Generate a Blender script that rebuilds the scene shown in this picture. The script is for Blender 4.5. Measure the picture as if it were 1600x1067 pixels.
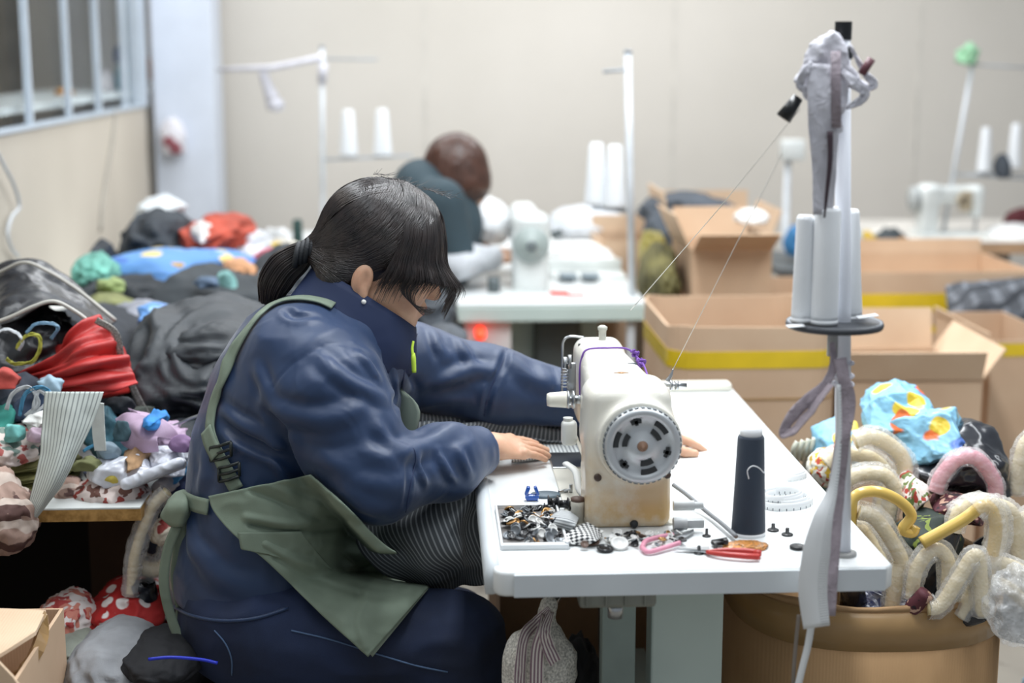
import bpy, bmesh, math, random
import numpy as np
from mathutils import Vector, Matrix, Euler
for _o in list(bpy.data.objects): bpy.data.objects.remove(_o)
SC = bpy.context.scene; COL = SC.collection
# ------------------------------------------------------------ camera, world, lights
CAMZ = 1.53; FPX = 2400.0; YAW = math.radians(3.1); PITCH = math.radians(10.7)
cam_d = bpy.data.cameras.new('camera'); cam = bpy.data.objects.new('camera', cam_d); COL.objects.link(cam)
cam_d.sensor_width = 36.0; cam_d.lens = 36.0*FPX/1600; cam_d.clip_start = 0.05
cam.location = (0, 0, CAMZ); cam.rotation_euler = (math.pi/2 - PITCH, 0, -YAW)
cam_d.dof.use_dof = True; cam_d.dof.focus_distance = 2.68; cam_d.dof.aperture_fstop = 2.0
SC.camera = cam
w = bpy.data.worlds.new('world'); SC.world = w; w.use_nodes = True
w.node_tree.nodes['Background'].inputs[0].default_value = (0.84, 0.92, 1.0, 1)
w.node_tree.nodes['Background'].inputs[1].default_value = 0.34
SC.view_settings.view_transform = 'Standard'; SC.view_settings.look = 'None'
SC.view_settings.exposure = 0.0; SC.view_settings.gamma = 1.0; SC.view_settings.use_curve_mapping = False
def area(name, loc, size, sy, power, col=(1,1,1), aim=None):
    l = bpy.data.lights.new(name, 'AREA'); l.shape = 'RECTANGLE'; l.size = size; l.size_y = sy; l.energy = power; l.color = col
    o = bpy.data.objects.new(name, l); COL.objects.link(o); o.location = loc
    if aim is not None: o.rotation_euler = (Vector(aim)-Vector(loc)).to_track_quat('-Z', 'Y').to_euler()
    return o
area('ceiling_light', (0.5, 3.2, 3.0), 0.35, 2.6, 80, (0.93, 0.97, 1.0))
area('ceiling_light', (-0.9, 3.6, 3.0), 0.35, 3.2, 38, (0.93, 0.97, 1.0))
area('ceiling_light', (0.6, 6.2, 3.0), 3.6, 0.5, 82, (0.96, 0.98, 1.0))
area('ceiling_light', (1.9, 3.2, 3.0), 0.35, 3.2, 46, (0.93, 0.97, 1.0))
area('ceiling_light', (0.2, 0.9, 3.0), 2.4, 0.4, 12, (0.93, 0.97, 1.0))
# ------------------------------------------------------------ projection: pixel (in 1600x1067) + depth y -> world
_R = np.array(cam.rotation_euler.to_matrix())
def ray(px, py):
    d = _R @ np.array([(px-800)/FPX, (533.5-py)/FPX, -1.0]); return d/np.linalg.norm(d)
CO = np.array([0, 0, CAMZ])
def P(px, py, Y):
    d = ray(px, py); return CO + d*(Y/d[1])
def PZ(px, py, z):
    d = ray(px, py); return CO + d*((z-CAMZ)/d[2])
def proj(p):
    q = _R.T @ (np.asarray(p, float)-CO); return (800+FPX*q[0]/-q[2], 533.5-FPX*q[1]/-q[2])
# ------------------------------------------------------------ colours / materials
def lin(c):
    if isinstance(c, str):
        c = tuple(int(c[i:i+2], 16)/255 for i in (1, 3, 5))
    return tuple((x/12.92 if x <= .04045 else ((x+.055)/1.055)**2.4) for x in c)
MATS = {}
class NT:
    def __init__(s, name):
        s.m = bpy.data.materials.new(name); s.m.use_nodes = True; s.t = s.m.node_tree; s.b = s.t.nodes['Principled BSDF']; s.out = s.t.nodes['Material Output']
    def n(s, ty, **kw):
        x = s.t.nodes.new(ty)
        for k, v in kw.items():
            if k.startswith('i_'):
                key = k[2:]; key = int(key) if key.isdigit() else key.replace('_', ' ')
                x.inputs[key].default_value = v
            else: setattr(x, k, v)
        return x
    def l(s, a, b): s.t.links.new(a, b)
    def ramp(s, fac, stops, interp='LINEAR'):
        r = s.n('ShaderNodeValToRGB'); r.color_ramp.interpolation = interp
        els = r.color_ramp.elements
        while len(els) < len(stops): els.new(0.5)
        for e, (p, c) in zip(els, stops): e.position = p; e.color = (*lin(c), 1)
        s.l(fac, r.inputs[0]); return r.outputs[0]
    def mix(s, fac, a, b):
        m = s.n('ShaderNodeMix', data_type='RGBA')
        for sock, v in ((m.inputs['Factor'], fac), (m.inputs['A'], a), (m.inputs['B'], b)):
            if hasattr(v, 'is_linked'): s.l(v, sock)
            elif isinstance(v, (int, float)): sock.default_value = v
            else: sock.default_value = (*lin(v), 1)
        return m.outputs['Result']
    def bump(s, h, strength=.3, dist=.002, prev=None):
        b = s.n('ShaderNodeBump'); b.inputs['Strength'].default_value = strength; b.inputs['Distance'].default_value = dist
        s.l(h, b.inputs['Height'])
        if prev is not None: s.l(prev, b.inputs['Normal'])
        return b.outputs[0]
def M(name, col, rough=.6, metal=0, var=.12, vs=6, bump=0, bs=120, bd=.002, spec=.5, sheen=0, coat=0, folds=0, fs=14, trans=0, alpha=1, emis=None, dirt=None, aniso=0):
    if name in MATS: return MATS[name]
    k = NT(name); b = k.b
    tc = k.n('ShaderNodeTexCoord').outputs['Object']
    nz = k.n('ShaderNodeTexNoise', i_Scale=vs, i_Detail=4.0); k.l(tc, nz.inputs['Vector'])
    dark = tuple(x*(1-var) for x in (tuple(int(col[i:i+2], 16)/255 for i in (1, 3, 5)) if isinstance(col, str) else col))
    lite = tuple(min(1, x*(1+var*.6)) for x in (tuple(int(col[i:i+2], 16)/255 for i in (1, 3, 5)) if isinstance(col, str) else col))
    c = k.ramp(nz.outputs[0], [(.3, dark), (.7, lite)])
    if dirt:
        n2 = k.n('ShaderNodeTexNoise', i_Scale=dirt[1], i_Detail=6.0, i_Roughness=.7); k.l(tc, n2.inputs['Vector'])
        f = k.n('ShaderNodeMapRange'); f.inputs[1].default_value = dirt[2]; f.inputs[2].default_value = dirt[2]+.12; k.l(n2.outputs[0], f.inputs[0])
        c = k.mix(f.outputs[0], c, dirt[0])
    k.l(c, b.inputs['Base Color'])
    b.inputs['Roughness'].default_value = rough; b.inputs['Metallic'].default_value = metal
    b.inputs['Specular IOR Level'].default_value = spec
    if sheen: b.inputs['Sheen Weight'].default_value = sheen; b.inputs['Sheen Roughness'].default_value = .4
    if coat: b.inputs['Coat Weight'].default_value = coat; b.inputs['Coat Roughness'].default_value = .15
    if trans: b.inputs['Transmission Weight'].default_value = trans
    if aniso: b.inputs['Anisotropic'].default_value = aniso
    b.inputs['Alpha'].default_value = alpha
    if emis: b.inputs['Emission Color'].default_value = (*lin(emis[0]), 1); b.inputs['Emission Strength'].default_value = emis[1]
    nrm = None
    if folds:
        wv = k.n('ShaderNodeTexNoise', i_Scale=fs, i_Detail=3.0, i_Distortion=1.6, noise_type='RIDGED_MULTIFRACTAL'); k.l(tc, wv.inputs['Vector'])
        nrm = k.bump(wv.outputs[0], folds, .012)
    if bump:
        n3 = k.n('ShaderNodeTexNoise', i_Scale=bs, i_Detail=3.0); k.l(tc, n3.inputs['Vector'])
        nrm = k.bump(n3.outputs[0], bump, bd, nrm)
    if nrm is not None: k.l(nrm, b.inputs['Normal'])
    MATS[name] = k.m; return k.m
def fin(k, c=None, rough=.7, nrm=None, **kw):
    if c is not None: k.l(c, k.b.inputs['Base Color'])
    k.b.inputs['Roughness'].default_value = rough
    for a, v in kw.items(): k.b.inputs[a.replace('_', ' ')].default_value = v
    if nrm is not None: k.l(nrm, k.b.inputs['Normal'])
    MATS[k.m.name] = k.m; return k.m
def m_stripes(name, a, b, n, width=.3, axis=0, rough=.8, folds=0):
    """stripes running with the cloth's own UV"""
    k = NT(name); uv = k.n('ShaderNodeTexCoord').outputs['UV']
    sp = k.n('ShaderNodeSeparateXYZ'); k.l(uv, sp.inputs[0])
    mu = k.n('ShaderNodeMath', operation='MULTIPLY'); k.l(sp.outputs[axis], mu.inputs[0]); mu.inputs[1].default_value = n
    fr = k.n('ShaderNodeMath', operation='FRACT'); k.l(mu.outputs[0], fr.inputs[0])
    c = k.ramp(fr.outputs[0], [(0, a), (width, a), (width+.08, b), (.92, b), (1, a)])
    nrm = None
    tc = k.n('ShaderNodeTexCoord').outputs['Object']
    nz = k.n('ShaderNodeTexNoise', i_Scale=900.0); k.l(tc, nz.inputs['Vector']); nrm = k.bump(nz.outputs[0], .25, .001)
    return fin(k, c, rough, nrm)
def m_check(name, a, b, n, m_, rough=.8):
    k = NT(name); uv = k.n('ShaderNodeTexCoord').outputs['UV']
    mp = k.n('ShaderNodeMapping'); mp.inputs['Scale'].default_value = (n, m_, 1); k.l(uv, mp.inputs[0])
    ch = k.n('ShaderNodeTexChecker', i_Scale=1.0); k.l(mp.outputs[0], ch.inputs['Vector'])
    ch.inputs['Color1'].default_value = (*lin(a), 1); ch.inputs['Color2'].default_value = (*lin(b), 1)
    return fin(k, ch.outputs[0], rough)
def m_plaid(name, base, line, dark, n, rough=.8):
    k = NT(name); tc = k.n('ShaderNodeTexCoord').outputs['Object']
    mp = k.n('ShaderNodeMapping'); mp.inputs['Rotation'].default_value = (.5, .3, .6); k.l(tc, mp.inputs[0])
    nz = k.n('ShaderNodeTexNoise', i_Scale=7.0); k.l(mp.outputs[0], nz.inputs['Vector'])
    mx = k.n('ShaderNodeMix', data_type='VECTOR'); mx.inputs['Factor'].default_value = .12; k.l(mp.outputs[0], mx.inputs[4]); k.l(nz.outputs[1], mx.inputs[5])
    outs = []
    for ax in ('X', 'Z'):
        wv = k.n('ShaderNodeTexWave', bands_direction=ax, i_Scale=float(n)); k.l(mx.outputs[1], wv.inputs['Vector']); outs.append(wv.outputs[1])
    c = k.mix(k.ramp(outs[0], [(.72, (0,0,0)), (.8, (1,1,1))]), base, line)
    c = k.mix(k.ramp(outs[1], [(.72, (0,0,0)), (.8, (1,1,1))]), c, dark)
    return fin(k, c, rough)
def m_print(name, base, cols, scale, thr=.42, rough=.7, soft=.03, feature='F1'):
    """printed cloth: blobs of several colours on a base"""
    k = NT(name); tc = k.n('ShaderNodeTexCoord').outputs['Object']; c = None
    for i, col in enumerate(cols):
        mp = k.n('ShaderNodeMapping'); mp.inputs['Location'].default_value = (i*.37, i*.71, i*.13); k.l(tc, mp.inputs[0])
        nz = k.n('ShaderNodeTexNoise', i_Scale=scale*.8); k.l(mp.outputs[0], nz.inputs['Vector'])
        mx = k.n('ShaderNodeMix', data_type='VECTOR'); mx.inputs['Factor'].default_value = .08; k.l(mp.outputs[0], mx.inputs[4]); k.l(nz.outputs[1], mx.inputs[5])
        v = k.n('ShaderNodeTexVoronoi', i_Scale=float(scale)); k.l(mx.outputs[1], v.inputs['Vector'])
        f = k.ramp(v.outputs['Distance'], [(max(0, thr-soft), (1,1,1)), (thr, (0,0,0))])
        c = k.mix(f, base if c is None else c, col)
    return fin(k, c, rough)
# ------------------------------------------------------------ objects
ORG = {}
def setp(o, label=None, cat=None, group=None, kind=None):
    if label: o['label'] = label
    if cat: o['category'] = cat
    if group: o['group'] = group
    if kind: o['kind'] = kind
    return o
def thing(name, loc, label, cat, group=None):
    o = bpy.data.objects.new(name, None); COL.objects.link(o); o.location = tuple(loc); o.empty_display_size = .05
    ORG[o.name] = np.array(loc, float); return setp(o, label, cat, group)
def mk(name, geo, mat, parent=None, label=None, cat=None, group=None, kind=None, smooth=True, origin=None, solid=0, sub=0, bevel=0, autos=None):
    """geo = (verts Nx3 world, faces list, uv or None). ONE mesh object; child geometry is stored relative to its thing"""
    V, F = np.asarray(geo[0], float), geo[1]; UV = geo[2] if len(geo) > 2 else None
    if parent is not None: org = ORG[parent.name]
    else: org = np.array(origin, float) if origin is not None else np.array([(V[:,0].min()+V[:,0].max())/2, (V[:,1].min()+V[:,1].max())/2, V[:,2].min()])
    me = bpy.data.meshes.new(name); L = V-org
    if isinstance(F, np.ndarray):
        me.vertices.add(len(L)); me.vertices.foreach_set('co', L.astype(np.float32).ravel())
        k = F.shape[1]; me.loops.add(F.size); me.loops.foreach_set('vertex_index', F.astype(np.int32).ravel())
        me.polygons.add(len(F)); me.polygons.foreach_set('loop_start', np.arange(0, F.size, k, dtype=np.int32))
        me.update(calc_edges=True); me.validate()
    else: me.from_pydata(L.tolist(), [], [list(map(int, f)) for f in F]); me.update()
    if UV is not None:
        ul = me.uv_layers.new(name='UVMap'); li = np.empty(len(me.loops), np.int32); me.loops.foreach_get('vertex_index', li)
        ul.data.foreach_set('uv', np.asarray(UV, np.float32)[li].ravel())
    if smooth: me.polygons.foreach_set('use_smooth', [True]*len(me.polygons))
    o = bpy.data.objects.new(name, me); COL.objects.link(o); me.materials.append(mat)
    if autos:
        me.set_sharp_from_angle(angle=math.radians(autos))
    if parent is not None: o.parent = parent; ORG[o.name] = org
    else: o.location = tuple(org); ORG[o.name] = org
    if bevel: b = o.modifiers.new('bevel', 'BEVEL'); b.width = bevel; b.segments = 3; b.limit_method = 'ANGLE'
    if solid: s = o.modifiers.new('solid', 'SOLIDIFY'); s.thickness = solid; s.offset = 0
    if sub: s = o.modifiers.new('sub', 'SUBSURF'); s.levels = sub; s.render_levels = sub
    return setp(o, label, cat, group, kind)
def copy_tree(o, parent=None, loc=None, rot=None, scale=None, **tags):
    c = o.copy(); COL.objects.link(c)
    if parent is not None: c.parent = parent
    if loc is not None: c.location = tuple(loc)
    if rot is not None: c.rotation_euler = rot
    if scale is not None: c.scale = (scale,)*3 if isinstance(scale, (int, float)) else scale
    for ch in list(o.children): copy_tree(ch, c)
    setp(c, **tags); return c
# ------------------------------------------------------------ geometry makers: each returns (V, F[, UV])
def merge(*gs):
    V = []; F = []; U = []; n = 0; uv = all(len(g) > 2 and g[2] is not None for g in gs)
    for g in gs:
        V.append(np.asarray(g[0], float)); F += [[int(i)+n for i in f] for f in g[1]]
        if uv: U.append(np.asarray(g[2]))
        n += len(g[0])
    return (np.vstack(V), F, np.vstack(U) if uv else None)
def xf(g, rot=(0,0,0), loc=(0,0,0), sc=(1,1,1), piv=(0,0,0)):
    R = np.array(Euler(rot).to_matrix()); V = (np.asarray(g[0])-np.array(piv))*np.array(sc)
    return (V @ R.T + np.array(piv) + np.array(loc), g[1]) + tuple(g[2:])
def box(c, s, r=0, seg=2, rot=None):
    bm = bmesh.new(); bmesh.ops.create_cube(bm, size=1)
    for v in bm.verts: v.co = Vector((v.co.x*s[0], v.co.y*s[1], v.co.z*s[2]))
    if r: bmesh.ops.bevel(bm, geom=bm.edges[:], offset=min(r, min(s)*.49), segments=seg, affect='EDGES', profile=.5)
    V = np.array([v.co[:] for v in bm.verts]); bm.verts.index_update(); F = [[v.index for v in f.verts] for f in bm.faces]; bm.free()
    if rot is not None: V = V @ np.array(Euler(rot).to_matrix()).T
    return (V+np.array(c), F)
def b2(lo, hi, r=0, seg=2): lo = np.array(lo, float); hi = np.array(hi, float); return box((lo+hi)/2, hi-lo, r, seg)
def prism(poly, z0, z1, r=0, seg=3):
    bm = bmesh.new(); vs = [bm.verts.new((x, y, z0)) for x, y in poly]; f = bm.faces.new(vs)
    ex = bmesh.ops.extrude_face_region(bm, geom=[f]); bmesh.ops.translate(bm, vec=(0, 0, z1-z0), verts=[v for v in ex['geom'] if isinstance(v, bmesh.types.BMVert)])
    bmesh.ops.recalc_face_normals(bm, faces=bm.faces[:])
    if r: bmesh.ops.bevel(bm, geom=[e for e in bm.edges if abs(e.verts[0].co.z-e.verts[1].co.z) < 1e-6], offset=r, segments=seg, affect='EDGES', profile=.5)
    bm.verts.index_update(); V = np.array([v.co[:] for v in bm.verts]); F = [[v.index for v in f.verts] for f in bm.faces]; bm.free(); return (V, F)
def rrect(x0, y0, x1, y1, r, n=5):
    out = []
    for cx, cy, a in ((x1-r, y1-r, 0), (x0+r, y1-r, 90), (x0+r, y0+r, 180), (x1-r, y0+r, 270)):
        for i in range(n+1): t = math.radians(a+90*i/n); out.append((cx+r*math.cos(t), cy+r*math.sin(t)))
    return out
def smooth_path(pts, n=8):
    p = np.asarray(pts, float)
    if len(p) < 3:
        t = np.linspace(0, 1, n+1)[:, None]; return p[0]*(1-t)+p[-1]*t
    q = np.vstack([2*p[0]-p[1], p, 2*p[-1]-p[-2]]); out = []
    for i in range(1, len(q)-2):
        for k in range(n):
            t = k/n; out.append(.5*((2*q[i])+(-q[i-1]+q[i+1])*t+(2*q[i-1]-5*q[i]+4*q[i+1]-q[i+2])*t*t+(-q[i-1]+3*q[i]-3*q[i+1]+q[i+2])*t**3))
    out.append(p[-1]); return np.array(out)
def frames(path, up=(0, 0, 1)):
    T = np.gradient(path, axis=0); T /= np.linalg.norm(T, axis=1)[:, None]+1e-12
    N = []; n = np.array(up, float)
    if abs(np.dot(n, T[0])) > .95: n = np.array([1., .1, 0])
    for t in T:
        n = n-np.dot(n, t)*t; n /= np.linalg.norm(n)+1e-12; N.append(n.copy())
    N = np.array(N); return T, N, np.cross(T, N)
def tube(path, r, seg=10, caps=True, flat=1.0, up=(0, 0, 1), uv=False):
    path = np.asarray(path, float); n = len(path); r = np.broadcast_to(np.asarray(r, float), (n,)) if np.ndim(r) < 1 or len(np.atleast_1d(r)) == n else np.interp(np.linspace(0, 1, n), np.linspace(0, 1, len(r)), r)
    T, N, B = frames(path, up); a = np.linspace(0, 2*np.pi, seg, endpoint=False)
    V = (path[:, None]+r[:, None, None]*(np.cos(a)[None, :, None]*B[:, None]+flat*np.sin(a)[None, :, None]*N[:, None])).reshape(-1, 3)
    F = [[i*seg+j, i*seg+(j+1) % seg, (i+1)*seg+(j+1) % seg, (i+1)*seg+j] for i in range(n-1) for j in range(seg)]
    if caps: F += [list(range(seg))[::-1], list(range((n-1)*seg, n*seg))]
    U = np.array([(j/seg, i/(n-1)) for i in range(n) for j in range(seg)]) if uv else None
    return (V, F, U)
def cyl(a, b, r, r2=None, seg=20): return tube([a, b], np.array([r, r if r2 is None else r2]), seg)
def ribbon(path, width, up=(0, 0, 1), thick=.0015, twist=0, crumple=0, seed=0, nw=4):
    """flat band: width lies across the path, in the plane normal to 'up'"""
    path = np.asarray(path, float); n = len(path); T, N, B = frames(path, up); rs = np.random.RandomState(seed)
    wd = np.broadcast_to(width, (n,)) if np.ndim(width) == 0 else np.interp(np.linspace(0, 1, n), np.linspace(0, 1, len(width)), width)
    V = []; U = []
    for i in range(n):
        a = twist*i/(n-1); b = B[i]*math.cos(a)+N[i]*math.sin(a); nn = N[i]*math.cos(a)-B[i]*math.sin(a)
        for j in range(nw+1):
            s = j/nw-.5; V.append(path[i]+b*s*wd[i]+nn*crumple*(math.sin(i*.9+j*1.7+seed)+.6*rs.randn())*.5); U.append((j/nw, i/(n-1)))
    F = [[i*(nw+1)+j, i*(nw+1)+j+1, (i+1)*(nw+1)+j+1, (i+1)*(nw+1)+j] for i in range(n-1) for j in range(nw)]
    return thicken((np.array(V), F, np.array(U)), thick)
def thicken(g, t):
    V, F = g[0], g[1]; N = vnormals(V, F); n = len(V); cnt = {}
    for f in F:
        for a, b in zip(f, f[1:]+f[:1]): cnt[(a, b)] = 1
    F2 = [list(f) for f in F]+[[i+n for i in f][::-1] for f in F]
    for (a, b) in cnt:
        if (b, a) not in cnt: F2.append([b, a, a+n, b+n])
    return (np.vstack([V+N*t/2, V-N*t/2]), F2, np.vstack([g[2], g[2]]) if len(g) > 2 and g[2] is not None else None)
def vnormals(V, F):
    V = np.asarray(V); N = np.zeros_like(V)
    for f in F:
        n = np.cross(V[f[1]]-V[f[0]], V[f[2]]-V[f[0]]) if len(f) == 3 else np.cross(V[f[2]]-V[f[0]], V[f[3]]-V[f[1]])
        for i in f: N[i] += n
    return N/(np.linalg.norm(N, axis=1)[:, None]+1e-12)
def lathe(prof, c, seg=28, axis='Z'):
    V = []; F = []; n = len(prof)
    for r, z in prof:
        for j in range(seg):
            a = 2*math.pi*j/seg; V.append((r*math.cos(a), r*math.sin(a), z))
    F = [[i*seg+j, i*seg+(j+1) % seg, (i+1)*seg+(j+1) % seg, (i+1)*seg+j] for i in range(n-1) for j in range(seg)]
    F += [list(range(seg))[::-1], list(range((n-1)*seg, n*seg))]
    V = np.array(V)
    if axis == 'Y': V = np.stack([V[:, 0], V[:, 2], V[:, 1]], 1); F = [f[::-1] for f in F]
    if axis == 'X': V = np.stack([V[:, 2], V[:, 1], V[:, 0]], 1); F = [f[::-1] for f in F]
    return (V+np.array(c), F)
def grid(fn, nu, nv):
    """fn(u,v)->xyz ; a (nu+1)x(nv+1) sheet with UV"""
    V = []; U = []
    for i in range(nu+1):
        for j in range(nv+1): V.append(fn(i/nu, j/nv)); U.append((i/nu, j/nv))
    F = [[i*(nv+1)+j, (i+1)*(nv+1)+j, (i+1)*(nv+1)+j+1, i*(nv+1)+j+1] for i in range(nu) for j in range(nv)]
    return (np.array(V), F, np.array(U))
def loft(curves, nu=60, nv=40, wave=0, wf=9, seed=0, fold=None):
    """sheet through a list of 3D curves (each a list of points); rows are smoothed, then rows interpolated"""
    rows = []
    for c in curves:
        s = smooth_path(c, 12); L = np.r_[0, np.cumsum(np.linalg.norm(np.diff(s, axis=0), axis=1))]; L /= L[-1]
        t = np.linspace(0, 1, nv+1); rows.append(np.stack([np.interp(t, L, s[:, k]) for k in range(3)], 1))
    rows = np.array(rows); m = len(rows); S = np.zeros((nu+1, nv+1, 3))
    for j in range(nv+1):
        s = smooth_path(rows[:, j], 16); t = np.linspace(0, len(s)-1, nu+1); S[:, j] = np.stack([np.interp(t, np.arange(len(s)), s[:, k]) for k in range(3)], 1)
    V = S.reshape(-1, 3); F = [[i*(nv+1)+j, (i+1)*(nv+1)+j, (i+1)*(nv+1)+j+1, i*(nv+1)+j+1] for i in range(nu) for j in range(nv)]
    U = np.array([(j/nv, i/nu) for i in range(nu+1) for j in range(nv+1)])
    if wave or fold:
        N = vnormals(V, F); d = wave*(fbm(V*wf+seed*3.1, seed)) if wave else 0
        if fold: d = d+np.array([fold(u, v) for u, v in U])
        V = V+N*np.asarray(d)[:, None]
    return (V, F, U)
# ------------------------------------------------------------ noise
def _h(i, j, k, s):
    x = (i*374761393+j*668265263+k*2147483647+s*974711) & 0xffffffff; x = ((x ^ (x >> 13))*1274126177) & 0xffffffff
    return ((x ^ (x >> 16)) & 0xffff)/32767.5-1
def vnoise(p, s=0):
    p = np.asarray(p, float); i = np.floor(p).astype(np.int64); f = p-i; f = f*f*(3-2*f); x, y, z = i[:, 0], i[:, 1], i[:, 2]; u, v, w_ = f[:, 0], f[:, 1], f[:, 2]
    def L(a, b, t): return a+(b-a)*t
    return L(L(L(_h(x,y,z,s),_h(x+1,y,z,s),u),L(_h(x,y+1,z,s),_h(x+1,y+1,z,s),u),v),L(L(_h(x,y,z+1,s),_h(x+1,y,z+1,s),u),L(_h(x,y+1,z+1,s),_h(x+1,y+1,z+1,s),u),v),w_)
def fbm(p, s=0, o=3):
    r = 0; a = 1
    for k in range(o): r = r+a*vnoise(p*2**k+k*17.3, s+k); a *= .5
    return r
def ridge(p, s=0, o=3):
    r = 0; a = 1
    for k in range(o): r = r+a*(1-2*np.abs(vnoise(p*2**k+k*11.7, s+k))); a *= .5
    return r
def blob(c, rad, seed=0, amp=.25, freq=2.2, rot=0, sub=5, flat=.35, stretch=(1, 1, 1)):
    """crumpled cloth: a lump whose surface is warped into ridged folds; flat underside"""
    bm = bmesh.new(); bmesh.ops.create_icosphere(bm, subdivisions=sub, radius=1); bm.verts.index_update()
    D = np.array([v.co[:] for v in bm.verts]); F = [[v.index for v in f.verts] for f in bm.faces]; bm.free()
    q = D*freq*np.array(stretch); wp = np.stack([vnoise(q*.8+9.1*i, seed+40+i) for i in range(3)], 1)
    r = 1+amp*(ridge(q+wp*1.3, seed, 3)*.55+fbm(q*.7, seed+9, 2)*.6)
    V = D*r[:, None]; V[:, 2] = np.where(V[:, 2] < -flat, -flat+(V[:, 2]+flat)*.15, V[:, 2])
    V = V*np.array(rad); R = np.array(Euler((0, 0, rot)).to_matrix()) if np.ndim(rot) == 0 else np.array(Euler(rot).to_matrix())
    return (V @ R.T+np.array(c), F)
def facet(c, rad, seed=0, amp=.3, rot=0, flat=.6, n0=2, levels=3, decay=.5, soft=2, stretch=(1, 1, 1)):
    """stiff cloth or film: a lump broken into creased flat facets"""
    rs = np.random.RandomState(seed); bm = bmesh.new(); bmesh.ops.create_icosphere(bm, subdivisions=n0, radius=1); a = amp
    for k in range(levels+1):
        for v in bm.verts:
            if k == 0 or not v.tag: v.co *= 1+a*rs.uniform(-1, 1); v.co += Vector(rs.uniform(-1, 1, 3))*a*.35
            v.tag = True
        a *= decay+.1*(k > 0)
        if k < levels:
            bmesh.ops.subdivide_edges(bm, edges=bm.edges[:], cuts=1, use_grid_fill=True)
    for _ in range(soft): bmesh.ops.smooth_vert(bm, verts=bm.verts[:], factor=.45, use_axis_x=True, use_axis_y=True, use_axis_z=True)
    bm.verts.index_update(); V = np.array([v.co[:] for v in bm.verts]); F = [[v.index for v in f.verts] for f in bm.faces]; bm.free()
    if len(V) < 60000: V = V*(1+amp*.11*(1-2*np.abs(vnoise(V*3.5+seed, seed)))+amp*.03*(1-2*np.abs(vnoise(V*9+seed, seed+1))))[:, None]
    V[:, 2] = np.where(V[:, 2] < -flat, -flat+(V[:, 2]+flat)*.15, V[:, 2])
    V = V*np.array(rad); R = np.array(Euler((0, 0, rot)).to_matrix()) if np.ndim(rot) == 0 else np.array(Euler(rot).to_matrix())
    return (V @ R.T+np.array(c), F)
# ------------------------------------------------------------ signed-distance modelling
def smin(a, b, k): h = np.maximum(k-np.abs(a-b), 0)/k; return np.minimum(a, b)-h*h*k*.25
def smax(a, b, k): return -smin(-a, -b, k)
def cap(p, a, b, r1, r2=None):
    a = np.array(a, float); b = np.array(b, float); ab = b-a; r2 = r1 if r2 is None else r2
    h = np.clip((p-a) @ ab/(ab @ ab), 0, 1); return np.linalg.norm(p-a-h[:, None]*ab, axis=1)-(r1+(r2-r1)*h)
def ell(p, c, r, R=None):
    q = p-np.array(c); q = q if R is None else q @ R; r = np.array(r, float)
    k0 = np.linalg.norm(q/r, axis=1); k1 = np.linalg.norm(q/(r*r), axis=1)+1e-9; return k0*(k0-1)/k1
def sbox(p, c, s, r, R=None):
    q = p-np.array(c); q = q if R is None else q @ R
    q = np.abs(q)-(np.array(s)/2-r); return np.linalg.norm(np.maximum(q, 0), axis=1)+np.minimum(q.max(1), 0)-r
def sdf_mesh(f, lo, hi, h, s=4):
    lo = np.array(lo, float); hi = np.array(hi, float); nc = np.ceil((hi-lo)/(h*s)).astype(int)+1; n = nc*s
    ax = [lo[i]+h*s*(np.arange(nc[i])+.5)-h*.5 for i in range(3)]
    C = np.stack(np.meshgrid(*ax, indexing='ij'), -1).reshape(-1, 3)
    def ev(Q): return np.concatenate([f(Q[i:i+200000]) for i in range(0, len(Q), 200000)]) if len(Q) else np.zeros(0)
    G = ev(C).reshape(nc); G = np.repeat(np.repeat(np.repeat(G, s, 0), s, 1), s, 2).astype(np.float32)
    idx = np.argwhere(np.abs(G) < h*s*1.7); G[tuple(idx.T)] = ev(lo+idx*h)
    S = G < 0
    c8 = [S[a:n[0]-1+a, b:n[1]-1+b, c:n[2]-1+c] for a in (0, 1) for b in (0, 1) for c in (0, 1)]
    allc = np.ones_like(c8[0]); anyc = np.zeros_like(c8[0])
    for c in c8: allc &= c; anyc |= c
    act = anyc & ~allc; ids = np.argwhere(act); vid = -np.ones(act.shape, np.int64); vid[act] = np.arange(len(ids))
    pos = np.zeros((len(ids), 3)); cnt = np.zeros(len(ids))
    cr = {(a, b, c): G[ids[:, 0]+a, ids[:, 1]+b, ids[:, 2]+c] for a in (0, 1) for b in (0, 1) for c in (0, 1)}
    for a in cr:
        for k in range(3):
            if a[k] == 0:
                b = list(a); b[k] = 1; b = tuple(b); va, vb = cr[a], cr[b]; m = (va < 0) != (vb < 0)
                t = np.where(m, va/(va-vb+1e-20), 0); q = np.tile(np.array(a, float), (len(ids), 1)); q[:, k] = t; pos[m] += q[m]; cnt[m] += 1
    V = lo+(ids+pos/np.maximum(cnt, 1)[:, None])*h; F = []
    for k in range(3):
        sl0 = [slice(1, -1)]*3; sl0[k] = slice(0, -1); sl1 = [slice(1, -1)]*3; sl1[k] = slice(1, None)
        A = S[tuple(sl0)]; B = S[tuple(sl1)]; e = np.argwhere(A != B); fl = A[tuple(e.T)]
        for d in range(3):
            if d != k: e[:, d] += 1
        u, v = (k+1) % 3, (k+2) % 3
        def g(du, dv): q = e.copy(); q[:, u] -= du; q[:, v] -= dv; return vid[tuple(q.T)]
        Q = np.stack([g(1, 1), g(0, 1), g(0, 0), g(1, 0)], 1); Q[~fl] = Q[~fl][:, ::-1]; F.append(Q)
    F = np.vstack(F); return (V, F[(F >= 0).all(1)])
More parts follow.
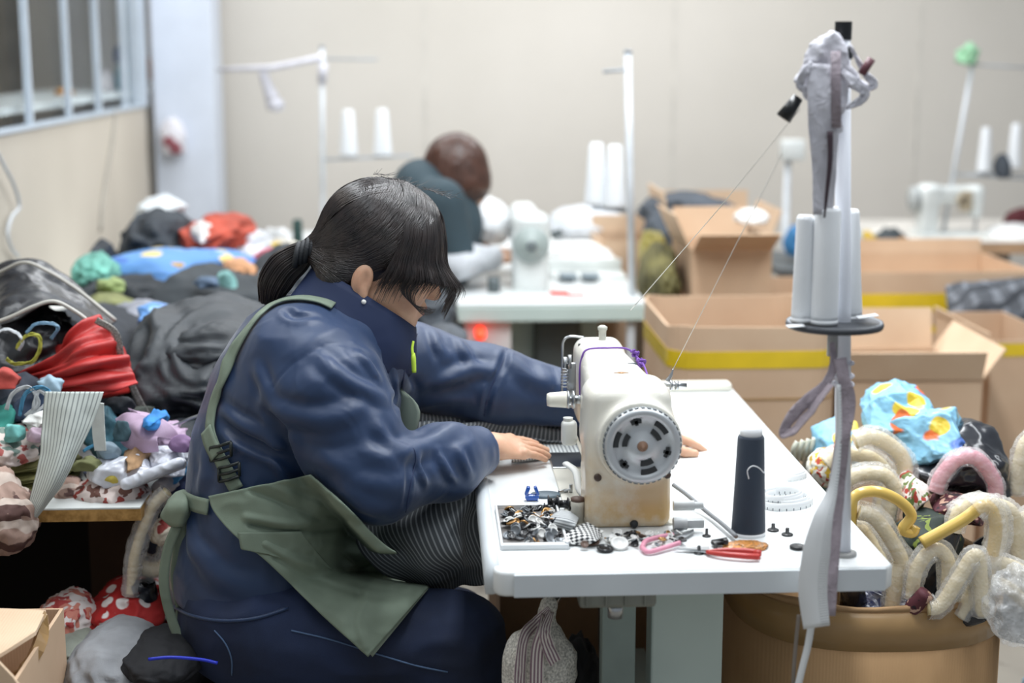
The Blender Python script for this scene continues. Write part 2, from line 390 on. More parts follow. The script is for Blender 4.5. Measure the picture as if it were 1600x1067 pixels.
def trace(f, pts, t0=1.2, t1=4.5):
    """hit points on surface f seen through pixels"""
    D = np.array([ray(*q) for q in pts]); t = np.full(len(D), t0)
    act = np.ones(len(D), bool)
    for _ in range(160):
        if not act.any(): break
        d = f(CO+D[act]*t[act][:, None]); t[act] = np.minimum(t[act]+d*.7, t1); ia = np.where(act)[0]; act[ia] = (np.abs(d) > 2e-4) & (t[ia] < t1)
    return CO+D*t[:, None], t < t1-1e-3
def gradn(f, p, e=.002):
    g = np.stack([f(p+np.eye(3)[i]*e)-f(p-np.eye(3)[i]*e) for i in range(3)], 1); return g/(np.linalg.norm(g, axis=1)[:, None]+1e-12)
# ============================================================ SETTING
BACKY = 7.6; LWX = -1.255
def wall_mat(name, col, seam, sc=1.0):
    k = NT(name); tc = k.n('ShaderNodeTexCoord').outputs['Object']
    nz = k.n('ShaderNodeTexNoise', i_Scale=.8, i_Detail=5.0); k.l(tc, nz.inputs['Vector'])
    c = k.ramp(nz.outputs[0], [(.3, tuple(x*.96 for x in seam)), (.7, col)])
    sp = k.n('ShaderNodeSeparateXYZ'); k.l(tc, sp.inputs[0])
    nb = k.n('ShaderNodeTexNoise', i_Scale=60.0, i_Detail=3.0); k.l(tc, nb.inputs['Vector'])
    return fin(k, c, .75, k.bump(nb.outputs[0], .08, .002))
wm = wall_mat('painted_wall_panel', (.85, .828, .795), (.825, .803, .765))
wl = wall_mat('beige_partition', (.80, .765, .71), (.76, .725, .67))
fl = M('concrete_floor', '#8b857b', .55, var=.12, vs=2, bump=.1, bs=60, dirt=('#5d5750', 3, .55))
mk('floor', b2((-2.6, -.5, -.05), (4.2, 8.2, 0)), fl, kind='structure', smooth=False, origin=(0, 0, 0))
bw = [b2((-1.9, BACKY, 0), (4.2, BACKY+.08, 3.4))]
mk('wall_back', merge(*bw), wm, kind='structure', smooth=False, origin=(0, BACKY, 0))
seam = M('panel_joint', '#d0ccc4', .8)
for i, x in enumerate((-.02, 1.2, 2.42)):
    mk('trim_%d' % (i+1), b2((x, BACKY-.004, 0), (x+.012, BACKY, 3.4)), seam, kind='structure', smooth=False)
# partition on the left: a panel with a glazed strip above
SILL = 1.288
mk('wall_left', b2((LWX-.06, 1.5, 0), (LWX, 7.0, SILL)), wl, kind='structure', smooth=False)
mk('wall_left_upper', b2((LWX-.06, 1.5, 2.3), (LWX, 7.0, 3.2)), wl, kind='structure', smooth=False)
fr = M('window_frame_metal', '#bcc6d0', .4, var=.05); 
gl = NT('window_glass'); gl.b.inputs['Transmission Weight'].default_value = 1; gl.b.inputs['Roughness'].default_value = .04; gl.b.inputs['IOR'].default_value = 1.03; gl.b.inputs['Base Color'].default_value = (.93, .96, .97, 1)
gp = [b2((LWX-.05, 4.0, SILL), (LWX+.008, 7.0, SILL+.012)), b2((LWX-.05, 4.0, 2.27), (LWX+.008, 7.0, 2.3))]
for px in (2, 68, 127, 172, 212, 232):
    y = LWX/((px-670)/FPX)*1.0
    gp.append(b2((LWX-.022, y-.014, SILL), (LWX+.002, y+.014, 2.3), .004))
gp.append(b2((LWX-.05, 6.86, SILL), (LWX+.012, 7.0, 2.3), .004))
win = mk('window_1', merge(*gp), fr, kind='structure', smooth=False)
mk('window_pane', b2((LWX-.03, 4.0, SILL+.01), (LWX-.026, 6.95, 2.28)), gl.m, win, smooth=False)
# room behind the partition: far wall and shelf seen through the glass
mk('wall_side_room', b2((-2.55, 4.2, 0), (-2.5, 9.5, 3.2)), M('side_room_wall', '#b5ada0', .8), kind='structure', smooth=False)
mk('wall_side_room_end', b2((-2.55, 9.4, 0), (-1.4, 9.5, 3.2)), MATS['side_room_wall'], kind='structure', smooth=False)
pst = M('side_room_post', '#c9ab8e', .7)
for i, y in enumerate((4.95, 5.75, 6.7)):
    mk('trim_%d' % (i+4), b2((-1.95, y, 0), (-1.85, y+.1, 3.2), .005), pst, kind='structure', smooth=False)
pil = M('pillar_paint', '#d3dae6', .55, var=.03)
_a = P(241, 200, 7.05)[0]; _b = P(336, 200, 7.05)[0]
mk('pillar', merge(b2((_a, 7.05, 0), (_b, 7.35, 3.4), .006)), pil, kind='structure', smooth=False)
# ============================================================ SEWING TABLE
def v3(*a): return np.array(a, float)
TZ = .76; TX0, TX1, TY0, TY1 = .092, .703, 2.203, 3.47
white = M('table_laminate', '#e3e6e6', .35, var=.02, vs=3, dirt=('#c3c6c4', 9, .66), spec=.4)
edge = M('table_edge_band', '#d5dbdf', .4, var=.03, dirt=('#b9b3ac', 7, .68))
green = M('green_painted_steel', '#c3d2cc', .45, var=.03)
darks = M('dark_cast_iron', '#3c4340', .5, var=.2, bump=.2, bs=90)
steel = M('brushed_steel', '#b9bcbf', .28, metal=1, var=.1)
tab = thing('sewing_table', ((TX0+TX1)/2, (TY0+TY1)/2, 0), 'white sewing table with pale green steel legs where the woman in blue works', 'table')
poly = [(TX0, TY1), (TX0, TY0+.022)]+[(TX0+.022-.022*math.cos(a_), TY0+.022-.022*math.sin(a_)) for a_ in np.linspace(.2, 1.4, 6)]+[(TX0+.022, TY0), (TX1-.012, TY0-.004), (TX1, TY0+.01), (TX1, TY1)]
mk('tabletop', prism(poly, TZ-.04, TZ, .006, 3), white, tab, autos=40)
# soft rounded edge strip on the operator's side, drooping over the front
pr = [(0, .001), (-.012, .0), (-.02, -.006), (-.024, -.018), (-.022, -.045), (-.012, -.046), (0, -.044)]
def edge_strip():
    V = []; F = []; ys = np.linspace(TY0+.03, TY1, 12)
    for y in ys:
        for x, z in pr: V.append((TX0+.01+x*1.0, y, TZ+.0005+z))
    n = len(pr)
    for i in range(len(ys)-1):
        for j in range(n): F.append([i*n+j, i*n+(j+1) % n, (i+1)*n+(j+1) % n, (i+1)*n+j])
    F += [list(range(n))[::-1], list(range((len(ys)-1)*n, len(ys)*n))]
    return (np.array(V), F)
mk('rounded_edge_strip', edge_strip(), edge, tab)
mk('edge_band', b2((TX0+.03, TY0-.0065, TZ-.0385), (TX1-.014, TY0-.0005, TZ-.003), .001), edge, tab, smooth=False)
mk('far_rail', b2((TX0+.30, TY1-.05, TZ), (TX1-.01, TY1, TZ+.018), .006), M('cream_plastic', '#e6e3d6', .4, var=.03), tab, autos=40)
for y in (2.43, 3.25):
    lx = .33 if y < 3 else .33
    mk('leg', b2((lx+.03, y-.04, .06), (lx+.15, y+.02, TZ-.045), .004), green, tab, smooth=False)
    mk('foot', b2((.10, y-.05, 0), (.68, y+.03, .06), .008), green, tab, smooth=False)
mk('cable_channel', b2((.275, 2.36, .12), (.33, 2.40, TZ-.045), .003), M('grey_green_steel', '#8b9a95', .5), tab, smooth=False)
mk('cross_bar', b2((.36, 2.44, .25), (.44, 3.24, .31), .004), green, tab, smooth=False)
# motor box / oil pan slung under the top
pan = [b2((.225, 2.24, TZ-.075), (.345, 2.62, TZ-.042), .006)]
for i in range(4): pan.append(b2((.235+i*.03, 2.234, TZ-.07), (.238+i*.03, 2.242, TZ-.046)))
mk('oil_pan', merge(*pan), M('galvanised_pan', '#8e918a', .45, metal=.6, var=.15), tab, smooth=False)
mk('drain_cup', lathe([(0, -.10), (.012, -.10), (.013, -.075), (0, -.075)], (.285, 2.27, TZ)), steel, tab)

# ============================================================ SEWING MACHINE (lockstitch head, hand wheel towards the camera)
MB = PZ(986, 826, TZ); mx = MB[0]; my = MB[1]+.0; W = .1415
cast = NT('aged_cream_enamel'); tc = cast.n('ShaderNodeTexCoord').outputs['Object']
nz = cast.n('ShaderNodeTexNoise', i_Scale=14.0, i_Detail=6.0, i_Roughness=.65); cast.l(tc, nz.inputs['Vector'])
sp = cast.n('ShaderNodeSeparateXYZ'); cast.l(tc, sp.inputs[0])
# yellowed, oil-stained enamel on the lower column
mr = cast.n('ShaderNodeMapRange'); mr.inputs[1].default_value = .17; mr.inputs[2].default_value = .03; cast.l(sp.outputs[2], mr.inputs[0])
mu = cast.n('ShaderNodeMath', operation='MULTIPLY'); cast.l(mr.outputs[0], mu.inputs[0])
n2 = cast.n('ShaderNodeMapRange'); n2.inputs[1].default_value = .25; n2.inputs[2].default_value = .6; cast.l(nz.outputs[0], n2.inputs[0]); cast.l(n2.outputs[0], mu.inputs[1])
c = cast.mix(mu.outputs[0], '#e4e1d6', '#d0ab70')
n3 = cast.n('ShaderNodeTexNoise', i_Scale=70.0, i_Detail=5.0); cast.l(tc, n3.inputs['Vector'])
c = cast.mix(cast.ramp(n3.outputs[0], [(.66, (0,0,0)), (.8, (.6,.6,.6))]), c, '#a98c5c')
fin(cast, c, .32, Coat_Weight=.3)
mach = thing('sewing_machine', (mx, my+.2, TZ), 'cream industrial sewing machine with yellowed column and silver hand wheel facing front', 'sewing machine')
def f_body(p):
    q = p-np.array([mx, my, TZ])
    col = sbox(q, (0, .05, .105), (W, .10, .25), .022)
    tp = 1-np.clip((q[:, 2]-.15)/.1, 0, 1)*.10
    q2 = q.copy(); q2[:, 0] = (q[:, 0]+.004)/tp
    col = sbox(q2, (0, .05, .115), (W, .10, .235), .02)
    # arm narrows towards the head
    s = np.clip((q[:, 1]-.02)/.36, 0, 1); q3 = q.copy(); q3[:, 0] = (q[:, 0]+.004+.004*s)/(1-.38*s)
    arm = sbox(q3, (0, .235, .178), (.134, .43, .112), .03)
    head = sbox(q, (-.012, .42, .155), (.082, .10, .155), .02)
    d = smin(smin(col, arm, .03), head, .03)
    # wheel boss
    hub = np.maximum(np.sqrt((q[:, 0]-.01)**2+(q[:, 2]-.148)**2)-.069, np.abs(q[:, 1]-.01)-.03)
    d = smin(d, hub, .012)
    d = np.maximum(d, -(q[:, 2]-.0))
    return d
mk('arm_and_column', sdf_mesh(f_body, (mx-.1, my-.04, TZ-.01), (mx+.11, my+.5, TZ+.26), .0028), cast.m, mach)
mk('bed_plate', b2((mx-.10, my+.015, TZ-.001), (mx+.075, my+.49, TZ+.004), .002), M('worn_cream_bed', '#d9d7cc', .35, var=.06, dirt=('#a8a496', 20, .6)), mach, smooth=False)
mk('slide_plate', b2((mx-.10, my+.36, TZ+.003), (mx-.0, my+.47, TZ+.0065), .001), steel, mach, smooth=False)
# hand wheel
hc = np.array([mx+.012, my-.034, TZ+.148]); silver = M('silver_wheel', '#c2c6c9', .38, metal=.55, var=.06)
wheel = mk('hand_wheel', lathe([(0, .0), (.022, .0), (.024, .002), (.046, .003), (.050, -.003), (.058, -.004), (.0615, .0), (.0625, .008), (.0615, .022), (.05, .03), (0, .03)], hc, 48, 'Y'), silver, mach)
rim = M('wheel_rim_brown', '#8a6a55', .5)
mk('wheel_ring', lathe([(.0625, .018), (.066, .016), (.066, .03), (.0625, .03)], hc, 48, 'Y'), rim, wheel)
blk = M('black_slot', '#25282a', .6)
def arc_slot(r, a0, a1, w_, y=-.0012, n=8):
    V = []; F = []
    for k in range(n+1):
        a = math.radians(a0+(a1-a0)*k/n)
        for rr in (r-w_, r+w_):
            for yy in (y, y+.006): V.append((rr*math.cos(a), yy, rr*math.sin(a)))
    for k in range(n):
        b = 4*k; F += [[b, b+2, b+6, b+4], [b+1, b+5, b+7, b+3], [b, b+4, b+5, b+1], [b+2, b+3, b+7, b+6]]
    F += [[0, 1, 3, 2], [4*n, 4*n+2, 4*n+3, 4*n+1]]
    return (np.array(V)+hc, F)
mk('wheel_slots', merge(*[arc_slot(.043, a-17, a+17, .0042, -.0005) for a in (45, 165, 285)], *[arc_slot(.029, a-20, a+20, .004) for a in (40, 160, 285)], *[arc_slot(.041, a-12, a+12, .0028, -.0005) for a in (105, 225, 345)], *[arc_slot(.0415, a-4, a+4, .006, -.0005) for a in (105, 225, 345)]), blk, wheel, smooth=False)
mk('wheel_teeth', merge(*[box(hc+np.array([.0625*math.cos(a), .005, .0625*math.sin(a)]), (.0022, .008, .006), rot=(0, -a, 0)) for a in np.linspace(0, 2*math.pi, 40, endpoint=False)]), M('wheel_notch', '#7e8387', .4, metal=.5), wheel, smooth=False)
mk('centre_screw', lathe([(0, -.008), (.003, -.008), (.0035, -.004), (.0075, -.004), (.009, 0), (0, 0)], hc, 20, 'Y'), rim, wheel)
for dx, lab in ((-.056, 0), (.058, 1)):
    mk('screw', lathe([(0, -.004), (.004, -.004), (.0062, -.002), (.0062, .004), (0, .004)], (mx+dx, my-.001, TZ+.088+.003*lab), 18, 'Y'), M('dark_brown_screw', '#4a3a32', .5), mach)
mk('column_plug', lathe([(0, -.004), (.006, -.003), (.007, .004), (0, .004)], (mx+.005, my-.001, TZ+.008), 16, 'Y'), blk, mach)
# badge on top of the arm
mk('badge', merge(lathe([(0, 0), (.006, 0), (.007, .0), (.004, .002), (0, .002)], (mx-.003, my+.13, TZ+.2335)), prism([(mx-.016, my+.13), (mx-.003, my+.123), (mx+.010, my+.13), (mx-.003, my+.137)], TZ+.2325, TZ+.2348)), M('brass_badge', '#a98055', .35, metal=.5), mach, smooth=False)
mk('badge', prism([(mx+.018, my+.21), (mx+.027, my+.207), (mx+.034, my+.21), (mx+.027, my+.213)], TZ+.231, TZ+.2348), M('grey_badge', '#66707c', .4), mach, smooth=False)
# purple yarn tied round the arm
pur = M('purple_yarn', '#7d55ab', .8, bump=.5, bs=600)
yy = my+.33
yp = [(mx-.053, yy, TZ+.15), (mx-.054, yy, TZ+.19), (mx-.051, yy, TZ+.218), (mx-.04, yy, TZ+.236), (mx, yy+.003, TZ+.238), (mx+.03, yy, TZ+.237), (mx+.046, yy-.005, TZ+.226), (mx+.055, yy-.02, TZ+.2), (mx+.060, yy-.08, TZ+.180), (mx+.064, yy-.12, TZ+.17)]
yn = mk('yarn_tie', tube(smooth_path(yp, 8), .0019, 8), pur, None, 'purple yarn tied around the arm of the cream sewing machine', 'yarn', origin=yp[4])
rk = np.random.RandomState(5)
for ko in ((0, 0, .004), (.008, -.02, -.010)):
    mk('knot', tube(smooth_path(np.array(yp[6])+np.array(ko)+rk.uniform(-.008, .008, (12, 3)), 5), .0019, 6), pur, yn)
mk('loose_end', tube(smooth_path([np.array(yp[6]), np.array(yp[6])+v3(.012, -.03, -.012), np.array(yp[6])+v3(.016, -.07, -.03), np.array(yp[6])+v3(.02, -.10, -.045)], 6), .0019, 6), pur, yn)
# thread guide pin, take-up guard, tension unit, presser foot lifter
cp = M('cream_plastic', '#e6e3d6', .4, var=.03)
mk('thread_pin', merge(lathe([(0, 0), (.010, 0), (.010, .005), (.007, .008), (.007, .026), (.009, .028), (.009, .033), (.004, .036), (0, .036)], (mx-.005, my+.40, TZ+.232))), M('grey_cream_cap', '#c9c9be', .45), mach)
for dx in (-.035, -.02, .012, .028): mk('top_screw', lathe([(0, 0), (.006, 0), (.006, .004), (0, .005)], (mx+dx-.01, my+.43-abs(dx), TZ+.230)), darks, mach)
gx = mx-.062
mk('take_up_guard', tube(smooth_path([(gx+.028, my+.45, TZ+.236), (gx+.0, my+.45, TZ+.238), (gx-.012, my+.448, TZ+.228), (gx-.014, my+.44, TZ+.20), (gx-.017, my+.42, TZ+.12)], 8), .0023, 8), steel, mach)
tx = mx-.064
mk('tension_knob', lathe([(0, -.052), (.011, -.052), (.013, -.046), (.015, -.02), (.015, -.016), (0, -.016)], (tx, my+.30, TZ+.15), 24, 'X'), cp, mach)
mk('tension_disc', merge(lathe([(0, -.016), (.016, -.016), (.017, -.012), (.006, -.010), (.006, -.008), (.017, -.006), (.017, -.002), (0, -.002)], (tx, my+.30, TZ+.15), 24, 'X'), lathe([(0, -.004), (.008, -.004), (.008, .02), (0, .02)], (tx, my+.30, TZ+.15), 16, 'X')), steel, mach)
mk('tension_spring', tube([np.array([tx-.018+.006*math.cos(t), my+.325+.006*math.sin(t), TZ+.165+t*.0009]) for t in np.linspace(0, 40, 160)], .0011, 5), steel, mach)
mk('thread_guide', merge(b2((tx-.012, my+.335, TZ+.14), (tx+.004, my+.343, TZ+.21), .002), cyl((tx-.016, my+.34, TZ+.19), (tx-.016, my+.34, TZ+.22), .004), cyl((tx-.008, my+.335, TZ+.20), (tx-.008, my+.335, TZ+.225), .0035), b2((tx-.02, my+.33, TZ+.127), (tx-.0, my+.345, TZ+.134), .002)), steel, mach)
mk('stitch_dial', merge(b2((tx-.028, my+.26, TZ+.072), (tx+.0, my+.285, TZ+.118), .008, 3), lathe([(0, 0), (.008, 0), (.009, .006), (0, .006)], (tx-.016, my+.2725, TZ+.117))), M('white_worn_plastic', '#dfe0dc', .4, var=.08), mach, autos=40)
mk('lever', merge(b2((tx-.004, my+.12, TZ+.03), (tx+.008, my+.16, TZ+.075), .004), b2((tx-.002, my+.1, TZ+.078), (tx+.004, my+.3, TZ+.083), .002)), cp, mach, autos=40)
hand_up = P(905, 615, my+.33)
mk('needle_bar', merge(cyl((mx-.015, my+.43, TZ+.035), (mx-.015, my+.43, TZ+.09), .0045), cyl((mx-.015, my+.43, TZ+.005), (mx-.015, my+.43, TZ+.035), .0013), cyl((mx-.002, my+.44, TZ+.02), (mx-.002, my+.44, TZ+.09), .005)), steel, mach)
mk('presser_foot', merge(b2((mx-.028, my+.42, TZ+.006), (mx-.006, my+.455, TZ+.010), .001), b2((mx-.02, my+.43, TZ+.008), (mx-.0, my+.445, TZ+.024), .002)), steel, mach, smooth=False)
mk('white_lever', merge(tube(smooth_path([(mx-.088, my+.22, TZ+.052), (mx-.075, my+.17, TZ+.05), (mx-.072, my+.12, TZ+.03), (mx-.055, my+.10, TZ+.022)], 6), .007, 10, flat=.6)), M('white_worn_plastic', '#dfe0dc', .4), mach)
mk('winder_post', lathe([(0, 0), (.011, 0), (.011, .030), (.012, .031), (.012, .040), (.008, .041), (0, .041)], (mx-.085, my+.03, TZ)), M('winder_cream', '#cfcabd', .45), mach)
mk('winder_cap', lathe([(0, 0), (.012, 0), (.012, .005), (0, .006)], (mx-.085, my+.03, TZ+.04)), M('brown_cap', '#5b4337', .5), mach)
# thread take-off post on the right shoulder
tp_ = P(1048, 592, my+.21)
mk('thread_hook', merge(tube(smooth_path([tp_+np.array([-.006, 0, -.004]), tp_+np.array([.0, 0, .006]), tp_+np.array([.004, 0, .018])], 6), [.0045, .003, .0012], 8), cyl(tp_+np.array([-.01, .01, -.012]), tp_+np.array([.03, .01, -.014]), .0038), lathe([(0, -.003), (.008, -.003), (.008, .003), (0, .003)], tp_+np.array([.012, .01, -.0135]), 16, 'X'), lathe([(0, -.002), (.009, -.002), (.009, .002), (0, .002)], tp_+np.array([.002, .01, -.013]), 16, 'X')), steel, mach)
# pneumatic stubs and grey hose on the right
a = PZ(1052, 790, TZ+.028)
mk('hose_fitting', merge(cyl(a, a+np.array([.035, 0, 0]), .0085), cyl(a+np.array([.03, 0, 0]), a+np.array([.05, 0, .0]), .006)), M('grey_plastic', '#b6b9ba', .4), mach, autos=40)
a2 = PZ(1052, 818, TZ+.016)
mk('hose_fitting', merge(cyl(a2, a2+np.array([.022, 0, 0]), .0105), b2(a2+np.array([.02, -.007, -.007]), a2+np.array([.05, .007, .007]), .002)), M('grey_plastic', '#b6b9ba', .4), mach, autos=40)
h = [PZ(*q, TZ+.01) for q in ((1052, 775), (1075, 785), (1105, 800), (1128, 818), (1150, 838))]
mk('grey_hose', tube(smooth_path([h[0]+np.array([0, 0, .02]), h[1]+np.array([0, 0, .012]), *h[2:]], 8), .0038, 10), M('hose_grey', '#85888c', .5), mach)
# ============================================================ WOMAN
def v3(*a): return np.array(a, float)
SHR = P(508, 590, 2.64); SHL = P(655, 545, 2.96); ELR = P(598, 742, 2.56); WRR = P(752, 702, 2.74)
ELL = P(790, 597, 3.0); WRL = P(905, 640, 3.0); WRL2 = PZ(1030, 690, TZ+.03)
HIP = P(362, 925, 2.74)
hf = math.radians(17)
HC = P(596, 404, 2.78); HS = 1.06
EF = v3(math.cos(hf), .06, -math.sin(hf)); EF /= np.linalg.norm(EF); EU = v3(math.sin(hf), .02, math.cos(hf)); EU -= EF*EU.dot(EF); EU /= np.linalg.norm(EU); ES = np.cross(EU, EF)
RH = np.stack([EF, ES, EU], 1)       # columns: forward, left (+y), up
def H(f, s, u): return HC+RH @ (v3(f, s, u)*HS)
def hl(p): return ((p-HC) @ RH)/HS
def f_head(p):
    q = hl(p)
    d = ell(q, (-.008, 0, .035), (.098, .076, .084))
    face = ell(q, (.035, 0, -.03), (.055, .060, .088)); d = smin(d, face, .04)
    d = smin(d, ell(q, (.058, 0, -.094), (.026, .028, .020)), .03)       # chin
    d = smin(d, cap(q, (.0, -.045, -.065), (.055, -.02, -.092), .018), .03); d = smin(d, cap(q, (.0, .045, -.065), (.055, .02, -.092), .018), .03)
    for s in (-1, 1):
        d = smin(d, ell(q, (.056, s*.036, -.034), (.026, .026, .026)), .025)   # cheek
        d = smax(d, -ell(q, (.098, s*.031, .002), (.018, .021, .013)), .014)   # eye socket
        d = smin(d, ell(q, (.074, s*.030, .000), (.0135, .016, .011)), .004)  # closed lid looking down
        d = smin(d, cap(q, (.086, s*.012, .020), (.080, s*.045, .020), .005), .014)  # brow
    nose = smin(cap(q, (.088, 0, .006), (.106, 0, -.032), .0065, .009), ell(q, (.101, 0, -.036), (.012, .014, .009)), .01); d = smin(d, nose, .012)
    for s in (-1, 1): d = smax(d, -ell(q, (.103, s*.007, -.0435), (.005, .003, .003)), .002)
    d = smin(d, ell(q, (.088, 0, -.060), (.010, .021, .008)), .008); d = smin(d, ell(q, (.086, 0, -.073), (.010, .018, .007)), .008)
    d = smax(d, -cap(q, (.100, -.018, -.0665), (.100, .018, -.0665), .0022), .004)
    for s in (-1, 1):   # ears
        e = ell(q, (-.026, s*.076, -.034), (.0175, .009, .028)); e = smax(e, -ell(q, (-.021, s*.088, -.032), (.0105, .0075, .019)), .003)
        e = smin(e, ell(q, (-.030, s*.080, -.036), (.005, .004, .016)), .004); e = smin(e, ell(q, (-.017, s*.077, -.058), (.007, .006, .009)), .006)
        d = smin(d, e, .006)
    d = smin(d, cap(q, (-.035, 0, -.03), (-.075, 0, -.17), .050, .056), .03)
    return d*HS
def hand_sdf(wr, dr, up, side, length=.17, curl=.15, spread=.1):
    """hand: dr = towards the fingers, up = back of the hand, side = towards the thumb"""
    dr = dr/np.linalg.norm(dr); up = up-dr*up.dot(dr); up /= np.linalg.norm(up); sd = side-dr*side.dot(dr)-up*side.dot(up); sd /= np.linalg.norm(sd)
    R = np.stack([dr, sd, up], 1)
    def f(p):
        q = (p-wr) @ R
        d = smin(cap(q, (-.09, 0, 0), (.005, 0, 0), .029, .022), ell(q, (.045, .004, 0), (.05, .040, .0145)), .03)
        d = smin(d, cap(q, (.02, .018, -.004), (.06, .026, -.002), .016, .011), .02)
        for i, (y, L, r) in enumerate(((.030, .068, .0085), (.0105, .076, .009), (-.0095, .071, .0085), (-.028, .056, .0075))):
            a = v3(.072-abs(y-.01)*.25, y, .004); sp = y*spread*1.2; c1 = -curl*(.6+.15*i); pts = [a]; ang = c1*.5
            for seg in (.45, .30, .25):
                pts.append(pts[-1]+L*seg*v3(math.cos(ang), sp, math.sin(ang))); ang += c1
            for j in range(3): d = smin(d, cap(q, pts[j], pts[j+1], r*(1-.08*j), r*(1-.08*(j+1))), .005 if j == 0 else .0015)
            d = smin(d, ell(q, pts[0], (.010, .0095, .0105)), .006)   # knuckle
        tb = [v3(.022, .030, -.006), v3(.048, .052, -.012), v3(.074, .062, -.014), v3(.094, .066, -.012)]
        for j in range(3): d = smin(d, cap(q, tb[j], tb[j+1], (.014, .0105, .0092)[j], (.0105, .0092, .008)[j]), .012 if j == 0 else .003)
        return d
    return f
RHW = P(748, 704, 2.75); RHT = PZ(868, 711, TZ+.008)
f_rh = hand_sdf(P(764, 698, 2.755), RHT-RHW, v3(-.15, -.42, 1), v3(0, 1, 0), curl=.13, spread=.16)
LW = PZ(1000, 672, TZ+.045); f_lh = hand_sdf(LW, PZ(1078, 690, TZ+.012)-LW, v3(0, 0, 1), v3(0, -1, 0), curl=.22)
TRB = [(P(362, 930, 2.74), (.15, .18, .15)), (P(395, 800, 2.74), (.135, .165, .15)), (P(470, 640, 2.76), (.15, .175, .16))]
def f_jeans(p):
    d = ell(p, P(408, 945, 2.74), (.150, .18, .14))
    d = smin(d, cap(p, P(400, 978, 2.63), P(712, 1003, 2.62), .110, .082), .05)
    d = smin(d, cap(p, P(415, 965, 2.86), P(705, 990, 2.86), .106, .082), .03)
    kr = P(712, 1003, 2.62); kl = P(705, 990, 2.86)
    d = smin(d, cap(p, kr, kr+v3(.03, 0, -.37), .082, .055), .03); d = smin(d, cap(p, kl, kl+v3(.05, .02, -.37), .082, .055), .03)
    return d-.006*(1-2*np.abs(vnoise(p*v3(9, 9, 16)+.3*np.sin(p*14), 5)))-.003*(1-2*np.abs(vnoise(p*v3(20, 18, 26), 6)))
COLB = P(562, 545, 2.77); COLT = P(585, 462, 2.77)
def f_torso(p, g=0):
    d = ell(p, P(403, 890, 2.74), (.152+g, .185+g, .17))
    d = smin(d, ell(p, P(412, 765, 2.74), (.138+g, .165+g, .17)), .08)
    d = smin(d, ell(p, P(478, 625, 2.76), (.168+g, .18+g, .165)), .10)
    d = smin(d, cap(p, P(475, 560, 2.66), P(590, 560, 2.90), .085+g, .075+g), .08)
    d = smin(d, ell(p, P(500, 540, 2.78), (.13, .11, .085)), .06)
    d = smin(d, cap(p, P(520, 560, 2.78), P(560, 520, 2.78), .085, .08), .05)
    return d
def f_armR(p):
    d = cap(p, P(512, 616, 2.62), P(584, 742, 2.555), .108, .078); d = smin(d, cap(p, P(590, 750, 2.55), P(695, 722, 2.65), .067, .065), .03); return smin(d, cap(p, P(695, 720, 2.65), P(744, 706, 2.72), .064, .046), .02)
def f_armL(p):
    d = cap(p, P(642, 574, 2.93), P(765, 602, 2.97), .088, .070); return smin(d, cap(p, P(765, 602, 2.97), P(915, 627, 2.98), .070, .052), .04)
# folds traced over the photograph: (pixel polyline, height in m, width in m)
FOLDS = [([(417,622),(435,642),(468,652),(510,655),(560,640)], .016, .012), ([(500,556),(520,578),(548,598),(580,612),(600,624)], .012, .010), ([(560,552),(576,568),(590,590)], .010, .008),
 ([(425,640),(450,690),(468,740),(480,790)], -.020, .014), ([(348,640),(372,660),(410,676),(448,700)], .010, .009), ([(352,660),(380,684),(430,708),(460,730)], -.012, .009), ([(355,600),(362,560),(380,530)], .007, .012),
 ([(402,575),(412,600),(420,612)], .009, .009), ([(447,486),(462,496),(490,494)], -.007, .007), ([(440,560),(470,545),(520,520),(570,520)], .005, .018),
 ([(585,655),(600,680),(622,700),(645,712)], .010, .010), ([(560,705),(600,712),(650,700),(700,672),(722,662)], .010, .014), ([(652,705),(660,738),(668,758)], .008, .007), ([(686,705),(700,735),(712,752)], .009, .007), ([(716,700),(728,726),(736,745)], .008, .007), ([(640,700),(640,740),(632,790)], -.006, .006),
 ([(530,760),(570,790),(605,800)], .008, .012), ([(500,700),(540,740),(580,770)], .006, .02), ([(470,690),(520,700),(560,690)], -.007, .014),
 ([(676,516),(684,540),(694,556)], .011, .009), ([(712,524),(726,548),(740,570)], .010, .010), ([(690,600),(730,580),(776,578)], .012, .011), ([(792,546),(784,573),(767,607),(757,648)], -.008, .006), ([(800,560),(830,590),(870,600)], .009, .014), ([(660,620),(700,610),(740,612)], -.008, .012), ([(840,560),(852,590),(850,620)], .006, .012), ([(878,570),(880,600),(874,640)], .005, .008),
 ([(620,560),(632,600),(640,640)], .010, .010), ([(600,560),(612,600),(618,640)], -.010, .008), ([(300,860),(340,900),(400,920)], .009, .016), ([(290,800),(300,850),(330,880)], .007, .012), ([(310,770),(320,740),(318,700)], .006, .012), ([(420,790),(450,830),(500,850)], .006, .014), ([(540,580),(500,600),(470,640)], .004, .02)]
def f_jacket0(p):
    t = f_torso(p); d = smin(t, f_armR(p), .022); d = smin(d, f_armL(p), .03)
    return d
_fd = []
for pts, hgt, wd in FOLDS:
    hp, ok = trace(f_jacket0, smooth_path(np.array([(x, y, 0) for x, y in pts]), 4)[:, :2]); hp = hp[ok]
    if len(hp) > 1: _fd.append((hp, hgt, wd))
SEAM, _ok = trace(f_jacket0, smooth_path(np.array([(417,660,0),(417,626,0),(444,581,0),(480,554,0),(519,537,0),(558,542,0),(576,560,0),(590,600,0)]), 5)[:, :2])
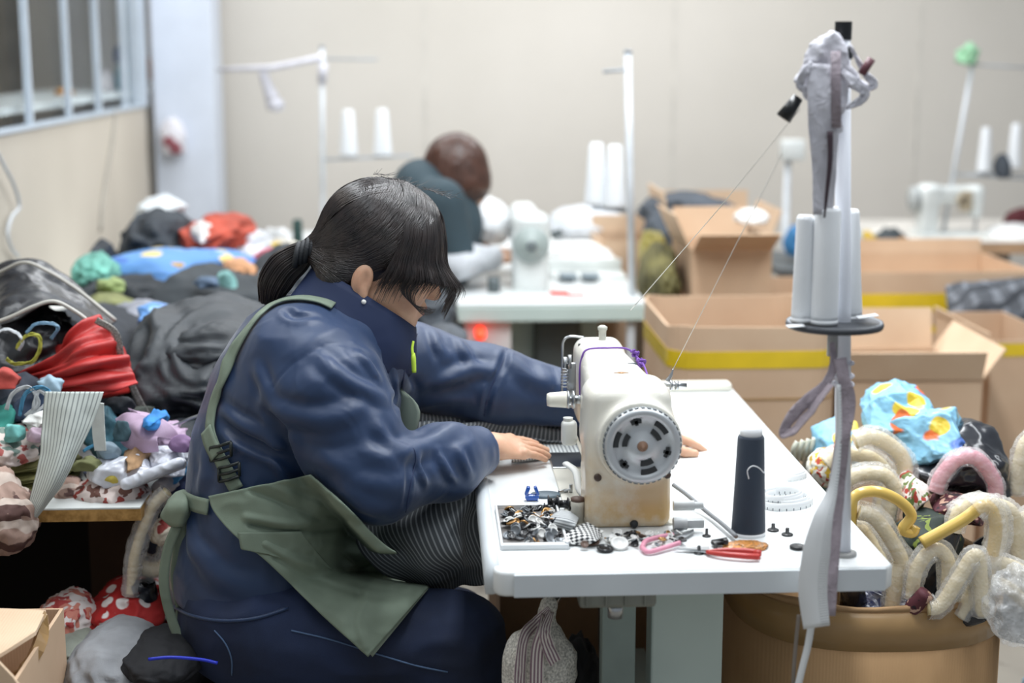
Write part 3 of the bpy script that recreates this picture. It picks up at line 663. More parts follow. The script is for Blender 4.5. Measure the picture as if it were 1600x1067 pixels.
def pl_dist(p, pl, wt=False):
    d = np.full(len(p), 9.); T = np.zeros(len(p)); n = len(pl)-1
    for k, (a, b) in enumerate(zip(pl[:-1], pl[1:])):
        ab = b-a; h = np.clip((p-a) @ ab/(ab @ ab+1e-12), 0, 1); e = p-a-h[:, None]*ab; s = np.sqrt(np.einsum('ij,ij->i', e, e)); m = s < d; d[m] = s[m]; T[m] = (k+h[m])/n
    return (d, T) if wt else d
HEMZ = P(350, 962, 2.6)[2]
def f_jacket(p):
    d = f_jacket0(p); m = np.abs(d) < .06
    if m.any():
        q = p[m]; off = np.zeros(len(q))
        for hp, hgt, wd in _fd:
            mm = ((q > hp.min(0)-wd*3.6) & (q < hp.max(0)+wd*3.6)).all(1)
            if mm.any(): s, t = pl_dist(q[mm], hp, True); tp = np.clip(np.sin(np.pi*np.clip(t*.94+.03, 0, 1)), 0, 1)**.6; off[mm] += 1.5*tp*(hgt*np.exp(-s/(wd*.95))-hgt*.35*np.exp(-((s-wd*2.0)/wd)**2))
        mm = ((q > SEAM.min(0)-.02) & (q < SEAM.max(0)+.02)).all(1)
        if mm.any(): off[mm] -= .003*np.exp(-(pl_dist(q[mm], SEAM)/.002)**2)
        wv = q+.025*np.stack([vnoise(q*8+i*5, 30+i) for i in range(3)], 1)
        off += .0034*(1-2*np.abs(vnoise(wv*v3(7, 7, 11), 3)))+.0010*(1-2*np.abs(vnoise(wv*v3(22, 20, 26), 4)))+.003*fbm(q*6, 8, 2)
        d[m] -= off
    hem = HEMZ+.02*np.clip((p[:, 0]+.2)/.2, 0, 2)
    d = np.maximum(d, hem-p[:, 2])
    inner = f_torso(p, -.02)+.008
    # open at hem, neck and cuffs: sleeve ends cut square
    for a, b in ((P(742, 703, 2.72), P(600, 738, 2.55)), (P(915, 625, 2.98), P(760, 592, 2.97))):
        ax = (a-b)/np.linalg.norm(a-b); e = a+ax*.018
        d = np.where(np.linalg.norm(p-e, axis=1) < .12, np.maximum(d, (p-e) @ ax), d)
    # hollow collar well so that the neck shows
    return d
skin = NT('skin'); tc = skin.n('ShaderNodeTexCoord').outputs['Object']; nz = skin.n('ShaderNodeTexNoise', i_Scale=30.0, i_Detail=5.0); skin.l(tc, nz.inputs['Vector'])
fin(skin, skin.ramp(nz.outputs[0], [(.3, '#cf9f82'), (.7, '#ddb397')]), .5, Subsurface_Weight=.12, Subsurface_Scale=.01); skin.b.inputs['Subsurface Radius'].default_value = (1, .35, .2)
skin_m = skin.m
navy = M('navy_jacket_shell', '#23385a', .46, var=.05, vs=5, bump=.25, bs=1400, bd=.0006, folds=.16, fs=14, sheen=.2, spec=.45)
navy2 = M('navy_collar_lining', '#1a2a4e', .7, var=.05, bump=.25, bs=1400, bd=.0006, folds=.12, fs=7)
denim = NT('dark_denim'); tc = denim.n('ShaderNodeTexCoord').outputs['Object']
nz = denim.n('ShaderNodeTexNoise', i_Scale=5.0, i_Detail=4.0); denim.l(tc, nz.inputs['Vector']); nf = denim.n('ShaderNodeTexNoise', i_Scale=1500.0); denim.l(tc, nf.inputs['Vector'])
cc = denim.ramp(nz.outputs[0], [(.35, '#0f1a33'), (.62, '#1b2c50'), (.85, '#3a5882')]); cc = denim.mix(denim.ramp(nf.outputs[0], [(.45, (0,0,0)), (.6, (.22,.22,.22))]), cc, '#5a769e')
fin(denim, cc, .8, denim.bump(nf.outputs[0], .3, .001))
wom = thing('person', (HIP[0], 2.74, 0), 'woman in navy jacket and green apron sewing at the white table, hair in a ponytail', 'person')
gh = sdf_mesh(f_head, HC-.19, HC+.16, .0024)
gr = sdf_mesh(f_rh, P(764, 698, 2.755)-v3(.12, .12, .07), P(764, 698, 2.755)+v3(.24, .14, .08), .0018)
gl_ = sdf_mesh(f_lh, LW-v3(.12, .12, .07), LW+v3(.24, .14, .08), .002)
def f_core(p):
    d = f_torso(p)+.022; d = smin(d, f_armR(p)+.035, .03); d = smin(d, f_armL(p)+.03, .03)
    d = smin(d, cap(p, P(520, 560, 2.78), P(575, 480, 2.78), .055, .052), .03); d = smin(d, f_jeans(p)+.015, .03)
    for k in (P(712, 1003, 2.62), P(705, 990, 2.86)):
        an = k+v3(.04, 0, -.37); d = smin(d, cap(p, an, an*v3(1, 1, 0)+v3(-.02, 0, .05), .038, .035), .02); d = smin(d, cap(p, an*v3(1, 1, 0)+v3(-.02, 0, .035), an*v3(1, 1, 0)+v3(.13, 0, .03), .036, .028), .02)
    return np.maximum(d, -(p[:, 2]-.006))
gc = sdf_mesh(f_core, (-.75, 2.3, -.01), (.55, 3.2, 1.3), .009)
mk('body', merge(gh, gr, gl_, gc), skin_m, wom)
mk('jacket', sdf_mesh(f_jacket, (-.66, 2.32, .42), (.42, 3.18, 1.16), .0042), navy, wom)
def f_jeans2(p):
    d = f_jeans(p); d = np.maximum(d, -(p[:, 2]-.10)); return np.maximum(d, p[:, 2]-.72)
mk('jeans', sdf_mesh(f_jeans2, (-.60, 2.42, .05), (.36, 3.06, .74), .006), denim.m, wom)
for k in (P(712, 1003, 2.62), P(705, 990, 2.86)):
    an = (k+v3(.04, 0, 0))*v3(1, 1, 0)
    def f_shoe(p): return np.maximum(smin(cap(p, an+v3(-.03, 0, .06), an+v3(-.03, 0, .11), .05), cap(p, an+v3(-.02, 0, .045), an+v3(.14, 0, .035), .052, .042), .03), -(p[:, 2]-.004))
    mk('shoe', sdf_mesh(f_shoe, an-v3(.15, .1, .02), an+v3(.25, .1, .2), .006), M('black_shoe', '#1b1b1d', .5), wom)
# collar: standing funnel round the neck
axc = v3(.52, 0, .85); axc /= np.linalg.norm(axc)
c0 = P(540, 560, 2.775); rows = []
ca = P(493, 418, 2.79); cb = P(647, 512, 2.76); rc = (ca+cb)/2; ru = (cb-ca)/2; rl = np.linalg.norm(ru); ru /= rl
rw = v3(0, 1, 0)-ru*ru[1]; rw /= np.linalg.norm(rw)
lo_c = P(528, 535, 2.775); lu = P(640, 585, 2.76)-P(432, 478, 2.79); ll = np.linalg.norm(lu)/2; lu /= 2*ll
NR = 9; NA = 64; V = []
for i in range(NR+1):
    t = i/NR; c = lo_c*(1-t)+rc*t; u_ = lu*(1-t)+ru*t; u_ /= np.linalg.norm(u_); r1 = ll*(1-t)+rl*t; r2 = .125*(1-t)+.080*t
    c = c+u_*.008*math.sin(t*math.pi)
    for j in range(NA):
        a = 2*math.pi*j/NA; rr = 1+.05*math.sin(a*3+t*5)*(1-t)+.02*math.sin(a*7+2*t)
        V.append(c+u_*math.cos(a)*r1*rr+rw*math.sin(a)*r2*rr+v3(0, 0, .020*t*max(0, -math.sin(a))))
F = [[i*NA+j, i*NA+(j+1) % NA, (i+1)*NA+(j+1) % NA, (i+1)*NA+j] for i in range(NR) for j in range(NA)]
jk = [o for o in wom.children if o.name == 'jacket'][0]
mk('collar', thicken((np.array(V), F), .006), navy2, jk)
# neon zip pull and zip
zp = [P(*q) for q in ((646, 533, 2.70), (644, 545, 2.695), (646, 560, 2.69), (647, 582, 2.69))]
mk('zip_pull', merge(tube(smooth_path(zp[:3], 6), [.0022, .003], 8), tube(smooth_path([zp[1]+v3(.002,0,-.008), zp[2], zp[3]], 6), [.003, .0045, .004], 8)), M('neon_yellow_cord', '#c9e94b', .5), jk, label='neon yellow zip pull')
zt, _ = trace(f_jacket, [(650, 522), (640, 545), (632, 575), (628, 605), (630, 635)])
mk('zip', tube(smooth_path(zt, 6), .0035, 8), M('navy_zip', '#1b2746', .4), jk)
# pearl earring
mk('earring', lathe([(.0001, -.0045)]+[(.0045*math.cos(a), .0045*math.sin(a)) for a in np.linspace(-1.4, 1.4, 8)], H(-.014, -.085, -.068), 16), M('pearl', '#f2efe9', .2, spec=.7), wom, label='small pearl ear stud')
lipm = M('lip', '#b5605a', .4)
def lip(p): q = hl(p); return np.minimum(ell(q, (.0895, 0, -.0605), (.0105, .017, .0052)), ell(q, (.0875, 0, -.0725), (.0105, .015, .0055)))*HS
mk('lips', sdf_mesh(lip, H(.085, 0, -.065)-.03, H(.085, 0, -.065)+.03, .0018), lipm, wom)
# brows and lashes
hairm = NT('black_brown_hair'); tc = hairm.n('ShaderNodeTexCoord').outputs['Object']; nz = hairm.n('ShaderNodeTexNoise', i_Scale=40.0); hairm.l(tc, nz.inputs['Vector'])
fin(hairm, hairm.ramp(nz.outputs[0], [(.3, '#181314'), (.7, '#2c2220')]), .30, Specular_IOR_Level=.8)
hm = hairm.m
def hs(path, r): return tube(smooth_path(path, 4), r, 4, caps=False)
lash = [hs([H(.084, s*(.018+.003*i), -.006-.0015*abs(i-4)), H(.094, s*(.019+.0034*i), -.012)], [.0006, .0003]) for s in (-1, 1) for i in range(9)]
brow = [hs([H(.090-.0012*i, s*(.014+.0035*i), .020+.001*i), H(.089-.0012*i, s*(.020+.0035*i), .026)], [.0011, .0004]) for s in (-1, 1) for i in range(9)]
mk('lashes', merge(*lash), hm, wom); mk('eyebrows', merge(*brow), hm, wom)
# ---------------- hair
TIE = H(-.126, -.012, -.016)
def f_hair(p):
    q = hl(p); d = ell(q, (-.010, 0, .040), (.108, .087, .096))
    d = smin(d, cap(q, (-.062, 0, .0), (-.120, -.010, -.016), .062, .018), .03)
    d = smin(d, ell(q, (-.052, 0, -.040), (.056, .070, .062)), .03)
    d = smax(d, -ell(q, (.086, 0, -.070), (.080, .10, .080)), .010)     # face
    d = smax(d, -(cap(q, (-.022, -.11, -.056), (-.022, .11, -.056), .022)), .008)     # ears
    d = smax(d, -(q[:, 2]*1.0+.092+.2*(q[:, 0]+.06)), .01)
    return d*HS-.0008*vnoise(q*v3(60, 60, 60), 2)
hair = mk('hair', sdf_mesh(f_hair, HC-.2, HC+.18, .0026), hm, wom)
rs = random.Random(4); strands = []; CP = []; CK = []
def bez(a, m1, m2, e, n=12):
    t = np.linspace(0, 1, n)[:, None]; return a*(1-t)**3+3*m1*(1-t)**2*t+3*m2*(1-t)*t*t+e*t**3
def addp(q, k): CP.append(q); CK.append(np.full(len(q), k) if np.ndim(k) == 0 else k)
for i in range(1150):     # combed from the parting over the crown and sides back to the tie
    sd = -1 if i % 6 else 1; t = rs.random(); l = min(1.15, max(-.05, 1.12-1.35*t+rs.uniform(-.18, .18)))
    a = v3(.080-.172*t, sd*.006, .140-.5*max(0, t-.5)**2*.6)
    m1 = v3(.070-.105*t-.020*l, sd*(.050+.035*l), .125-.075*l); m2 = v3(-.035-.03*t+.030*l, sd*(.075+.035*l), .080-.135*l)
    e = v3(-.118+rs.uniform(-.004, .004), -.010+sd*rs.uniform(0, .014), -.016+rs.uniform(-.014, .014)); addp(bez(a, m1, m2, e), rs.uniform(.0, .0022))
for i in range(260):      # back of the crown down to the tie
    sd = -1 if i % 3 else 1; t = rs.random(); a = v3(-.055-.035*t, sd*.004-.02*rs.random()*(sd < 0), .128-.02*t); e = v3(-.118, -.010+sd*rs.uniform(0, .012), -.014+rs.uniform(-.004, .014)); addp(bez(a, a+v3(-.025, sd*.018, -.012), v3(-.110, sd*.02-.006, .04-.01*t), e), rs.uniform(0, .002))
for i in range(240):      # back of the head, near side
    a = v3(-.02-.075*rs.random(), -.012-.05*rs.random(), .125); e = v3(-.118, -.022*rs.random(), -.014+rs.uniform(-.008, .012)); addp(bez(a, a+v3(-.035, -.008, -.02), v3(-.112, -.035*rs.random(), .03), e), rs.uniform(.0005, .0025))
for i in range(260):      # nape and side drawn up to the tie
    t = rs.random(); a = v3(-.028-.065*t, -.068+.03*t, -.055-.035*rs.random()); e = v3(-.118, -.020, -.022+rs.uniform(-.010, .008)); addp(bez(a, a+v3(-.012, -.004, .02), e+v3(.03, -.02, -.02), e), rs.uniform(0, .0018))
Q = np.vstack(CP); K = np.concatenate(CK); Pw = HC+(Q*HS) @ RH.T
for _ in range(4): dd = f_hair(Pw); Pw = Pw-gradn(f_hair, Pw)*(dd-K)[:, None]
o = 0
for c_ in CP:
    strands.append(tube(Pw[o:o+len(c_)], [.0005, .0009, .0010, .0009, .0007], 4, caps=False)); o += len(c_)
CU = []
for i in range(860):      # curtain of hair from the parting over the temple to the fringe
    g = rs.random()**1.3*1.22-.22; t = 1-g; sd = -1
    if g > .55 and rs.random() < (g-.5)*1.3: continue
    j = v3(rs.uniform(-.003, .003), rs.uniform(-.003, .003), 0); dn = rs.uniform(-.022, .004)+(rs.random()**4)*.035; o2 = rs.uniform(0, .003)
    sg = lambda e: -.091+.05*max(g, 0)**2+e
    q = [v3(.086-.085*t*rs.uniform(.6, 1), -.004, .136), v3(.094-.075*t, -.045+.01*g, .120), v3(.116-.078*t, sg(0)*.93, .066+.01*g), v3(.134-.097*t, sg(0), .022), v3(.145-.110*t-.01*max(dn, 0), sg(.002), -.006), v3(.149-.121*t-.3*max(dn, 0)*g, sg(.006), -.026+.018*math.sin(g*3.1)-dn)]
    CU.append((np.array(q)+j*np.array([[0], [.3], [1], [1], [1.5], [2]]), o2))
for i in range(170):      # far side of the fringe
    g = rs.random(); dn = rs.uniform(0, .05)
    CU.append((np.array([v3(.084, .004, .136), v3(.104, .02*g, .112), v3(.122, .06*g-.02, .066), v3(.136, .075*g-.03, .02), v3(.137, .075*g-.03, -.01), v3(.130, .075*g-.03, -.02-dn)]), rs.uniform(0, .003)))
Qc = np.array([c_[0][:4] for c_ in CU]); Kc = np.repeat([c_[1] for c_ in CU], 4).reshape(-1, 4); Pc = HC+(Qc.reshape(-1, 3)*HS) @ RH.T
dd = f_hair(Pc); tgt = Kc.reshape(-1)+.001; pull = np.tile([1, 1, .9, .25], len(CU))
for _ in range(4): dd = f_hair(Pc); mv = np.where(dd < tgt, 1.0, pull); Pc = Pc-gradn(f_hair, Pc)*((dd-tgt)*mv)[:, None]
Pc = Pc.reshape(-1, 4, 3)
for n_, (q, _k) in enumerate(CU):
    tail = [H(*x) for x in q[4:]]; strands.append(hs([*Pc[n_], *tail], [.0005, .0008, .0008, .0006, .0002]))
for i in range(60):       # loose wisps sweeping down over the cheek towards the mouth
    t = rs.random(); q = [v3(.050+.03*t, -.080, .0), v3(.036+.03*t, -.082, -.022-.01*t), v3(.046+.03*t, -.076, -.040-.016*t), v3(.072+.022*t, -.062, -.052-.014*t), v3(.098+.012*t, -.048, -.050-.012*rs.random())]
    strands.append(hs([H(*x) for x in q], [.0005, .0004, .0002]))
for i in range(70):      # fly-aways on the crown
    t = rs.random(); a = v3(.085-.14*t, rs.uniform(-.03, .03), .136); o_ = v3(rs.uniform(.0, .03), rs.uniform(-.02, .02), rs.uniform(-.004, .006))
    strands.append(hs([H(*a), H(*(a+o_*.6)), H(*(a+o_*1.2+v3(0, 0, rs.uniform(-.004, .010))))], [.0004, .00025]))
mk('hair_strands', merge(*strands), hm, hair)
pt = [TIE+v3(.006, 0, .002), P(466, 402, 2.775), P(443, 420, 2.775), P(427, 446, 2.775), P(420, 474, 2.78)]
pp = smooth_path(pt, 8); rr_ = np.interp(np.linspace(0, 1, len(pp)), [0, .12, .4, .75, 1], [.016, .020, .031, .028, .012])
ga = tube(pp, rr_*.86, 20, flat=.8, up=(0, 1, 0)); T_, N_, B_ = frames(pp, (0, 1, 0)); st = []
for i in range(420):
    a = rs.uniform(0, 2*math.pi); k = rs.uniform(.84, 1.06); n = len(pp); ks = [0, int(n*.12), int(n*.3), int(n*.5), int(n*.75), n-1]
    st.append(hs([pp[q]+(B_[q]*math.cos(a)+N_[q]*.8*math.sin(a))*rr_[q]*k*(1 if q < n-1 else rs.uniform(.4, 1.6)) for q in ks], [.0009, .0010, .0007]))
mk('ponytail', merge(ga, *st), hm, hair)
tieM = M('dark_hair_tie', '#23262b', .6, bump=.6, bs=500, bd=.002)
tg = []
for k in range(4):
    cc_ = TIE+v3(.012-.009*k, 0, .004-.004*k)+v3(-.004,0,-.004); tg.append(tube([cc_+v3(.20*math.sin(a), math.cos(a), .95*math.sin(a))*(.019+.0015*(k % 2)) for a in np.linspace(0, 2*math.pi, 25)], .0052, 8, caps=False))
mk('hair_tie', merge(*tg), tieM, hair, label='thick dark elastic hair tie')
# ---------------- apron (thick cotton laid over jacket and jeans)
apm = M('sage_apron_cotton', '#7a8878', .8, var=.10, vs=10, bump=.35, bs=900, bd=.001, folds=.22, fs=12)
apd = M('sage_apron_inside', '#8d9a8c', .8, var=.08, bump=.35, bs=900, bd=.001)
apron = mk_apron = None
def f_under(p): return np.minimum(f_jacket(p), f_jeans(p))
def drape(left, right, n=40, m=26, off=.010, solid=.003, amp=.006, seed=1, smooth_it=6, creases=()):
    """cloth between two pixel edges laid on the body"""
    L = smooth_path(np.array([(x, y, 0) for x, y in left], float), 10)[:, :2]; Rr = smooth_path(np.array([(x, y, 0) for x, y in right], float), 10)[:, :2]
    def rsm(s): l = np.r_[0, np.cumsum(np.linalg.norm(np.diff(s, axis=0), axis=1))]; l /= l[-1]; t = np.linspace(0, 1, n+1); return np.stack([np.interp(t, l, s[:, k]) for k in (0, 1)], 1)
    L = rsm(L); Rr = rsm(Rr); px = np.array([[L[i]*(1-j/m)+Rr[i]*j/m for j in range(m+1)] for i in range(n+1)])
    hp, ok = trace(f_under, px.reshape(-1, 2)); dep = hp[:, 1].reshape(n+1, m+1); okg = ok.reshape(n+1, m+1)
    dep[~okg] = np.nan
    md = np.nanmedian(dep)
    for _ in range(80):     # carry depth into the cells that hang free
        nn = np.isnan(dep)
        if not nn.any(): break
        pad = np.pad(dep, 1, constant_values=np.nan); st_ = np.stack([pad[:-2, 1:-1], pad[2:, 1:-1], pad[1:-1, :-2], pad[1:-1, 2:]]); av = np.nanmean(st_, axis=0); dep[nn] = av[nn]
    base = dep.copy()
    for _ in range(smooth_it): pad = np.pad(dep, 1, mode='edge'); dep = (pad[:-2, 1:-1]+pad[2:, 1:-1]+pad[1:-1, :-2]+pad[1:-1, 2:]+2*dep)/6; dep = np.minimum(dep, base+.004)
    V = np.array([P(*px[i, j], dep[i, j]) for i in range(n+1) for j in range(m+1)])
    V = V-(V-CO)/np.linalg.norm(V-CO, axis=1)[:, None]*(off+amp*ridge(V*v3(10, 8, 13), seed, 2)*.6+amp*.5+sum((h_*np.exp(-(pl_dist(np.c_[px.reshape(-1, 2), np.zeros(len(V))], smooth_path(np.array([(x, y, 0.) for x, y in c_]), 4))/w_)**1.4) for c_, h_, w_ in creases), np.zeros(len(V))))[:, None]
    F = [[i*(m+1)+j, i*(m+1)+j+1, (i+1)*(m+1)+j+1, (i+1)*(m+1)+j] for i in range(n) for j in range(m)]
    U = np.array([(j/m, i/n) for i in range(n+1) for j in range(m+1)])
    return thicken((V, F, U), solid)
import warnings; warnings.filterwarnings('ignore')
panel = drape([(326, 775), (335, 800), (365, 835), (420, 880), (500, 958), (575, 1026)], [(485, 742), (540, 790), (600, 850), (648, 880), (674, 904), (672, 914)], 96, 64, amp=.009, smooth_it=10, creases=[([(388, 764), (436, 784), (500, 812)], -.012, 9), ([(400, 752), (450, 770), (520, 800)], .010, 12), ([(392, 820), (464, 831), (540, 824)], -.013, 6), ([(385, 808), (450, 818), (530, 812)], .010, 9), ([(415, 850), (464, 875), (555, 903)], .012, 10), ([(430, 872), (480, 900), (560, 930)], -.010, 10), ([(565, 908), (611, 915), (664, 896)], .016, 9), ([(560, 930), (600, 935), (650, 925)], -.012, 10), ([(478, 860), (520, 852), (590, 880)], .008, 10), ([(440, 742), (470, 760), (510, 770)], .008, 7), ([(575, 925), (560, 970), (570, 1010)], .010, 12)])
ap = mk('apron', panel, apm, wom)
def on(pts, off=.006):
    hp, ok = trace(f_under, smooth_path(np.array([(x, y, 0) for x, y in pts], float), 6)[:, :2]); 
    for i in range(len(hp)):
        if not ok[i]: hp[i] = hp[i-1] if i else P(*pts[0], 2.7)
    for _ in range(3): hp[1:-1] = (hp[:-2]+hp[1:-1]*2+hp[2:])/4
    return hp-(hp-CO)/np.linalg.norm(hp-CO, axis=1)[:, None]*off
def band(pts, wpx, off=.006, n=None, th=.003, f=None):
    """webbing laid on the body, width in metres"""
    hp = on(pts, 0); g = gradn(f_jacket0, hp); T_ = np.gradient(hp, axis=0); T_ /= np.linalg.norm(T_, axis=1)[:, None]
    B_ = np.cross(T_, g); B_ /= np.linalg.norm(B_, axis=1)[:, None]
    for _ in range(4): B_[1:-1] = (B_[:-2]+B_[1:-1]*2+B_[2:])/4
    V = []; m = 4
    for i in range(len(hp)):
        for j in range(m+1):
            q = hp[i]+B_[i]*(j/m-.5)*wpx; V.append(q)
    V = np.array(V); dd = f_jacket(V); G = gradn(f_jacket0, V); V = V+G*(off-dd)[:, None]
    F = [[i*(m+1)+j, i*(m+1)+j+1, (i+1)*(m+1)+j+1, (i+1)*(m+1)+j] for i in range(len(hp)-1) for j in range(m)]
    return thicken((V, F), th)
mk('shoulder_strap', band([(520, 482), (500, 474), (470, 470), (440, 474), (415, 488), (394, 512), (372, 548), (352, 590), (338, 630), (332, 665), (336, 690), (346, 715), (358, 738), (372, 764)], .026), apm, ap)
mk('strap_end', band([(330, 672), (337, 695), (345, 712)], .030, .011), apm, ap)
bk = M('black_plastic_buckle', '#1d2524', .4)
for (x, y) in ((345, 706), (358, 738)):
    q = on([(x-16, y+4), (x, y), (x+16, y-5)], .012); q = q[[0, len(q)//2, -1]]
    for dy in (-.010, .010): pass
    gg = [tube([q[0]+v3(0, 0, d), q[1]+v3(0, -.004, d), q[2]+v3(0, 0, d)], .0028, 8) for d in (-.012, 0, .012)]+[cyl(q[k]+v3(0, 0, -.012), q[k]+v3(0, 0, .012), .0028, seg=8) for k in (0, 2)]
    mk('buckle', merge(*gg), bk, ap)
mk('waist_band', band([(262, 772), (285, 775), (306, 786), (330, 792)], .028, .008), apm, ap)
bibp = [P(606, 628, 2.70), P(655, 642, 2.70), P(640, 692, 2.70), P(628, 690, 2.70)]
mk('bib_corner', thicken(loft([[P(560, 570, 2.80), P(570, 610, 2.80), P(580, 700, 2.80)], [P(592, 566, 2.79), P(604, 618, 2.78), P(604, 710, 2.78)], [P(600, 574, 2.77), P(630, 628, 2.75), P(625, 712, 2.75)], [P(603, 590, 2.76), P(656, 641, 2.74), P(630, 714, 2.74)]], 14, 14), .003), apd, ap)
mk('front_pocket', drape([(372, 832), (376, 856), (380, 858)], [(470, 830), (500, 868), (520, 890)], 14, 24, off=.030, amp=.004), apm, ap)
stp = on([(333, 786), (345, 806), (372, 833), (425, 878), (505, 955), (576, 1018)], .024)
mk('stitched_edge', tube(smooth_path(stp[::3], 3), .0022, 6), apd, ap, label='raised stitched edge of the apron')
mk('hem_fold', drape([(668, 906), (640, 940), (575, 1018)], [(676, 912), (646, 948), (582, 1026)], 24, 3, off=.020, amp=.002), apd, ap, label='turned pale hem of the apron')
# bow and ties at the back of the waist
bx = P(262, 780, 2.72)
mk('bow_loop', thicken(loft([[bx+v3(0, 0, 0), P(250, 805, 2.68), P(258, 815, 2.66)], [P(285, 765, 2.69), P(262, 792, 2.65), P(268, 822, 2.64)], [P(292, 772, 2.67), P(290, 790, 2.62), P(284, 822, 2.63)], [P(270, 775, 2.70), P(300, 795, 2.66), P(296, 812, 2.67)]], 16, 10, .003, 30, 3), .003), apm, ap)
mk('tie_end', ribbon(smooth_path([P(276, 822, 2.64), P(262, 860, 2.64), P(256, 910, 2.64), P(266, 960, 2.64), P(282, 1000, 2.63), P(304, 1026, 2.62)], 8), .018, up=(0, -1, .1)), apm, ap)
mk('tie_end', ribbon(smooth_path([P(282, 815, 2.65), P(280, 860, 2.66), P(276, 900, 2.67), P(284, 950, 2.68), P(280, 975, 2.68)], 8), .022, up=(0, -1, .1)), apm, ap)

# hem of the jacket, seams of the jeans and the jacket back
def seam_on(pts, r, off, mat_, name, parent, lab=None):
    q = on(pts, off); mk(name, tube(q, r, 6), mat_, parent, label=lab)
jn = [o_ for o_ in wom.children if o_.name.startswith('jeans')][0]
seam_on([(272, 948), (300, 962), (345, 970), (400, 966), (450, 950)], .0032, .002, navy, 'hem', jk)
thm = M('denim_thread', '#4c6486', .7)
seam_on([(455, 985), (520, 1000), (590, 1022), (650, 1040), (700, 1050)], .0016, .001, thm, 'side_seam', jn)
seam_on([(335, 985), (352, 1005), (362, 1030), (362, 1055)], .0014, .001, thm, 'pocket_seam', jn)
seam_on([(646, 700), (650, 716), (644, 745), (638, 775), (634, 800)], .0014, .0, navy2, 'elbow_dart', jk)
seam_on([(792, 546), (786, 565), (772, 595), (760, 625), (757, 650)], .0016, .0, navy2, 'sleeve_seam', jk)
# ============================================================ ON THE SEWING TABLE
def PT(x, y, dz=0): return PZ(x, y, TZ+dz)
wp = M('white_thread', '#eef0f2', .75, var=.02, bump=.4, bs=800)
def m_thread(name, col):
    k = NT(name); tc = k.n('ShaderNodeTexCoord').outputs['Object']; wv = k.n('ShaderNodeTexWave', bands_direction='Z', i_Scale=260.0, i_Distortion=1.5); k.l(tc, wv.inputs['Vector'])
    k.b.inputs['Base Color'].default_value = (*lin(col), 1); return fin(k, None, .7, k.bump(wv.outputs[1], .35, .001), Sheen_Weight=.2)
def cone(base, h, r0, r1, tmat, label, cat='thread cone', group=None, tip='#eceef0', tiph=.02):
    t = thing('thread_cone', base, label, cat, group)
    mk('thread', lathe([(r0*.7, .006), (r0, .006), (r0, .012), ((r0*.6+r1*.4), h*.4), (r1, h-.004), (r1*.9, h), (r1*.5, h)], base, 36), tmat, t)
    mk('cone_base', lathe([(r0*.6, 0), (r0*1.02, 0), (r0*1.02, .006), (r0*.6, .007)], base, 30), M('cone_core_'+tip[1:], tip, .5, var=.02), t)
    mk('cone_tip', merge(lathe([(r1*.55, h-.004), (r1*.86, h-.004), (r1*.82, h+tiph), (r1*.6, h+tiph), (r1*.5, h-.002)], base, 30)), M('cone_core_'+tip[1:], tip, .5, var=.02), t)
    return t
nav = m_thread('navy_thread', '#1c2b3d'); wth = m_thread('white_thread_wound', '#eef1f4')
cb = PT(1169, 834); nc = cone(cb, .165, .0275, .0215, nav, 'navy blue thread cone with white tip standing on the sewing table', tiph=.014)
mk('loose_thread', tube(smooth_path([P(1170, 748, 2.34), P(1168, 735, 2.335), P(1176, 728, 2.335), P(1186, 731, 2.336), P(1193, 738, 2.34), P(1197, 738, 2.35)], 6), .0009, 6), wp, nc)
# tape measures
k = NT('tape_measure'); uv = k.n('ShaderNodeTexCoord').outputs['UV']; sp = k.n('ShaderNodeSeparateXYZ'); k.l(uv, sp.inputs[0])
mu = k.n('ShaderNodeMath', operation='MULTIPLY'); k.l(sp.outputs[1], mu.inputs[0]); mu.inputs[1].default_value = 90
fr_ = k.n('ShaderNodeMath', operation='FRACT'); k.l(mu.outputs[0], fr_.inputs[0]); lt = k.n('ShaderNodeMath', operation='LESS_THAN'); k.l(fr_.outputs[0], lt.inputs[0]); lt.inputs[1].default_value = .16
l2 = k.n('ShaderNodeMath', operation='LESS_THAN'); k.l(sp.outputs[0], l2.inputs[0]); l2.inputs[1].default_value = .34
m2 = k.n('ShaderNodeMath', operation='MULTIPLY'); k.l(lt.outputs[0], m2.inputs[0]); k.l(l2.outputs[0], m2.inputs[1])
fin(k, k.mix(m2.outputs[0], '#eceeef', '#6a6f76'), .4); tape = k.m
def coil(c, rads, w_, z0, seed):
    pts = []; n = 40*len(rads)
    for i in range(n+1):
        t = i/40; r = np.interp(t, range(len(rads)), rads) if t < len(rads)-1 else rads[-1]; a = 2*math.pi*t
        pts.append(c+v3(r*math.cos(a)+.006*math.sin(t*1.3), r*.75*math.sin(a), z0+w_*.5+.004*t+.003*math.sin(a*1+seed)))
    return ribbon(pts, w_, up=(1, 0, 0), thick=.0006) if False else ribbon_z(pts, w_)
def ribbon_z(pts, w_, th=.0006, tilt=0):
    pts = np.array(pts); n = len(pts); V = []; U = []
    for i, p in enumerate(pts):
        for j in (0, 1, 2): V.append(p+v3(0, 0, (j/2-.5)*w_)); U.append((j/2, i/(n-1)))
    F = [[i*3+j, i*3+j+1, (i+1)*3+j+1, (i+1)*3+j] for i in range(n-1) for j in (0, 1)]
    return thicken((np.array(V), F, np.array(U)), th)
cc_ = PT(1232, 792)
mk('tape_measure', merge(coil(cc_+v3(-.006, 0, 0), [.046, .042, .036, .034], .014, .001, 1)), tape, None, 'white measuring tape coiled on the table behind the navy thread cone', 'tape measure')
mk('tape_measure', merge(coil(PT(1242, 770)+v3(0, .01, .016), [.018, .016], .012, .002, 2)), tape, None, 'small loop of measuring tape resting on the larger white tape coil', 'tape measure')
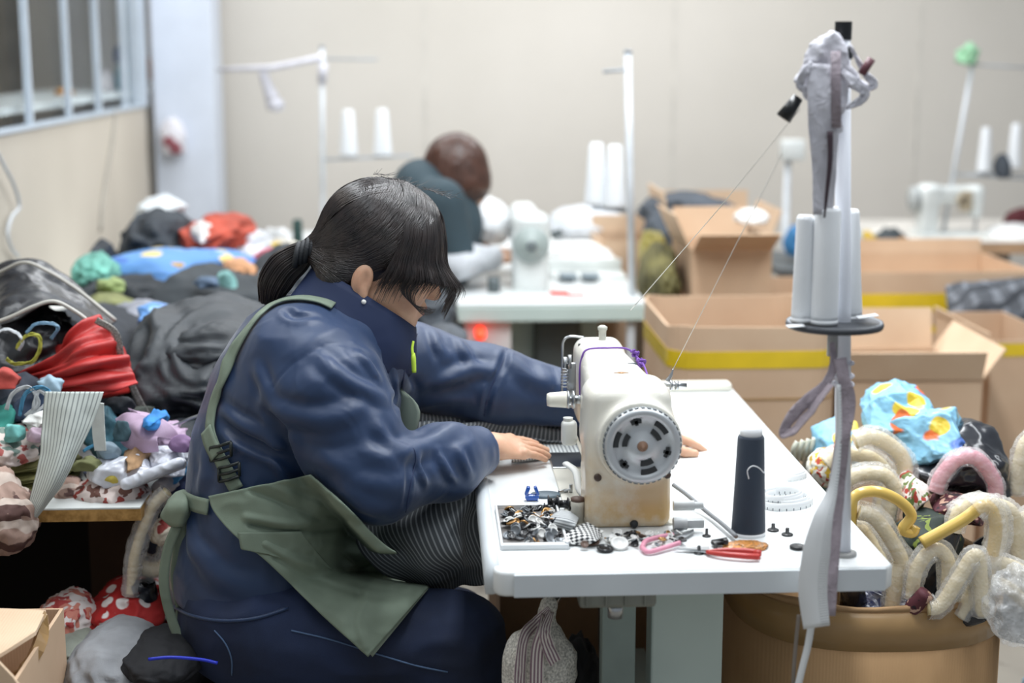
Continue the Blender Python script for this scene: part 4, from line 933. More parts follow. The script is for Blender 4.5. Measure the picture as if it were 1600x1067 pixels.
# small black press knobs
bp = M('black_plastic', '#17191c', .35, var=.05); dk = M('grey_black_metal', '#33373c', .35, metal=.4)
def knob(name, at, r, h, mat, label=None, cat=None, group=None, lean=(0, 0, 0), post=True):
    g = [lathe([(0, 0), (r, 0), (r, r*.22), (r*.9, r*.3), (r*.35, r*.34), (r*.33, h), (0, h)] if post else [(0, 0), (r*.9, 0), (r, r*.15), (r, r*.35), (r*.85, r*.45), (r*.7, r*.34), (0, r*.32)], at, 20)]
    return mk(name, xf(merge(*g), lean, piv=at, loc=at-0*at) if any(lean) else merge(*g), mat, None, label, cat, group)
knob('screw_stud', PT(1208, 829), .0095, .012, bp, 'upright black snap stud just right of the navy cone', 'snap stud')
knob('screw_stud', PT(1230, 836), .0095, .012, bp, 'upright black snap stud second to the right of the navy cone', 'snap stud')
knob('snap_cap', PT(1246, 857), .0125, .01, bp, 'large round black snap cap on the table near the pole', 'snap cap', post=False)
knob('snap_cap', PT(1262, 856), .006, .008, bp, 'tiny black snap cap beside the spool stand pole', 'snap cap', post=False)
for i, (x, y, r, lb) in enumerate([(1092, 865, .008, 'black snap stud standing by the silver snip blades'), (1118, 862, .008, 'black snap stud left of the amber packet'), (1104, 838, .007, 'dark metal stud near the grey hose fittings'), (1062, 828, .006, 'black stud close to the column foot')]):
    knob('screw_stud', PT(x, y), r, .013, bp, lb, 'snap stud')
mk('wing_clip', merge(box(PT(1122, 848, .006), (.022, .014, .007), .003, rot=(0, 0, .3)), box(PT(1134, 846, .011), (.008, .010, .008), .002), cyl(PT(1112, 846, .006), PT(1136, 842, .012), .003)), bp, None, 'small black wing shaped fastener left of the amber packet', 'fastener', autos=40)
amb = M('amber_beads', '#c07f32', .4, var=.35, vs=220, bump=.8, bs=320, bd=.003, coat=.6)
pk = mk('bead_packet', blob(PT(1166, 853, .002), (.034, .022, .006), seed=3, amp=.15, freq=3), amb, None, 'clear packet of amber beads lying beside the navy cone', 'packet')
# red snips
red = M('red_plastic', '#b5322c', .35); rsn = thing('thread_snips', PT(1145, 866), 'red handled thread snips lying on the table front', 'snips')
for s in (0, 1):
    o = v3(0, .010*s, 0)
    mk('handle', tube(smooth_path([PT(1104, 863, .006)+o*.3, PT(1130, 866-s*6, .008), PT(1165, 869-s*8, .008), PT(1187, 870-s*6, .007)], 6), [.003, .0045, .005, .005], 8), red, rsn)
    mk('blade', prism([tuple(PT(1053, 862+s)[:2]), tuple(PT(1108, 858+s*2)[:2]), tuple(PT(1110, 868-s*2)[:2])], TZ+.004+s*.0015, TZ+.0053+s*.0015), steel, rsn, smooth=False)
mk('rivet', lathe([(0, 0), (.006, 0), (.006, .008), (0, .009)], PT(1184, 868, .004)), red, rsn)
# pink snips
pink = M('pink_plastic', '#e59bb0', .4); ps = thing('thread_snips', PT(1030, 850), 'pink handled snips at the foot of the machine column', 'snips')
loop = smooth_path([PT(1003, 855, .006), PT(1010, 845, .007), PT(1035, 838, .008), PT(1052, 836, .008)], 6)
mk('handle', tube(loop, .0042, 8), pink, ps); mk('handle', tube(smooth_path([PT(1003, 856, .006), PT(1014, 862, .006), PT(1040, 855, .007), PT(1062, 848, .008)], 6), .004, 8), pink, ps)
mk('blade', prism([tuple(PT(*q)[:2]) for q in ((1048, 836), (1082, 826), (1084, 829), (1054, 842))], TZ+.008, TZ+.0095), steel, ps, smooth=False)
mk('blade', prism([tuple(PT(*q)[:2]) for q in ((1056, 846), (1084, 833), (1084, 837), (1062, 850))], TZ+.006, TZ+.0075), steel, ps, smooth=False)
# swatches, clips, trays
t0 = [PT(*q) for q in ((779, 797), (868, 797), (876, 855), (784, 856))]
tr = thing('button_tray', (t0[0]+t0[2])/2, 'shallow white tray full of buttons at the table corner', 'tray')
xs = [q[0] for q in t0]; ys = [q[1] for q in t0]; x0, x1, y0, y1 = min(xs)+.002, max(xs), min(ys), max(ys)
trm = M('white_tray', '#dfe2e4', .35)
mk('tray_floor', b2((x0, y0, TZ+.0005), (x1, y1, TZ+.0025), .0005), M('tray_floor_dark', '#6e6a68', .6, var=.3, vs=60), tr, smooth=False)
for lo, hi in (((x0-.004, y0-.012, TZ+.0005), (x1+.004, y0, TZ+.009)), ((x0-.004, y1, TZ+.0005), (x1+.004, y1+.004, TZ+.009)), ((x0-.004, y0, TZ+.0005), (x0, y1, TZ+.009)), ((x1, y0, TZ+.0005), (x1+.004, y1, TZ+.009))):
    mk('tray_rim', b2(lo, hi, .001), trm, tr, smooth=False)
btn = [M('btn_black', '#1d1e22', .25), M('btn_grey', '#72777c', .3, metal=.3), M('btn_white', '#e6e6e3', .3), M('btn_brass', '#b58a55', .3, metal=.7), M('btn_brown', '#5a4033', .4)]
names = ['black', 'grey metal', 'white', 'brass coloured', 'brown']
def button_geo(r):
    g = lathe([(.0, .0008), (r*.65, .0008), (r*.75, 0), (r, .0008), (r, .0022), (r*.8, .003), (r*.7, .002), (0, .002)], (0, 0, 0), 18); return g
protos = {}
rb = random.Random(11)
def put_button(kind, pos, r, rot, label, group):
    key = (kind, label)
    if key not in protos:
        o = mk('button', button_geo(.0075), btn[kind], None, label, 'button', group, origin=(0, 0, 0)); protos[key] = o
    else: o = copy_tree(protos[key])
    o.location = tuple(pos); o.rotation_euler = rot; o.scale = (r/.0075,)*3
for i in range(125):
    kd = rb.choice([0, 0, 0, 1, 1, 2, 2, 3]); u, v = rb.random(), rb.random(); lay = rb.random()
    p_ = v3(x0+.008+(x1-x0-.016)*u, y0+.008+(y1-y0-.012)*v, TZ+.0035+.012*lay*math.sin(math.pi*min(1, v+.2)))
    put_button(kd, p_, rb.uniform(.0055, .0095), (rb.uniform(-.9, .9), rb.uniform(-.9, .9), 0), '%s buttons heaped in the white tray' % names[kd], 'buttons in the tray')
for i in range(60):
    kd = rb.choice([0, 1, 2, 2, 3, 4, 2]); x = rb.uniform(875, 1068); y = 832+rb.uniform(-4, 22)-abs(x-980)*.02
    put_button(kd, PT(x, y, .0015+rb.random()*.007), rb.uniform(.004, .008), (rb.uniform(-.7, .7), rb.uniform(-.7, .7), 0), '%s buttons strewn along the foot of the sewing machine column' % names[kd], 'buttons at the column foot')
put_button(2, PT(968, 851, .006), .0145, (.5, 0, 0), 'large round white button in front of the machine column', None)
put_button(0, PT(945, 859, .002), .0135, (.1, .1, 0), 'large black button left of the large white button', None)
put_button(4, PT(925, 848, .003), .012, (.2, 0, 0), 'brown shank button left of the large black button', None)
sw = loft([[PT(852, 822, .004), PT(862, 806, .016), PT(876, 797, .016)], [PT(872, 826, .006), PT(884, 812, .024), PT(894, 800, .02)], [PT(892, 832, .003), PT(900, 820, .018), PT(906, 806, .012)]], 14, 16)
mk('fabric_swatch', thicken(sw, .0015), m_stripes('grey_white_stripe', '#7b7f82', '#c9cccd', 12, .4), None, 'grey striped fabric scrap folded beside the machine column', 'fabric scrap')
gw = loft([[PT(878, 842, .003), PT(896, 826, .012), PT(918, 816, .012)], [PT(896, 850, .003), PT(912, 836, .018), PT(934, 826, .014)], [PT(915, 852, .002), PT(930, 846, .012), PT(942, 838, .004)]], 14, 16)
mk('fabric_swatch', thicken(gw, .0015), m_check('gingham', '#22242a', '#e8e8e6', 13, 9), None, 'black and white gingham scrap in front of the machine column', 'fabric scrap')
blu = M('blue_clip_plastic', '#1f55b0', .2, coat=.5)
bc = PT(831, 782); mk('sewing_clip', merge(box(bc+v3(0, 0, .006), (.022, .014, .010), .003), box(bc+v3(-.008, .0, .018), (.006, .012, .016), .002, rot=(0, .35, 0)), box(bc+v3(.008, 0, .018), (.006, .012, .016), .002, rot=(0, -.35, 0)), cyl(bc+v3(-.012, -.004, .008), bc+v3(.012, -.004, .008), .003)), blu, None, 'shiny blue clip on the table left of the machine', 'clip', autos=40)
mk('oval_pad', xf(lathe([(0, 0), (.021, 0), (.023, .002), (.021, .005), (0, .005)], (0, 0, 0)), sc=(1.2, .8, 1), loc=PT(852, 775)), M('slate_pad', '#5b6a74', .5), None, 'grey oval pad lying behind the blue clip', 'pad')
for i, (x, y, r, lb) in enumerate([(864, 795, .012, 'black bobbin nearest the blue clip'), (880, 797, .011, 'middle black bobbin left of the winder post'), (896, 800, .012, 'black bobbin touching the winder post'), (858, 800, .008, 'small black cap in front of the black bobbins')]):
    b_ = PT(x, y); mk('bobbin', lathe([(0, -.009), (r, -.009), (r, -.007), (r*.6, -.006), (r*.6, .006), (r, .007), (r, .009), (0, .009)], b_+v3(0, 0, r), 22, 'X'), btn[0], None, lb, 'bobbin')
mk('presser_foot_spare', merge(box(PT(880, 768, .006), (.02, .006, .008), .002, rot=(0, 0, .5)), box(PT(892, 764, .010), (.006, .006, .018), .001), cyl(PT(872, 770, .003), PT(892, 764, .012), .0018)), steel, None, 'small spare steel presser foot lying on the table', 'presser foot', autos=40)
# ruler/label strip at tray
# ============================================================ SPOOL STAND (right front corner)
pb = PT(1317, 866); ss = thing('spool_stand', pb, 'tall white spool stand pole on the near right table corner', 'spool stand')
wpn = M('white_enamel_pole', '#dfe2ea', .3, var=.03); ptop = P(1317, 62, 2.262)
mk('pole', cyl(pb, ptop, .0125, .0115, 24), wpn, ss)
mk('pole_flange', lathe([(0, 0), (.021, 0), (.021, .004), (.015, .006), (0, .006)], pb+v3(.0, 0, 0)), M('grey_flange', '#9a9a98', .4), ss)
mk('pole_top', merge(cyl(ptop+v3(0, 0, -.028), ptop+v3(0, 0, -.010), .015), cyl(ptop+v3(0, 0, .0), ptop+v3(0, 0, .026), .0125), cyl(ptop+v3(0, 0, -.012), ptop+v3(0, 0, .003), .008)), bp, ss, autos=40)
tc0 = P(1304, 505, 2.262)
mk('thread_tray', lathe([(0, -.004), (.058, -.006), (.070, -.003), (.072, .002), (.070, .004), (.06, .0), (0, .0)], tc0, 40), M('grey_tray', '#868b90', .5, var=.2), ss)
mk('tray_rim', lathe([(.066, -.006), (.072, -.006), (.0735, -.001), (.072, .004), (.0705, .003)], tc0, 40), M('tray_rim_black', '#3b3e44', .5), ss)
mk('tray_underside', lathe([(0, -.010), (.05, -.010), (.066, -.006), (.05, -.004), (0, -.004)], tc0, 40), wpn, ss)
mk('tray_boss', cyl(tc0+v3(0, 0, -.05), tc0+v3(0, 0, -.008), .010), M('grey_flange', '#9a9a98', .4), ss)
ct = v3(0, 0, .006)
c1 = copy_tree(cone(P(1252, 503, 2.25)+v3(0, 0, .003), .162, .0155, .0125, wth, 'slim white thread cone on the left of the front spool tray', tiph=.002)) if False else cone(P(1253, 502, 2.25), .158, .0165, .0135, wth, 'slim white thread cone on the left of the front spool tray', tiph=.002)
cone(P(1287, 505, 2.235), .172, .0205, .0195, wth, 'fat white thread cone in the middle of the front spool tray', tiph=.002)
cone(P(1322, 497, 2.30), .166, .024, .014, wth, 'tapered white thread cone behind the pole on the front spool tray', tiph=.002)
# paper cards poking out under the cones
mk('paper_card', box(P(1243, 509, 2.22), (.025, .02, .001), rot=(0, -.06, 0)), wp, None, 'white card edge sticking out on the left of the front spool tray', 'card', smooth=False)
mk('paper_card', box(P(1355, 494, 2.24), (.03, .02, .0012), rot=(0, -.14, 0)), wp, None, 'white card edge sticking out on the right of the front spool tray', 'card', smooth=False)
# rags knotted at the top of the pole
rag = M('white_rag', '#d3d2da', .85, var=.08, vs=20, folds=.3, fs=40); grag = M('mauve_grey_ribbon', '#a79ba3', .7, var=.15, vs=30, folds=.3, fs=60)
Yp = 2.24
kn = thing('rag_bundle', P(1300, 140, Yp), 'white rags knotted around the top of the front spool stand', 'rag')
mk('rag_knot', sdf_mesh(lambda p: smin(smin(smin(cap(p, P(1304, 62, Yp), P(1280, 82, Yp), .011, .012), cap(p, P(1278, 84, Yp), P(1256, 120, Yp), .013, .008), .012), smin(cap(p, P(1302, 84, Yp), P(1302, 150, Yp), .017, .019), cap(p, P(1290, 130, Yp), P(1296, 195, Yp), .014, .016), .015), .008), smin(cap(p, P(1256, 122, Yp), P(1268, 142, Yp), .008, .012), cap(p, P(1320, 112, Yp), P(1345, 136, Yp), .010, .007), .006), .008)-.0045*(1-2*np.abs(vnoise(p*v3(45, 45, 30), 7)))-.002*ridge(p*90, 3, 1), P(1235, 210, Yp)-v3(.02, .06, .02), P(1360, 50, Yp)+v3(.03, .06, .04), .003), rag, kn)
mk('rag_tail', ribbon(smooth_path([P(1270, 100, Yp-.02), P(1258, 112, Yp-.025), P(1250, 132, Yp-.02), P(1262, 142, Yp-.02)], 7), .012, up=(0, -1, 0), crumple=.003, seed=2), rag, kn)
mk('rag_tail', ribbon(smooth_path([P(1316, 112, Yp-.02), P(1336, 130, Yp-.03), P(1352, 146, Yp-.03), P(1340, 160, Yp-.03), P(1322, 168, Yp-.03)], 7), [.010, .014, .014, .012, .006], up=(0, -1, 0), crumple=.003, seed=3), rag, kn)
mk('rag_tail', ribbon(smooth_path([P(1328, 70, Yp-.02), P(1338, 90, Yp-.02), P(1352, 115, Yp-.02), P(1366, 132, Yp-.02), P(1352, 140, Yp-.02)], 7), [.004, .006, .010, .012, .006], up=(0, -1, 0), crumple=.003, seed=4), rag, kn)
mk('wood_peg', cyl(P(1346, 116, Yp-.03), P(1362, 92, Yp-.03), .006), M('plum_wood', '#6a4049', .5), kn)
mk('grey_band', ribbon([P(1306, 80, Yp-.028), P(1306, 130, Yp-.03), P(1307, 200, Yp-.03)], .014, up=(0, -1, 0)), grag, kn)
mk('rag_sheet', ribbon(smooth_path([P(1288, 100, Yp-.02), P(1286, 150, Yp-.028), P(1287, 200, Yp-.025), P(1288, 260, Yp-.02), P(1286, 335, Yp-.018)], 7), [.05, .045, .045, .036, .030], up=(0, -1, 0), crumple=.002, seed=6, nw=8), rag, kn)
mk('dark_cord', tube(smooth_path([P(1297, 205, Yp-.032), P(1297, 250, Yp-.035), P(1292, 300, Yp-.035), P(1288, 340, Yp-.035)], 6), [.0045, .004, .003, .0015], 8), M('dark_plum_cord', '#42343c', .8), kn)
mk('black_tube', tube([P(1247, 152, Yp), P(1224, 185, Yp)], [.008, .012], 14), bp, kn, label='short black tube tied in the rags')
# threads running from the stand to the machine
thr = M('thread_line', '#d9d5cc', .8)
mk('thread', tube([P(1222, 240, Yp+.0), tp_+v3(.004, 0, .018)], .0007, 5), thr, None, 'taut pale thread running from the stand down to the machine hook', 'thread')
mk('thread', tube([P(1250, 170, Yp+.0), P(1120, 330, 2.50), P(1000, 468, 2.9), P(985, 485, my+.40)], .0007, 5), thr, None, 'taut pale thread running from the stand past the background table', 'thread')
# mauve ribbons and measuring tape hanging down the pole
mk('ribbon', ribbon(smooth_path([P(1300, 535, Yp-.01), P(1302, 570, Yp-.02), P(1290, 600, Yp-.03), P(1262, 625, Yp-.04), P(1238, 650, Yp-.04), P(1222, 678, Yp-.04), P(1240, 672, Yp-.05), P(1268, 640, Yp-.05), P(1298, 600, Yp-.04)], 8), [.008, .012, .014, .018, .018, .010, .018, .018, .012], up=(.2, -1, 0), crumple=.0015, seed=5), grag, None, 'mauve grey ribbon looped out to the left of the front pole', 'ribbon')
mk('ribbon', ribbon(smooth_path([P(1312, 560, Yp-.02), P(1318, 590, Yp-.03), P(1326, 630, Yp-.03), P(1316, 690, Yp-.04), P(1308, 760, Yp-.04), P(1302, 850, Yp-.05), P(1298, 962, 2.17)], 8), [.02, .018, .022, .022, .024, .022, .014], up=(0, -1, 0), crumple=.0015, seed=8), grag, None, 'long mauve grey ribbon hanging straight down beside the front pole', 'ribbon')
mk('cord_tie', merge(*[tube([pb*(1-t)+ptop*t+.0155*v3(math.cos(a), math.sin(a), .1*math.sin(a+k_)) for a in np.linspace(0, 2*math.pi, 20)], .0025, 6, caps=False) for k_, t in enumerate((.345, .36, .385))]), rag, None, 'white cord wound around the front pole below the tray', 'cord')
mk('tape_measure', ribbon(smooth_path([P(1310, 600, Yp-.035), P(1311, 680, Yp-.04), P(1302, 760, Yp-.05), P(1286, 810, 2.17), P(1276, 860, 2.165), P(1270, 920, 2.165), P(1276, 980, 2.165)], 8), [.007, .008, .014, .030, .042, .044, .040], up=(0, -1, 0), thick=.0008, nw=2), tape, None, 'wide white measuring tape hanging over the table front edge', 'tape measure')
mk('tape_measure', ribbon(smooth_path([P(1268, 975, 2.19), P(1262, 1010, 2.19), P(1252, 1050, 2.19), P(1238, 1110, 2.19)], 8), .011, up=(0, -1, 0), thick=.0008, nw=2), tape, None, 'narrow white tape hanging below the wide measuring tape', 'tape measure')
mk('tape_measure', ribbon(smooth_path([P(1248, 960, 2.20), P(1244, 1000, 2.20), P(1240, 1050, 2.20), P(1238, 1110, 2.20)], 8), .006, up=(0, -1, 0), thick=.0008, nw=2), M('grey_tape_back', '#8c8279', .6), None, 'thin grey tape hanging left of the narrow white tape', 'tape')
# ============================================================ striped cloth being sewn
st = NT('charcoal_pinstripe'); uv = st.n('ShaderNodeTexCoord').outputs['UV']; sp = st.n('ShaderNodeSeparateXYZ'); st.l(uv, sp.inputs[0])
mu = st.n('ShaderNodeMath', operation='MULTIPLY'); st.l(sp.outputs[0], mu.inputs[0]); mu.inputs[1].default_value = 1.0
fr2 = st.n('ShaderNodeMath', operation='FRACT'); st.l(mu.outputs[0], fr2.inputs[0])
nz = st.n('ShaderNodeTexNoise', i_Scale=700.0); st.l(st.n('ShaderNodeTexCoord').outputs['Object'], nz.inputs['Vector'])
fin(st, st.ramp(fr2.outputs[0], [(0, '#555a5f'), (.6, '#555a5f'), (.68, '#a0a5a9'), (.9, '#a0a5a9'), (.98, '#555a5f')]), .85, st.bump(nz.outputs[0], .3, .001))
def scaleuv(g, a, b=1): return (g[0], g[1], np.asarray(g[2])*np.array([a, b]))
lap = loft([[P(560, 812, 2.74), P(640, 770, 2.72), P(720, 735, 2.74), P(752, 728, 2.78)],
            [P(565, 850, 2.72), P(640, 815, 2.66), P(715, 790, 2.66), P(757, 770, 2.70)],
            [P(600, 890, 2.70), P(660, 862, 2.64), P(715, 850, 2.62), P(760, 825, 2.68)],
            [P(640, 912, 2.72), P(690, 892, 2.66), P(730, 890, 2.64), P(764, 875, 2.70)],
            [P(660, 925, 2.78), P(700, 925, 2.74), P(735, 920, 2.72), P(764, 905, 2.74)]], 70, 70, .022, 7, 4, fold=lambda u, v: .008*math.sin(u*9+v*6))
lap2 = loft([[P(636, 700, 2.80), P(640, 670, 2.84), P(650, 640, 2.92)], [P(690, 700, 2.84), P(720, 660, 2.90), P(700, 640, 2.98)], [P(780, 690, 2.90), P(790, 655, 2.96), P(800, 640, 3.03)], [P(860, 694, 2.93), P(860, 668, 2.98), P(860, 648, 3.05)], [P(935, 690, 2.93), P(940, 672, 2.98), P(930, 655, 3.05)]], 70, 30, .010, 12, 9, fold=lambda u, v: .010*math.sin(u*19+v*2.5))
lap3 = loft([[PZ(800, 722, TZ+.006), PZ(800, 706, TZ+.012), PZ(800, 690, TZ+.012)], [PZ(860, 716, TZ+.004), PZ(860, 700, TZ+.006), PZ(860, 686, TZ+.01)], [PZ(940, 712, TZ+.004), PZ(940, 700, TZ+.004), PZ(940, 688, TZ+.008)]], 30, 14, .001, 20, 2)
def rot_uv(g, n): return (g[0], g[1], np.stack([np.asarray(g[2])[:, 1]*n+np.asarray(g[2])[:, 0]*2, np.asarray(g[2])[:, 0]], 1))
clo = mk('striped_cloth', merge(thicken(scaleuv(lap, 30), .002), thicken(rot_uv(lap2, 46), .002)), st.m, None, 'charcoal pinstriped cloth in the lap of the woman and gathered on the table', 'cloth', origin=P(700, 860, 2.72))
mk('sewn_panel', thicken(rot_uv(lap3, 26), .0015), m_stripes('pale_pinstripe', '#8b9397', '#dfe4e4', 1, .3), clo, label='pale striped panel under the needle')
# wrapped knee pad hanging under the table
kp = P(842, 1050, 2.42); kpt = thing('knee_pad', kp, 'speckled knee pad wrapped with striped ribbons under the white table', 'knee pad')
spk = M('speckled_felt', '#d0cdc5', .9, var=.3, vs=260, bump=.5, bs=300)
def f_kp(p): return smin(ell(p, P(842, 1035, 2.42), (.062, .05, .062)), smin(cap(p, P(850, 985, 2.42), P(858, 945, 2.42), .014, .012), ell(p, P(842, 1085, 2.42), (.058, .05, .05)), .03), .03)-.003*ridge(p*25, 2, 2)
mk('pad', sdf_mesh(f_kp, P(842, 1060, 2.42)-v3(.1, .09, .1), P(842, 960, 2.42)+v3(.1, .09, .05), .004), spk, kpt)
rib = m_stripes('striped_ribbon', '#e6dfd8', '#8b6f7c', 4, .4)
for k_, pts in enumerate([[(858, 950), (838, 972), (818, 1000), (812, 1067), (812, 1100)], [(850, 960), (848, 985), (840, 1020), (838, 1090)], [(862, 955), (852, 985), (856, 1008), (868, 1035)]]):
    mk('ribbon', ribbon(smooth_path([P(x, y, 2.355 if y > 975 else 2.39) for x, y in pts], 7), [.010, .020, .023, .023], up=(0, -1, 0), crumple=.0015, seed=k_), rib, kpt)
mk('rod', cyl(P(872, 930, 2.44), P(850, 968, 2.42), .007), steel, kpt)
# ============================================================ RIGHT SIDE: cartons, umbrellas
def m_board(name, col, dark):
    k = NT(name); tc = k.n('ShaderNodeTexCoord').outputs['Object']
    nz = k.n('ShaderNodeTexNoise', i_Scale=4.0, i_Detail=5.0); k.l(tc, nz.inputs['Vector'])
    wv = k.n('ShaderNodeTexWave', bands_direction='X', i_Scale=60.0, i_Distortion=.6); k.l(tc, wv.inputs['Vector'])
    return fin(k, k.ramp(nz.outputs[0], [(.3, dark), (.65, col)]), .85, k.bump(wv.outputs[1], .12, .002))
card = m_board('cardboard', '#d2b598', '#c5a588'); card2 = m_board('cardboard_pale', '#dcc1a4', '#cfb092'); cin = m_board('cardboard_inside', '#c2a07b', '#b08e69')
yel = M('yellow_tape', '#e6c52e', .25, var=.08, coat=.4); brt = M('brown_tape', '#a98657', .42, var=.1, coat=.4)
def carton(label, x0, x1, y0, y1, z0, z1, mat=None, flaps={}, tapes=(), rot=0, skew=0, name='cardboard_box'):
    """open box from thin walls; flaps: side -> (angle from vertical outward, length)"""
    mat = mat or card; c = v3((x0+x1)/2, (y0+y1)/2, z0); t = thing(name, c, label, 'box'); th = .006; w, d, h = x1-x0, y1-y0, z1-z0
    R = lambda g: xf(g, (0, 0, rot), piv=c)
    walls = [b2((x0, y0, z0), (x1, y0+th, z1)), b2((x0, y1-th, z0), (x1, y1, z1)), b2((x0, y0+th, z0), (x0+th, y1-th, z1)), b2((x1-th, y0+th, z0), (x1, y1-th, z1)), b2((x0+th, y0+th, z0), (x1-th, y1-th, z0+th))]
    g = merge(*walls); mk('body', R(g), mat, t, smooth=False)
    for s, (ang, L) in flaps.items():
        a = math.radians(ang)   # 0 = straight up, 90 = flat outward, 180 = hanging
        if s in 'fb':
            y = y0 if s == 'f' else y1; sg = -1 if s == 'f' else 1
            fl_ = box((0, 0, L/2), (w-.004, .005, L)); fl_ = xf(fl_, (-sg*a, 0, 0)); fl_ = xf(fl_, loc=(c[0], y+sg*.003, z1))
        else:
            x = x0 if s == 'l' else x1; sg = -1 if s == 'l' else 1
            fl_ = box((0, 0, L/2), (.005, d-.004, L)); fl_ = xf(fl_, (0, sg*a, 0)); fl_ = xf(fl_, loc=(x+sg*.003, c[1], z1))
        mk('flap', R(fl_), card2, t, smooth=False)
    for (za, zb, tm) in tapes: mk('tape', R(merge(b2((x0-.001, y0-.0015, za), (x1+.001, y0-.0003, zb)), b2((x0-.0015, y0-.001, za), (x0-.0003, y0+d*.6, zb)))), tm, t, smooth=False)
    return t
def PX(x, Y): return (x-669)/FPX*Y
def ZY(y, Y): return P(800, y, Y)[2]
# rounded big carton (mid)
Yb = 3.9; zt_ = ZY(515, Yb); bxt = thing('cardboard_box', (PX(1170, Yb), Yb+.25, 0), 'large open carton with a bright yellow tape band, behind the sewing table', 'box')
pl = rrect(PX(1052, Yb), Yb, PX(1330, Yb), Yb+.55, .07, 5); pli = rrect(PX(1052, Yb)+.007, Yb+.007, PX(1330, Yb)-.007, Yb+.543, .064, 5)
def tubewall(po, pi, z0, z1, wob=0):
    n = len(po); V = []
    for z in (z0, z1):
        for k_, (x, y) in enumerate(po): V.append((x, y, z+(wob*math.sin(k_*.9) if z == z1 else 0)))
    for z in (z0, z1):
        for k_, (x, y) in enumerate(pi): V.append((x, y, z+(wob*math.sin(k_*.9) if z == z1 else 0)))
    F = []
    for j in range(n):
        k_ = (j+1) % n; F += [[j, k_, n+k_, n+j], [2*n+j, 3*n+j, 3*n+k_, 2*n+k_], [n+j, n+k_, 3*n+k_, 3*n+j], [j, 2*n+j, 2*n+k_, k_]]
    return (np.array(V, float), F)
mk('body', merge(tubewall(pl, pli, 0, zt_, .004), prism(pli, .0, .01)), card, bxt, smooth=False)
po2 = rrect(PX(1052, Yb)-.0015, Yb-.0015, PX(1330, Yb)+.0015, Yb+.5515, .0715, 5); mk('tape', tubewall(po2, pl, ZY(580, Yb), ZY(553, Yb)), yel, bxt, smooth=False)
mk('crease', tubewall(po2, pl, ZY(630, Yb), ZY(627, Yb)), brt, bxt, smooth=False)
carton('small carton with its front flap hanging open behind the large taped carton', PX(1083, 4.75), PX(1212, 4.75), 4.75, 5.1, ZY(470, 4.75), ZY(392, 4.75), flaps={'f': (62, .13), 'b': (8, .1), 'l': (25, .12)}, rot=.02)
carton('low carton stacked under the small open carton by the large taped carton', PX(1030, 4.7), PX(1330, 4.7), 4.7, 5.25, 0, ZY(471, 4.75)-.002)
carton('carton with raised flaps leaning behind the small open carton', PX(1050, 5.4), PX(1210, 5.4), 5.4, 5.8, 0, ZY(372, 5.4), flaps={'b': (5, .13), 'l': (8, .16), 'r': (20, .10)})
carton('long carton with two yellow tape bands on top of its stack', PX(1336, 5.0), PX(1640, 5.0), 5.0, 5.5, ZY(512, 5.0)+.002, ZY(430, 5.0), card, tapes=((ZY(492, 5.0), ZY(464, 5.0), yel),), flaps={'b': (4, .05)})
carton('carton at the bottom of the stack with the long yellow taped carton', PX(1330, 5.0), PX(1650, 5.0), 5.0, 5.5, 0, ZY(513, 5.0), card, tapes=((ZY(526, 5.0), ZY(515, 5.0), yel),))
carton('open carton with a wide front flap folded down, right of the front pole', PX(1338, 4.0), PX(1568, 4.0), 4.0, 4.45, 0, ZY(600, 4.0), card, flaps={'f': (20, .085), 'l': (14, .12), 'b': (10, .12), 'r': (35, .1)}, rot=-.02)
carton('carton with yellow tape at the right edge of the picture', PX(1578, 4.3), PX(1700, 4.3), 4.3, 4.8, 0, ZY(540, 4.3), card, tapes=((ZY(565, 4.3), ZY(545, 4.3), yel),), flaps={'l': (10, .02)})
carton('carton half hidden between the large taped carton and the background table', PX(940, 5.55), PX(1035, 5.55), 5.55, 5.9, 0, ZY(378, 5.55), flaps={'b': (5, .06)})
def lump(name, label, cat, bb, Y, mat, dy=None, seed=0, amp=.25, freq=2.2, stretch=(1, 1, 1), rot=0, group=None, sub=5, parent=None, flat=.6, fc=None):
    x0, y0, x1, y1 = bb; c = P((x0+x1)/2, (y0+y1)/2, Y); rx = (x1-x0)/2/FPX*Y/1.08; rz = (y1-y0)/2/FPX*Y/(.5+.5*flat)/1.05; ry = dy or rx*.7
    c = c+v3(0, 0, -rz*(1-flat)*.5); g = facet(c, (rx, ry, rz), seed, amp*.9, rot, flat, 2, fc) if fc else blob(c, (rx, ry, rz), seed, amp*.8, freq*.8, rot, sub, flat, stretch)
    return mk(name, g, mat, parent, label, cat, group)
gp_ = M('charcoal_wool', '#4a5058', .9, var=.15, vs=12, folds=.5, fs=12, bump=.4, bs=300)
dkg = M('dark_green_grey', '#39423f', .85, var=.2, folds=.5, fs=9)
lump('coat', 'dark coat draped over the carton behind the front threads', 'coat', (998, 300, 1150, 352), 5.6, gp_, .25, 3, .22)
lump('coat', 'charcoal sleeve hanging left of the small open carton', 'garment', (1005, 335, 1050, 400), 5.35, gp_, .12, 5, .25)
lump('cloth_bundle', 'dark olive bundle between the background table and cartons', 'cloth', (1000, 390, 1062, 470), 4.9, M('olive_mix', '#5f5a38', .85, var=.5, vs=14, folds=.5), .15, 7, .3)
lump('plastic_bag', 'yellow bag squeezed beside the dark olive bundle', 'bag', (1000, 360, 1040, 420), 5.2, M('yellow_bag', '#a99b45', .5, var=.3, vs=10, folds=.5), .12, 8, .3)
lump('cloth_bundle', 'white cloth lying on the small open carton', 'cloth', (1148, 326, 1200, 350), 4.95, M('white_cloth', '#e6e6e4', .8, folds=.4), .08, 9, .2)
pd = m_plaid('charcoal_check_wool', '#5a5d63', '#7c8087', '#3c3f45', 6)
